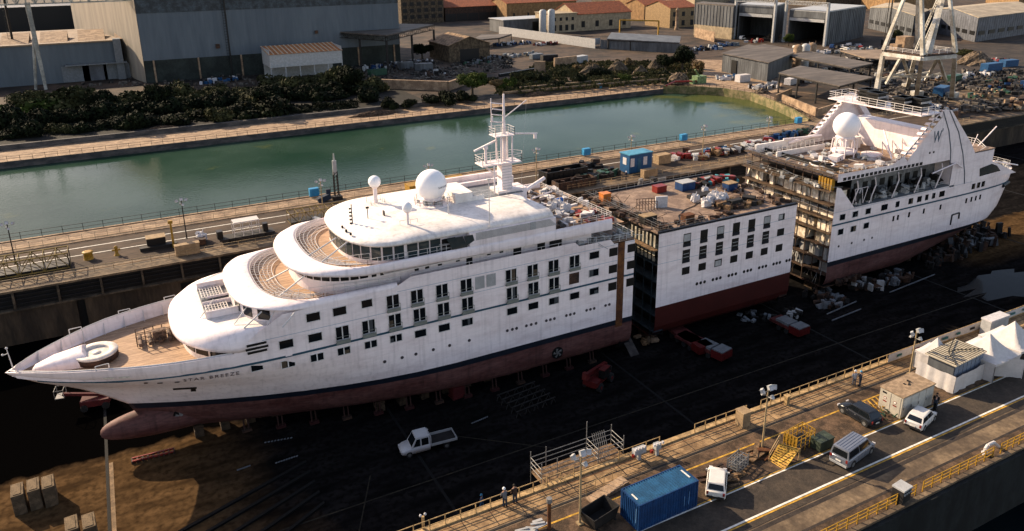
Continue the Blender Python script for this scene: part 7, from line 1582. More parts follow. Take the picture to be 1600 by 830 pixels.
def planks(label, px_, py_, n, L_, m, seed, z=Q, name='timber_stack', spread=1.0, cat='timber'):
    rr = random.Random(seed); a = P(px_, py_, z); g = MB()
    for i in range(n): g.obox((rr.uniform(-spread, spread), rr.uniform(-spread*.5, spread*.5), .08+.11*(i % 4)), L_*rr.uniform(.7, 1.1), rr.uniform(.15, .5), .1, rr.uniform(-.5, .5), rr.uniform(-.05, .05), rr.uniform(-.05, .05))
    one(g, name, m, label, cat, (a.x, a.y, z), rr.uniform(-.3, .3))
planks('dark weathered boards behind the white hatchback by the blue container', 1120, 741, 9, 2.4, brownsteel, 1); planks('pale broken boards right of the white hatchback seen from behind', 1150, 752, 5, 1.4, wood, 2)
planks('broad flat boards on the apron left of the yellow ramp', 1175, 715, 8, 2.6, wood, 3, spread=1.2); planks('rusty plates lying before the floodlight post by the ramp', 1196, 712, 5, 1.6, rust, 4)
t = thing('steel_frame_stack', 'stack of pale galvanised frames on the apron left of the yellow ramp', 'frames', (*P(1152, 731, Q)[:2], Q), .3); g = MB()
for k in range(4):
    zz = .15+k*.3
    for i in range(5): g.bar((-1+i*.5, -.55, zz), (-1+i*.5, .55, zz), .07)
    for y in (-.55, .0, .55): g.bar((-1, y, zz+.05), (1, y, zz+.05), .07)
g.build('frame', galv, t, world=False)
for i, (x, y) in enumerate(((1, -.5), (1, .5), (-1, -.5), (-1, .5))): g = MB(); g.bar((x, y, 0), (x, y, 1.3), .08); g.build('upright', galv, t, world=False)
# scaffold platform over the dock edge
p0 = P(845, 762, Q); p1 = P(975, 716, Q)
t = thing('scaffold_platform', 'galvanised scaffold platform hanging over the dock edge behind the left floodlight post', 'scaffold', (30, 49.6, Q))
sx0, sx1 = 28.6, 37.4; g = MB()
for x in (sx0, sx0+1.6, sx0+6, sx1):
    for y in (49.6, 51.6): g.tube((x, y, Q-1.2), (x, y, Q+2.2+(1.2 if x == sx0+6 and y > 50 else 0)), .045)
for z in (.6, 1.1, 1.6):
    for y in (49.6, 51.6): g.tube((sx0, y, Q+z), (sx1, y, Q+z), .035)
    for x in (sx0, sx0+6, sx1): g.tube((x, 49.6, Q+z), (x, 51.6, Q+z), .035)
for i in range(7): g.tube((sx0+6+i*.22, 49.6, Q+.2), (sx0+6.6+i*.22, 51.6, Q+1.9), .025)
g.build('tube_frame', galv, t); g = MB(); g.box(sx0, sx1, 49.6, 51.6, Q+.05, Q+.12); g.build('board', wood, t)
# pedestals and signal posts along the edge
def ped(label, px_, py_, m, w_=.8, h=1.5, name='concrete_pedestal'):
    a = P(px_, py_, Q); g = MB(); g.box(-w_/2, w_/2, -w_/2, w_/2, 0, h); g.box(-w_/2-.08, w_/2+.08, -w_/2-.08, w_/2+.08, h, h+.1); one(g, name, m, label, 'pedestal', (a.x, a.y, Q))
ped('square brown pedestal on the dock edge between the two railings', 1160, 664, beige, 1.0, 1.6); ped('small post with a lamp head near the hut railing', 1229, 632, och, .4, 1.0, 'bollard')
for i, (px_, py_, lab) in enumerate(((998, 718, 'white signal cabinet left of two on the dock edge, with a red box'), (1026, 711, 'white signal cabinet right of two on the dock edge'))):
    a = P(px_, py_, Q); t = thing('signal_cabinet', lab, 'cabinet', (a.x, a.y, Q)); g = MB(); g.obox((0, 0, .35), .3, .3, .7); g.obox((0, 0, 1.0), 1.3 if i == 0 else .6, .5, .55); g.build('cabinet', lgrey, t, world=False)
    for k in range(4): g = MB(); g.obox((-.5+k*.33, -.2, 1.35), .18, .2, .22); g.build('lamp_head', bagw, t, world=False)
    g = MB(); g.obox((-.7, -.1, .7), .25, .25, .3); g.build('red_box', redp, t, world=False)
a = P(858, 826, Q); t = thing('mooring_post', 'rust brown post with a pale cap at the lower centre edge of the quay', 'post', (a.x, a.y, Q)); g = MB(); g.tube((0, 0, 0), (0, 0, 2.6), .16, n=10); g.build('post', rust, t, world=False); g = MB(); g.tube((0, 0, 2.6), (0, 0, 3.0), .24, n=10); g.build('cap', galv, t, world=False)
a = P(662, 829, Q); t = thing('mooring_post', 'short ochre post with two small lamps at the bottom of the photo', 'post', (a.x, a.y, Q-.2)); g = MB(); g.tube((0, 0, 0), (0, 0, 1.6), .12, n=10); g.build('post', och, t, world=False); g = MB(); g.sphere((-.2, 0, 1.75), .12, 8, 6); g.sphere((.2, 0, 1.75), .12, 8, 6); g.build('lamp_head', bagw, t, world=False)
a = P(1406, 784, Q); t = thing('supply_cabinet', 'grey supply cabinet with a row of sockets by the outer yellow railing', 'cabinet', (a.x, a.y, Q), .1); g = MB(); g.box(-.6, .6, -.5, .5, 0, 1.5); g.build('casing', darksteel, t, world=False); g = MB(); g.box(-.65, .65, -.55, .55, 1.5, 1.65); g.build('lid', lgrey, t, world=False)
for i in range(4): g = MB(); g.obox((-.45+i*.3, -.52, 1.2), .14, .08, .16); g.build('socket', lgrey, t, world=False)
a = P(1545, 708, Q); t = thing('hydrant_pipe', 'white bent pipe rising beside the outer yellow railing at the right', 'pipe', (a.x, a.y, Q)); g = MB(); g.path([(-.7, 0, 0), (-.7, 0, .7), (-.4, 0, 1.0), (.5, 0, 1.0), (.8, 0, .7), (1.6, 0, .1)], .16, 10); g.build('pipe', tarpw, t, world=False); g = MB(); g.tube((-.7, 0, .25), (-.7, 0, .33), .3, n=12); g.build('flange', tarpw, t, world=False)
planks('pile of pale boards and scraps at the bottom edge left of the brown post', 830, 826, 8, 1.2, lgrey, 9, name='scrap_heap', cat='scrap')
a = P(1398, 640, Q); 
for i, (px_, py_, lab, m) in enumerate(((1372, 642, 'low yellow barrier parts beside the hut door', yel), (1385, 652, 'tangle of plants and hoses in front of the hut', green))):
    rr = random.Random(i); a = P(px_, py_, Q); g = MB()
    for _ in range(16): q = Vector((rr.uniform(-.8, .8), rr.uniform(-.5, .5), rr.uniform(0, .5))); g.tube(q, q+Vector((rr.uniform(-.5, .5), rr.uniform(-.4, .4), rr.uniform(0, .4))), .05, n=4)
    one(g, 'hose_bundle' if i else 'barrier_part', m, lab, 'hose' if i else 'barrier', (a.x, a.y, Q))
# ================================================================== people
skin = mat('skin', (.35,.20,.13), rough=.6, var=.05); helmet_b = mat('helmet_blue', (.05,.22,.35), rough=.4); helmet_w = mat('helmet_white', (.7,.7,.68), rough=.4); clo_n = mat('cloth_navy', (.02,.03,.05), rough=.9); clo_g = mat('cloth_grey', (.14,.14,.15), rough=.9); clo_b = mat('cloth_blue', (.05,.14,.28), rough=.9); hair_m = mat('hair', (.02,.015,.01), rough=.8)
def person(label, x, y, z, rz, shirt, trou, hat=None, pose='stand', lean=0.):
    t = thing('person', label, 'person', (x, y, z), rz)
    J_ = {}; # joints (x forward)
    st = .16 if pose == 'walk' else .04
    V = [(0, 0, .98), (lean*.4, 0, 1.2), (lean, 0, 1.42), (lean*1.05, 0, 1.52), (lean*1.15+.01, 0, 1.66), (lean*1.2+.02, 0, 1.76),
         (lean, .19, 1.42), (lean+.06, .25, 1.16), (lean+.2, .2, .98), (lean, -.19, 1.42), (lean+.06, -.25, 1.16), (lean+.2, -.2, .98),
         (0, .10, .93), (st*.6, .11, .50), (st, .11, .07), (st+.14, .12, .04), (0, -.10, .93), (-st*.6, -.11, .50), (-st, -.11, .07), (-st+.14, -.12, .04)]
    E_ = [(0, 1), (1, 2), (2, 3), (3, 4), (4, 5), (2, 6), (6, 7), (7, 8), (2, 9), (9, 10), (10, 11), (0, 12), (12, 13), (13, 14), (14, 15), (0, 16), (16, 17), (17, 18), (18, 19)]
    Rr = [.15, .145, .16, .055, .095, .075, .075, .05, .035, .075, .05, .035, .10, .07, .045, .04, .10, .07, .045, .04]
    me = bpy.data.meshes.new('body'); me.from_pydata(V, E_, []); ob = bpy.data.objects.new('body', me); C.objects.link(ob); ob.parent = t
    mo = ob.modifiers.new('skin', 'SKIN'); 
    for i, r in enumerate(Rr): me.skin_vertices[0].data[i].radius = (r*(.75 if i in (0, 1, 2) else 1), r)
    me.skin_vertices[0].data[0].use_root = True
    ob.modifiers.new('sub', 'SUBSURF').levels = 1; ob.modifiers['sub'].render_levels = 1; me.materials.append(skin)
    g = MB(); rg = []
    for zz, rx, ry, ox in ((.86, .13, .19, 0), (1.0, .14, .19, .0), (1.25, .145, .2, lean*.5), (1.42, .13, .22, lean), (1.5, .08, .1, lean)): rg.append([(ox+rx*math.cos(a), ry*math.sin(a), zz) for a in [2*math.pi*i/14 for i in range(14)]])
    g.loft(rg, close=True)
    for s_ in (-1, 1): g.tube((lean, s_*.2, 1.43), (lean+.06, s_*.26, 1.16), .085, .07, n=8); g.tube((lean+.06, s_*.26, 1.16), (lean+.18, s_*.2, 1.0), .07, .05, n=8)
    g.build('jacket', shirt, t, world=False)
    g = MB()
    for s_, dx in ((1, st), (-1, -st)): g.tube((0, s_*.1, .98), (dx*.6, s_*.115, .5), .12, .085, n=8); g.tube((dx*.6, s_*.115, .5), (dx, s_*.115, .09), .085, .07, n=8)
    g.build('trousers', trou, t, world=False)
    g = MB()
    for s_, dx in ((1, st), (-1, -st)): g.obox((dx+.06, s_*.115, .05), .28, .11, .1)
    g.build('boot', blackm, t, world=False)
    hx = lean*1.18+.02; g = MB()
    g.sphere((hx, 0, 1.70), .10, 12, 8, 1.15); g.obox((hx+.1, 0, 1.68), .04, .03, .04); g.build('head', skin, t, world=False)
    g = MB()
    for s_ in (-1, 1): g.sphere((hx+.092, s_*.035, 1.71), .012, 6, 4)
    g.build('eye', blackm, t, world=False)
    g = MB()
    if hat: g.lathe([(.15, 0), (.135, .02), (.13, .07), (.09, .13), (.02, .15)], (hx, 0, 1.72), 14); g.build('hard_hat', hat, t, world=False)
    else: g.lathe([(.108, 0), (.112, .05), (.08, .11), (.02, .13)], (hx-.012, 0, 1.70), 12); g.build('hair', hair_m, t, world=False)
    # hands: palm and five curled fingers
    for s_ in (-1, 1):
        b = Vector((lean+.2, s_*.2, .98)); g = MB(); g.obox(b+Vector((.02, 0, -.03)), .05, .035, .09)
        for k, l in enumerate((.05, .06, .065, .055)): q = b+Vector((-.005+k*.017, 0, -.07)); g.tube(q, q+Vector((.01, 0, -l*.6)), .009, n=5); g.tube(q+Vector((.01, 0, -l*.6)), q+Vector((.028, 0, -l)), .008, n=5)
        g.tube(b+Vector((.03, -s_*.015, -.01)), b+Vector((.06, -s_*.03, -.05)), .01, n=5); g.build('hand', skin, t, world=False)
    return t
a = P(1334, 602, Q); person('worker in light grey top standing at the railing, left of the pair', a.x, a.y, Q, 1.2, mat('cloth_pale', (.40,.42,.45), rough=.9), clo_g, helmet_w, 'stand')
a = P(1343, 603, Q); person('worker in dark navy overalls with a turquoise hard hat at the railing', a.x, a.y, Q, 2.6, clo_n, clo_n, helmet_b, 'stand')
a = P(1460, 642, Q); person('person in dark clothes standing against the end of the site hut', a.x, a.y, Q, 2.0, clo_n, blackm, None, 'stand')
a = P(1464.5, 642, Q); person('second person in black beside the site hut, the one nearer the tents', a.x+.2, a.y+.4, Q, 3.4, blackm, clo_n, None, 'stand')
a = P(753, 796, 0); person('person in a pale blue overall walking on the dark dock floor', a.x, a.y, 0, 2.5, clo_b, clo_b, helmet_b, 'walk')
for i, (px_, py_) in enumerate(((1594, 590), (1586, 580))):
    a = P(px_, py_, Q); person(['person in grey under the tents, close to the right edge', 'person in pale top under the tents, left of the other'][i], a.x, a.y, Q, 1+i, clo_g if i == 0 else MATS['cloth_pale'], clo_n, None)
for i, (px_, py_) in enumerate(((800, 806), (815, 799))):
    a = P(px_, py_, Q); person(['worker with a pale helmet leaning at the lower railing', 'worker in brown leaning at the lower railing, right of the pale helmet'][i], a.x, 48.7, Q, 1.6, clo_g if i == 0 else brownsteel, clo_n, helmet_w if i == 0 else None, 'stand', .1)
a = P(978, 281, Q); person('person in dark clothes on the far quay before the blue cabin', a.x, a.y, Q, 1, clo_n, clo_n, helmet_w)
a = P(1124, 262, Q)
a = P(1081, 262, Q)
# ================================================================== things on the dock floor
blk = mat('keel_block', (.07,.045,.025), rough=.9, var=.35, scale=1.5); blkd = mat('block_timber', (.05,.03,.016), rough=.9, var=.3, scale=3)
def keel_block(x, y, h, w_=1.6, d=1.0, label=None, source=[None]):
    if source[0] is None:
        t = thing('keel_block', label, 'block', (x, y, 0), 0, 'keel blocks under the ship')
        g = MB(); g.box(-d/2, d/2, -w_/2, w_/2, 0, .75); g.box(-d/2+.05, d/2-.05, -w_/2+.05, w_/2-.05, .76, 1.1); g.build('base', blk, t, world=False)
        g = MB(); g.box(-d/2-.03, d/2+.03, -w_/2-.03, w_/2+.03, 1.1, 1.35); g.box(-d/2+.05, d/2-.05, -w_/2, w_/2, 1.36, 1.5); g.build('timber_cap', blkd, t, world=False); source[0] = t; t.scale = (1, 1, h/1.5); return t
    return dup(source[0], (x, y, 0), 0, label, sc=(1, 1, h/1.5))
rr = random.Random(2)
def where(x): return 'bow section' if x < 59 else 'middle section' if x < 90 else 'stern section'
cnt = {}
ORD = ['first', 'second', 'third', 'fourth', 'fifth', 'sixth', 'seventh', 'eighth', 'ninth', 'tenth', 'eleventh', 'twelfth', 'thirteenth', 'fourteenth', 'fifteenth', 'sixteenth', 'seventeenth', 'eighteenth', 'nineteenth', 'twentieth']
for row, (yv, rname) in enumerate(((0, 'centre'), (-5.2, 'near side'))):
    xs = [3.2+i*2.9 for i in range(19)]+[64, 67, 70, 73, 76, 79, 82, 85]+[98+i*3 for i in range(14)]
    for x in xs:
        if row and (x < 21 or (hb_bow(x, 2.0) < 6.2 if x < 59 else False) or x > 122): continue
        if x > 128: continue
        k = (where(x), rname); cnt[k] = cnt.get(k, 0)+1
        keel_block(x, YC+yv, 1.55, label=f'{ORD[cnt[k]-1]} keel block from the left in the {rname} row under the {where(x)}')
# raking shores with red feet along the near side of the bow
for i in range(13):
    x = 8+i*3.7; y = YC-hb_bow(x, 2.0)+.7; t = thing('hull_shore', f'{ORD[i]} twin steel prop from the left under the near side of the bow section', 'prop', (x, y-.4, 0), 0, 'steel props under the hull')
    g = MB(); g.tube((x, y-.3, .1), (x, y, 1.75), .1); g.tube((x+.5, y-.3, .1), (x+.5, y, 1.75), .1); g.build('strut', mat('prop_pale', (.05,.02,.014), rough=.7, var=.3), t)
    g = MB(); g.box(x-.3, x+.8, y-.6, y, 0, .35); g.build('foot', mat('prop_red', (.035,.008,.007), rough=.9) if i % 3 else brownsteel, t)
# concrete blocks at the lower left
cb = mat('ballast_block', (.15,.105,.06), rough=.95, var=.3, scale=1.5, bump=.4)
for i, (px_, py_, lab) in enumerate(((33, 798, 'tall concrete ballast block, left of the three in the row at the lower left'), (58, 790, 'tall concrete ballast block, middle of the three at the lower left'), (81, 785, 'tall concrete ballast block, right of the three at the lower left'), (118, 852, 'concrete ballast block cut by the bottom edge, the left one'), (145, 848, 'concrete ballast block cut by the bottom edge, the right one'))):
    a = P(px_, py_, 0); g = MB(); h = 2.3; g.box(-.55, .55, -1.15, 1.15, 0, h); g.box(-.35, .35, -.95, .95, h+.002, h+.06); one(g, 'ballast_block', cb, lab, 'block', (a.x, a.y+.4, 0), R_(4), 'concrete ballast blocks', bevel=.05)
a, b = P(207, 722, 0), P(272, 706, 0); t = thing('floor_trolley', 'low red rail trolley frame lying on the sunlit floor below the bulb', 'trolley', ((a.x+b.x)/2, a.y, 0)); d = b-a
g = MB(); 
for o in (-.3, .3): g.bar(a+Vector((0, o, .25)), b+Vector((0, o, .25)), .18)
g.build('beam', redp, t); g = MB()
for i in range(9): q = a+d*(i/8); g.obox((q.x, q.y, .15), .2, .9, .3)
g.build('tie', brownsteel, t)
# flatbed pickup
a = P(640, 716, 0); b = P(706, 699, 0); ang = R_(180+1); c = (a+b)/2
t = thing('flatbed_truck', 'white crew cab flatbed truck standing on the dark dock floor', 'truck', (c.x, c.y+1.0, 0), math.atan2(a.y-b.y, a.x-b.x))
L_ = 6.4; W_ = 2.0; twh = mat('truck_white', (.42,.41,.41), rough=.35, var=.05)
g = MB(); rings = []
for x, zb, zt, wf in ((-.1, .45, 1.15, 1), (1.2, .4, 1.15, 1), (2.0, .4, 1.1, 1), (2.75, .42, .98, .96), (3.1, .45, .82, .88), (3.2, .5, .7, .8)):
    w2 = W_/2*wf; rings.append([(x, -w2, zb), (x, -w2, zt-.1), (x, -w2*.92, zt), (x, w2*.92, zt), (x, w2, zt-.1), (x, w2, zb)])
g.loft(rings, close=True); g.cap(rings[0]); g.cap(rings[-1], True); lo = [(-.1, -.97, 1.13), (2.1, -.95, 1.1), (2.1, .95, 1.1), (-.1, .97, 1.13)]; hi = [(-.05, -.85, 2.2), (1.45, -.82, 2.2), (1.45, .82, 2.2), (-.05, .85, 2.2)]
g.loft([lo, hi], smooth=False, close=True); g.add(hi, [(0, 1, 2, 3)]); g.build('cab', twh, t, world=False)
g = MB(); g.add([(2.03, -.80, 1.2), (2.03, .80, 1.2), (1.53, .74, 2.08), (1.53, -.74, 2.08)], [(0, 1, 2, 3)]); g.v = [(x+.02, y, z+.01) for x, y, z in g.v]; g.build('windscreen', winglass, t, world=False)
for s_ in (-1, 1):
    for (x0, x1, x2, x3) in ((1.05, 1.85, 1.45, 1.05), (.1, .9, .9, .1)): g = MB(); g.add([(x0, s_*.968, 1.2), (x1, s_*.968, 1.2), (x2, s_*.88, 2.02), (x3, s_*.88, 2.02)], [(0, 1, 2, 3)]); g.build('side_window', winglass, t, world=False)
    g = MB(); g.obox((3.12, s_*.7, .72), .15, .35, .2); g.build('headlight', bagw, t, world=False)
    for x in (2.35, -2.0): g = MB(); g.tube((x, s_*.75, .37), (x, s_*1.0, .37), .37, n=16); wl = g.build('wheel', rubber, t, world=False); g = MB(); g.tube((x, s_*.9, .37), (x, s_*1.015, .37), .2, n=12); g.build('rim', galv, wl, world=False)
g = MB(); g.box(-3.2, -.2, -1.02, 1.02, .75, .85); g.build('bed', darksteel, t, world=False)
g = MB(); g.box(-3.2, -.2, -1.05, -1.0, .85, 1.15); g.box(-3.2, -.2, 1.0, 1.05, .85, 1.15); g.box(-3.25, -3.2, -1.05, 1.05, .85, 1.15); g.build('drop_side', lgrey, t, world=False)
g = MB(); g.tube((-.18, -.9, .85), (-.18, -.9, 2.0), .05); g.tube((-.18, .9, .85), (-.18, .9, 2.0), .05); g.tube((-.18, -.9, 2.0), (-.18, .9, 2.0), .05); g.build('headboard', twh, t, world=False)
g = MB(); g.tube((.05, .5, 2.2), (.05, .5, 2.7), .03); g.sphere((.05, .5, 2.75), .08, 8, 6); g.build('beacon', bagw, t, world=False)
g = MB(); g.box(-3.1, 2.6, -.4, .4, .35, .6); g.build('chassis', darksteel, t, world=False)
g = MB(); g.box(.3, 1.6, -1.012, -.99, .55, .68); g.build('side_band', redp, t, world=False)
# red telehandler
a = P(942, 606, 0); t = thing('telehandler', 'dark red telescopic handler on the floor below the bow section', 'telehandler', (a.x, a.y+1, 0), R_(28))
dred = mat('machine_red', (.09,.007,.007), rough=.5, var=.2)
g = MB(); g.box(-2.2, 2.0, -.7, .7, .6, 1.3); g.box(-2.4, -1.2, -1.0, 1.0, .9, 1.6); g.build('chassis', dred, t, world=False)
g = MB(); g.box(-.6, .9, -1.1, -.3, 1.3, 2.5); cb_ = g.build('cab', blackm, t, world=False); g = MB(); g.box(-.65, .95, -1.13, -.27, 2.5, 2.6); g.build('cab_roof', dred, cb_, world=False)
g = MB(); g.obox((-.2, .35, 2.15), 5.6, .45, .5, 0, 0, .16); g.obox((-2.9, .35, 2.5), .6, .7, .9, 0, 0, .16); g.build('boom', dred, t, world=False)
for x in (-1.5, 1.5):
    for s_ in (-1, 1): g = MB(); g.tube((x, s_*.75, .6), (x, s_*1.2, .6), .6, n=16); wl = g.build('wheel', rubber, t, world=False); g = MB(); g.tube((x, s_*1.15, .6), (x, s_*1.23, .6), .25, n=12); g.build('rim', dred, wl, world=False)
g = MB(); g.obox((2.9, .35, 1.0), .2, 1.3, .8); g.obox((3.4, .1, .65), 1.0, .12, .08); g.obox((3.4, .7, .65), 1.0, .12, .08); g.build('fork_carriage', darksteel, t, world=False)
# red transporters
def transporter(label, p0, p1, top=True):
    a, b = P(*p0, 0), P(*p1, 0); d = b-a; L_ = d.length; t = thing('modular_transporter', label, 'transporter', (a.x, a.y, 0), math.atan2(d.y, d.x), 'dark red modular transporters')
    g = MB(); g.box(0, L_, -1.2, 1.2, .85, 1.25); g.build('deck', mat('grimy_red', (.10,.02,.018), rough=.7, var=.3), t, world=False)
    g = MB(); g.box(-1.8, -.05, -1.2, 1.2, .5, 1.6); g.build('power_pack', dred, t, world=False)
    if top: g = MB(); g.box(-1.75, -.1, -1.1, 1.1, 1.602, 1.75); g.box(.3, 2.6, -1.0, 1.0, 1.26, 1.6); g.build('cover', grey, t, world=False)
    g = MB(); g.box(-1.84, -1.8, -.5, .5, .7, 1.3); g.build('marker_panel', dred, t, world=False)
    for i in range(max(2, int(L_/1.4))):
        for s_ in (-1, 1): g = MB(); g.tube((.5+i*1.4, s_*.55, .4), (.5+i*1.4, s_*1.1, .4), .4, n=12); g.build('wheel', rubber, t, world=False)
transporter('dark red transporter reaching out from under the middle section, nearer one', (1118, 558), (1062, 532)); transporter('dark red transporter standing alone right of the middle section front', (1240, 521), (1210, 506))
transporter('red transporter half hidden under the middle section', (1090, 548), (1050, 520), False)
a, b = P(152, 634, 0), P(108, 626, 0); dred = mat('lift_red', (.07,.008,.008), rough=.7); t = thing('work_platform', 'dark red boom lift parked in shade behind the bulbous bow', 'lift', (a.x, a.y, 0), R_(170)); g = MB(); g.box(-1.6, 1.6, -1, 1, .5, 1.3); g.obox((.8, 0, 1.8), 5.5, .35, .35, 0, 0, -.2); g.build('body', dred, t, world=False)
for x in (-1.2, 1.2):
    for s_ in (-1, 1): g = MB(); g.tube((x, s_*.8, .45), (x, s_*1.15, .45), .45, n=12); g.build('wheel', rubber, t, world=False)
g = MB(); g.box(3.2, 4.2, -.7, .7, 2.1, 2.2)
for x in (3.2, 4.2):
    for y in (-.7, .7): g.tube((x, y, 2.1), (x, y, 3.2), .04)
g.path([(3.2, -.7, 3.2), (4.2, -.7, 3.2), (4.2, .7, 3.2), (3.2, .7, 3.2), (3.2, -.7, 3.2)], .04); g.build('basket', galv, t, world=False)
# trestle stacks, ramp, odd gear
a = P(822, 628, 0); t = thing('trestle_stack', 'dark stack of steel trestles on the floor left of the telehandler', 'trestles', (a.x, a.y, 0), .1)
for k in range(5):
    g = MB(); y = -2.2+k*1.1
    for x in (-2.6, -1.3, 0, 1.3, 2.6): g.bar((x-.35, y, 0), (x, y, .8), .09); g.bar((x+.35, y, 0), (x, y, .8), .09)
    g.bar((-2.9, y, .8), (2.9, y, .8), .12); g.build('trestle', mat('trestle_grey', (.022,.02,.018), rough=.7, var=.2), t, world=False)
a, b = P(976, 533, 1.0), P(992, 556, 0); g = MB(); d = b-a; g.add([(a.x-.7, a.y, 1.9), (a.x+.7, a.y, 1.9), (b.x+.7, b.y, .1), (b.x-.7, b.y, .1), (a.x-.7, a.y, 1.8), (a.x+.7, a.y, 1.8), (b.x+.7, b.y, 0), (b.x-.7, b.y, 0)], [(0, 1, 2, 3), (4, 7, 6, 5), (0, 4, 5, 1), (1, 5, 6, 2), (2, 6, 7, 3), (3, 7, 4, 0)]); tag(g.build('gangplank', mat('plank_grey', (.06,.05,.045), rough=.8, var=.3)), 'short inclined gangplank under the aft end of the bow section', 'gangplank')
a = P(714, 620, 0); g = MB(); g.box(-.8, .8, -.6, .6, .3, 1.8); g.box(-.9, .9, -.7, .7, .1, .3); one(g, 'tool_locker', dred, 'dark red locker standing below the hull left of the trestle stack', 'locker', (a.x, a.y, 0), .1)
def floor_junk(label, px_, py_, w_, d_, n, ms, h=1.4, seed=0, z=0):
    rr = random.Random(seed); a = P(px_, py_, z); t = thing('debris_pile', label, 'pile', (a.x, a.y, z), 0, 'debris piles on the dock floor')
    for k, m in enumerate(ms):
        g = MB()
        for _ in range(n//len(ms)): g.obox((a.x+rr.uniform(-w_, w_)/2, a.y+rr.uniform(-d_, d_)/2, z+rr.uniform(.15, h)/2), rr.uniform(.3, 1.3), rr.uniform(.2, .7), rr.uniform(.2, h), rr.uniform(0, 3), rr.uniform(-.3, .3), rr.uniform(-.3, .3))
        g.build(['scrap_metal', 'white_bag', 'timber_scrap'][k % 3], m, t)
floor_junk('heap of white bags and scrap below the stern section cut', 1350, 452, 4, 3, 24, (darksteel, lgrey, brownsteel), 2.2, 1); floor_junk('dark skip load with pale bags right of the white bags', 1398, 438, 6, 3, 36, (darksteel, grey, brownsteel), 1.8, 2)
floor_junk('dark blocks and props below the stern hull, by the second light', 1470, 405, 12, 4, 60, (darksteel, darksteel, brownsteel), 2.2, 3); floor_junk('dark gear and poles under the stern counter', 1510, 385, 10, 6, 60, (darksteel, grey, brownsteel), 2.6, 4); floor_junk('dark props standing right under the stern end', 1540, 370, 7, 6, 40, (darksteel, darksteel, brownsteel), 3.0, 5)
floor_junk('small white scraps beside the lone transporter', 1238, 492, 3, 2, 18, (darksteel, lgrey), .9, 6); floor_junk('pale rags and brackets on the floor in the gap before the stern cut', 1290, 470, 6, 6, 50, (brownsteel, grey, darksteel), 1.4, 7); floor_junk('scrap scattered in the gap between bow and middle sections', 1002, 524, 3, 5, 20, (brownsteel, wood, conc_l), .6, 8)
floor_junk('small dark scraps on the open floor left of the lone transporter', 1178, 495, 6, 3, 16, (darksteel, grey), .5, 9)
for i, (p0, p1, lab) in enumerate((((1292, 492), (1338, 472), 'pale straight bar on the floor before the stern section, left one'), ((1300, 502), (1345, 484), 'pale straight bar on the floor before the stern section, nearer one'), ((1390, 458), (1460, 430), 'long pale bar on the floor before the dark skip load'))):
    a, b = P(*p0, 0), P(*p1, 0); g = MB(); g.bar((a.x, a.y, .12), (b.x, b.y, .12), .14); tag(g.build('steel_bar', grey), lab, 'bar', 'bars on the dock floor')
for i, (p0, p1, lab) in enumerate((((738, 662), (764, 651), 'white dashed hose end on the open floor above the truck'), ((372, 735), (392, 728), 'short pale chain on the floor below the hull, lower left one'), ((415, 692), (460, 684), 'short pale chain on the floor below the hull, upper one'), ((432, 724), (468, 712), 'short pale chain on the floor below the hull, right one'))):
    a, b = P(*p0, 0), P(*p1, 0); g = MB(); n = 9
    for k in range(n): q = a+(b-a)*(k/n); g.obox((q.x, q.y, .06), .22, .12, .1, .3)
    tag(g.build('chain', grey), lab, 'chain', 'chains on the dock floor')
# ================================================================== things on the far quay
t = thing('gangway_truss', 'long rusty lattice gangway lying on the far quay at the left edge', 'gangway', (-14, 130, Q))
e0, e1 = P(2, 452, Q), P(112, 428, Q); g = MB(); A_ = Vector((-34, 128.6, Q+.3)); B_ = Vector((e1.x-.2, 128.6, Q+.3)); truss(g, A_, B_, 3.4, 2.3, 15, .16); g.build('lattice', mat('moss_rust', (.20,.14,.04), rough=.9, var=.3, scale=1.), t)
g = MB(); g.box(A_.x, B_.x, 127.2, 130.2, Q+.45, Q+.62); g.build('walkway', darksteel, t)
t = thing('gangway_truss', 'shorter lattice gangway with scrap on it behind the round foredecks', 'gangway', (30, 131, Q)); g = MB(); A_ = P(452, 350, Q)+Vector((0, 0, .3)); B_ = A_+Vector((13.5, .3, 0)); truss(g, A_, B_, 2.6, 1.8, 10, .12); g.build('lattice', MATS['moss_rust'], t)
g = MB(); g.box(A_.x, B_.x, A_.y-1.2, A_.y+1.2, Q+.45, Q+.55); g.build('walkway', darksteel, t)
junk(505, 352, 6, 26, (lgrey, darksteel, redp), 'pale and red scrap before the shorter gangway', z=Q, h=1.4, group='scrap on the far quay', d=1.2)
def bollard(label, px_, py_, m, kind=0):
    a = P(px_, py_, Q); t = thing('mooring_bollard', label, 'bollard', (a.x, a.y, Q)); g = MB()
    if kind == 0: g.lathe([(.75, 0), (.7, .1), (.62, .9), (.78, 1.05), (.8, 1.25), (.5, 1.3)], (0, 0, 0), 16); g.build('drum', m, t, world=False)
    else: g.lathe([(.5, 0), (.25, .3), (.22, 1.2), (.35, 1.35), (.1, 1.6)], (0, 0, 0), 12); g.tube((-.6, 0, .9), (.6, 0, .9), .14, n=8); g.build('valve_body', m, t, world=False)
bollard('squat yellow bollard on the far quay right of the long gangway', 139, 405, yel); bollard('small yellow valve stand right of the squat yellow bollard', 183, 399, yel, 1)
def qbox(label, px_, py_, l, w_, h, m, name='storage_box', cat='box', rz=.02, z=Q, lid=None, trimm=None):
    a = P(px_, py_, z); t = thing(name, label, cat, (a.x, a.y, z), rz); g = MB(); g.box(-l/2, l/2, -w_/2, w_/2, .05, h); g.build('casing', m, t, world=False)
    g = MB(); g.box(-l/2-.06, l/2+.06, -w_/2-.06, w_/2+.06, h, h+.1); g.build('lid', lid or m, t, world=False); return t
qbox('black open crate with a sandy lid on the far quay', 245, 385, 2.8, 2.0, 1.7, blackm, lid=beige); qbox('low dark tank next to the black crate on the far quay', 249, 388, 5.6, 1.0, .5, darksteel)
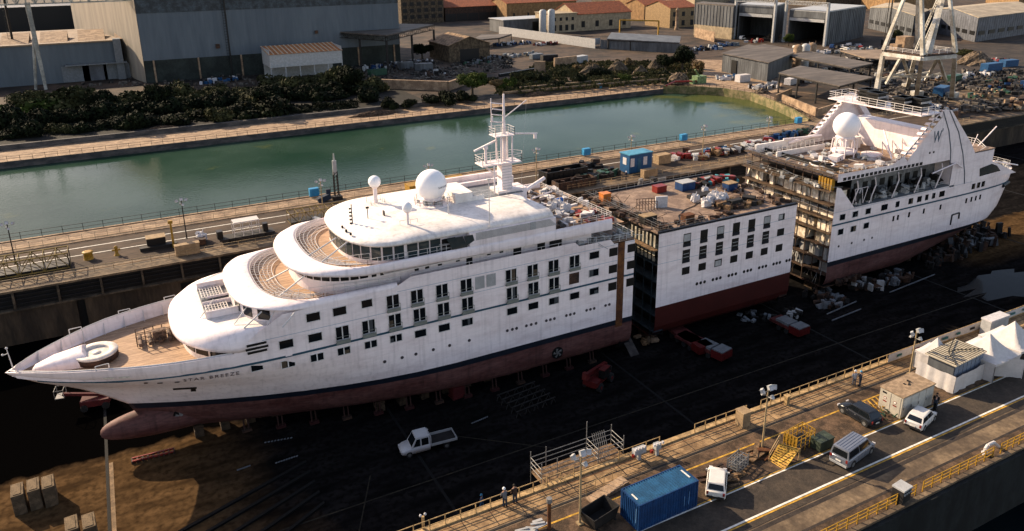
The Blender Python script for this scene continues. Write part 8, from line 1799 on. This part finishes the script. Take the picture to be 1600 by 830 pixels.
qbox('sandy concrete block on the dock edge below the floodlight post', 294, 397, 3.6, 1.0, 1.7, beige, 'concrete_block', 'block'); qbox('dark low skip behind the sandy concrete block', 300, 384, 4.2, 1.4, .9, brownsteel)
a = P(272, 387, Q); t = thing('hose_post', 'yellow post with a small head between the crate and the concrete block', 'post', (a.x, a.y, Q)); g = MB(); g.tube((0, 0, 0), (0, 0, 4.2), .2, .16, n=8); g.build('post', yel, t, world=False); g = MB(); g.obox((0, 0, 4.4), .7, .5, .5); g.build('head', yel, t, world=False)
def bulkbag(label, px_, py_, z, s_=1.0, group=None):
    a = P(px_, py_, z); g = MB(); rr = random.Random(int(px_)); rings = []
    for k, (r, zz) in enumerate(((.55, 0), (.68, .2), (.72, .6), (.66, .95), (.45, 1.15), (.15, 1.2))): rings.append([(r*s_*(1+rr.uniform(-.24, .24))*math.cos(q), r*s_*(1+rr.uniform(-.24, .24))*math.sin(q), zz*s_*(1+rr.uniform(-.12, .12))) for q in [2*math.pi*i/12 for i in range(12)]])
    g.loft(rings, smooth=False, close=True); g.cap(rings[-1]); g.tube((.3, .2, 1.1*s_), (.5, .35, 1.5*s_), .07*s_, n=4); g.obox((-.3*s_, .1, 1.15*s_), .5*s_, .4*s_, .4*s_, .6, .4, .3); one(g, 'bulk_bag', bagw, label, 'bag', (a.x, a.y, z), 0, group)
bulkbag('white bulk bag alone on the far quay right of the floodlight post', 315, 377, Q, 1.25)
a = P(386, 372, Q); t = thing('frame_trailer', 'flat dark trailer carrying a white framed open cage on the far quay', 'trailer', (a.x, a.y, Q), .02); g = MB(); g.box(-4.4, 4.4, -1.2, 1.2, .5, .8); g.build('bed', darksteel, t, world=False)
for x in (-3.4, -2.2, 2.2, 3.4):
    for s_ in (-1, 1): g = MB(); g.tube((x, s_*.8, .4), (x, s_*1.15, .4), .4, n=10); g.build('wheel', rubber, t, world=False)
g = MB()
for x in (-1.4, 0, 1.4, 2.6):
    for y in (-1, 1): g.bar((x-.6, y, .8), (x-.6, y, 3.2), .1)
for z in (1.6, 2.4, 3.2): g.bar((-2, -1, z), (2, -1, z), .08); g.bar((-2, 1, z), (2, 1, z), .08)
g.build('cage_frame', tarpw, t, world=False); g = MB(); g.box(-2.0, 2.1, -1.05, 1.05, 3.2, 3.3); g.build('cage_roof', tarpw, t, world=False)
g = MB(); g.obox((-4.2, 0, 1.4), .9, 1.2, 1.3); g.obox((3.1, 0, 1.5), .8, 1.0, 1.3); g.build('equipment_box', blackm, t, world=False)
# boring mast
a = P(527, 312, Q); h = HT(527, 312, Q, 240); t = thing('boring_rig', 'tall slim boring mast with a pale upper tube standing on the far quay', 'rig', (a.x, a.y, Q)); g = MB(); truss(g, (-.01, 0, 0), (.01, 0, 0), 1, .1, 1)
g = MB(); g.box(-.9, .9, -.8, .8, 0, .8)
for x in (-.4, .4):
    for y in (-.4, .4): g.tube((x, y, 0), (x*.8, y*.8, h*.62), .09)
for k in range(9): z = h*.62*k/9; g.tube((-.4, -.4, z), (.4, -.4, z+h*.07), .06); g.tube((.4, -.4, z), (.4, .4, z+h*.07), .05)
g.build('lattice_mast', darksteel, t, world=False); g = MB(); g.tube((0, 0, h*.55), (0, 0, h*.85), .42, n=10); g.tube((0, 0, h*.85), (0, 0, h), .2, .1, n=8); g.build('hammer_tube', lgrey, t, world=False)
g = MB(); g.obox((-2.5, 0, .7), 2.6, 1.2, 1.0, 0, 0, -.3); g.obox((-1.6, .2, 1.6), .8, .5, 1.4); g.build('engine', clo_n, t, world=False)
# blue small cabinets on the canal railing
for i, (px_, py_, lab) in enumerate(((490, 302, 'small bright blue box on the basin railing left of the boring mast'), (916, 238, 'small bright blue box on the basin railing right of the radio mast'), (1068, 217, 'small bright blue box on the basin railing above the blue cabin'), (1248, 188, 'small bright blue box on the basin corner left of the stern radome'), (936, 138, 'small bright blue box on the far bank of the basin'))):
    z = 8.0 if i == 4 else Q+.3; a = P(px_, py_, z); yv = 144.3 if i < 4 else a.y; g = MB(); g.box(-.9, .9, -.5, .5, .1, 1.6); g.box(-.7, .7, -.4, .4, 0, .1); one(g, 'cable_box', mat('box_azure', (.03,.22,.42), rough=.5), lab, 'box', (S(px_, py_-6, yv).x if i < 4 else a.x, yv if i < 4 else a.y, z), 0, 'blue boxes round the basin')
# dark skips, containers, gear on the far quay, behind the ship
def skip(label, px_, py_, l, w_, h, m, fill=None):
    a = P(px_, py_, Q); t = thing('open_skip', label, 'skip', (a.x, a.y, Q), .02, 'skips on the far quay'); g = MB(); d_ = .15
    g.box(-l/2, l/2, -w_/2, -w_/2+d_, .1, h); g.box(-l/2, l/2, w_/2-d_, w_/2, .1, h); g.box(-l/2, -l/2+d_, -w_/2+d_, w_/2-d_, .1, h); g.box(l/2-d_, l/2, -w_/2+d_, w_/2-d_, .1, h); g.box(-l/2+d_, l/2-d_, -w_/2+d_, w_/2-d_, .1, .3)
    for i in range(int(l/1.2)): x = -l/2+.6+i*1.2; g.box(x-.08, x+.08, -w_/2-.08, -w_/2, .1, h)
    g.build('bin', m, t, world=False); g = MB(); rr = random.Random(int(px_))
    for _ in range(18): g.obox((rr.uniform(-l/2+.5, l/2-.5), rr.uniform(-w_/2+.5, w_/2-.5), rr.uniform(.3, h*.9)), rr.uniform(.4, 1.4), .4, .5, rr.uniform(0, 3))
    g.build('waste_load', fill or brownsteel, t, world=False)
skip('big black skip on the far quay right of the radio mast', 880, 281, 10, 3.2, 2.5, blackm); skip('long dark red skip below the black skip on the far quay', 897, 292, 9, 2.6, 1.7, brownsteel)
a = P(993, 268, Q); t = thing('site_cabin', 'bright blue site cabin with white window panels on the far quay', 'cabin', (a.x, a.y, Q), .03)
g = MB(); g.box(-3, 3, -1.6, 1.6, .3, 4.2); g.build('wall', cyan, t, world=False); g = MB(); g.box(-3.15, 3.15, -1.75, 1.75, 4.2, 4.4); g.build('roof', mat('cabin_roof', (.06,.24,.36), rough=.5), t, world=False)
for x in (-2.2, 1.2): g = MB(); g.box(x-.5, x+.5, -1.64, -1.6, 1.7, 3.5); g.build('window', bagw, t, world=False)
g = MB(); g.box(-.8, .0, -1.64, -1.6, .4, 3.3); g.build('door', mat('door_teal', (.02,.09,.16), rough=.5), t, world=False); g = MB(); g.box(-3.04, -3, -.6, .6, 2.0, 3.5); g.build('window', bagw, t, world=False)
qbox('sandy crate on the dock edge right of the blue cabin', 1014, 276, 3.6, 1.2, 1.6, beige, 'concrete_block', 'block'); qbox('sandy timber cabin left of the red frames on the far quay', 1034, 255, 3.4, 2, 2.0, beige, 'storage_crate', 'crate')
for args in ((935, 277, 9, 40, (darksteel, blackm, green), 'dark engine parts left of the blue cabin'), (912, 283, 4, 16, (beige, green, wood), 'pale and green crates beside the dark red skip'), (918, 262, 5, 16, (brownsteel, darksteel), 'brown machine behind the dark engine parts'), (1058, 247, 9, 26, (redp, tarpw, brownsteel), 'red frames and a white tube right of the sandy cabin'), (1108, 245, 10, 34, (redp, wood, lgrey), 'mixed crates by the right floodlight post'), (1130, 238, 8, 36, (wood, cyan, darksteel), 'timber and blue crates before the stern section'),
             (1160, 236, 12, 50, (darksteel, brownsteel, lgrey), 'dark machines on the quay left of the stern sun deck'), (1185, 226, 8, 26, (bagw, lgrey, redp), 'white bundles on the quay behind the stern sun deck'), (1230, 214, 10, 30, (cyan, darksteel, blue), 'blue tarpaulins on the quay behind the stern sun deck'), (1265, 208, 7, 16, (green, darksteel), 'dark green tank on the quay left of the stern radome'), (1292, 200, 5, 10, (cyan, blue), 'blue bins directly left of the stern radome'),
         (1018, 290, 8, 10, (darksteel, galv), 'small grey gear on the dock edge right of the sandy crate')):
    junk(args[0], args[1], args[2], args[3], args[4], args[5], z=Q, h=1.7, group='gear on the far quay', d=1.5)
a = P(685, 306, Q); qbox('long yellow container behind the biggest radome', 682, 304, 12, 2.6, 2.8, yel, 'shipping_container', 'container')
# things lying on the flat top of the midsection
ZT = 17.27
qbox('red box on the flat top of the middle section', 1030, 300, 1.9, 1.3, 1.0, redp, z=ZT); qbox('open blue box with scraps at the back of the middle section top', 1070, 296, 2.6, 1.8, 1.3, blue, z=ZT, lid=lgrey); qbox('blue box right at the back of the middle section top', 1140, 297, 1.9, 1.4, 1.2, blue, z=ZT, lid=beige)
qbox('yellow box at the front left corner of the middle section top', 945, 316, 1.4, 1.2, 1.4, orange, z=ZT)
a = P(1033, 324, ZT); t = thing('panel_rack', 'white upright panel beside a rack of brown frames on the middle section top', 'rack', (a.x, a.y, ZT), -.35); g = MB(); g.box(-.9, .9, -.15, .15, 0, 1.7); g.build('panel', bagw, t, world=False)
g = MB()
for i in range(7): g.bar((-3.6+i*.45, -.9, 0), (-3.6+i*.45, -.9, 1.3), .07); g.bar((-3.6+i*.45, .5, 0), (-3.6+i*.45, .5, 1.3), .07); g.bar((-3.6+i*.45, -.9, .7), (-3.6+i*.45, .5, .7), .07)
for y in (-.9, .5): g.bar((-3.7, y, 1.3), (-.9, y, 1.3), .08)
g.build('frame', brownsteel, t, world=False)
qbox('grey open box near the front edge of the middle section top', 1012, 348, 2.2, 1.3, 1.1, darksteel, z=ZT, lid=beige); qbox('rusty brown box near the side edge of the middle section top', 1074, 345, 1.6, 1.1, .9, rust, z=ZT)
for i, (px_, py_, s_, lab) in enumerate(((1086, 316, 1.0, 'white bulk bag standing apart on the middle section top'), (1103, 323, 1.1, 'white bulk bag at the left front of the group on the middle section top'), (1111, 317, 1.1, 'white bulk bag behind the left front one of the group'), (1117, 312, 1.1, 'white bulk bag at the back of the group on the middle section top'), (1124, 318, 1.15, 'white bulk bag in the centre of the group on the middle section top'), (1130, 314, 1.05, 'white bulk bag at the right end of the group'), (1101, 301, .8, 'white bulk bag at the back near the blue boxes'))):
    bulkbag(lab, px_, py_, ZT, s_, 'white bags on the middle section top')
t = thing('pipe_stack', 'dark low open frame behind the white bags on the middle section top', 'frame', (*P(1095, 308, ZT)[:2], ZT)); g = MB(); g.box(-2.2, 2.2, -.7, .7, .0, .5); g.build('frame', darksteel, t, world=False)
for args in ((1105, 287, 10, 50, (redp, brownsteel, darksteel), 'row of red trolleys along the back of the middle section top'), (1125, 284, 5, 20, (mat('teal_sheet', (.06,.25,.28), rough=.6), lgrey, darksteel), 'teal sheets at the back right of the middle section top'), (1150, 322, 7, 40, (darksteel, brownsteel, wood), 'dark scrap at the right of the middle section top')):
    junk(args[0], args[1], args[2], args[3], args[4], args[5], z=ZT, h=1.1, group='piles on the middle section top', d=1.2)
g = MB(); pts = [P(*q, ZT)+Vector((0, 0, .05)) for q in ((1058, 352), (1062, 344), (1060, 338), (1070, 328), (1085, 322), (1092, 316))]; g.path([tuple(p) for p in pts], .06); tag(g.build('hose', blackm), 'black hose winding over the flat top of the middle section', 'hose')
# bags on the cut end of the bow section
for i, (px_, py_, lab) in enumerate(((862, 330, 'white bag beside the blue drum on the bow section end deck'), (872, 326, 'white sheet bag near the middle of the bow section end deck'), (884, 331, 'large white bag right on the bow section end deck'))): bulkbag(lab, px_, py_, 20.0, 1.0, 'white bags on the bow section end deck')
a = P(874, 318, 20); g = MB(); g.tube((-.5, 0, .4), (.5, .2, .4), .4, n=14); one(g, 'storage_drum', mat('drum_blue', (.02,.12,.40), rough=.4), 'blue drum lying on the bow section end deck', 'drum', (a.x, a.y, 20.0))
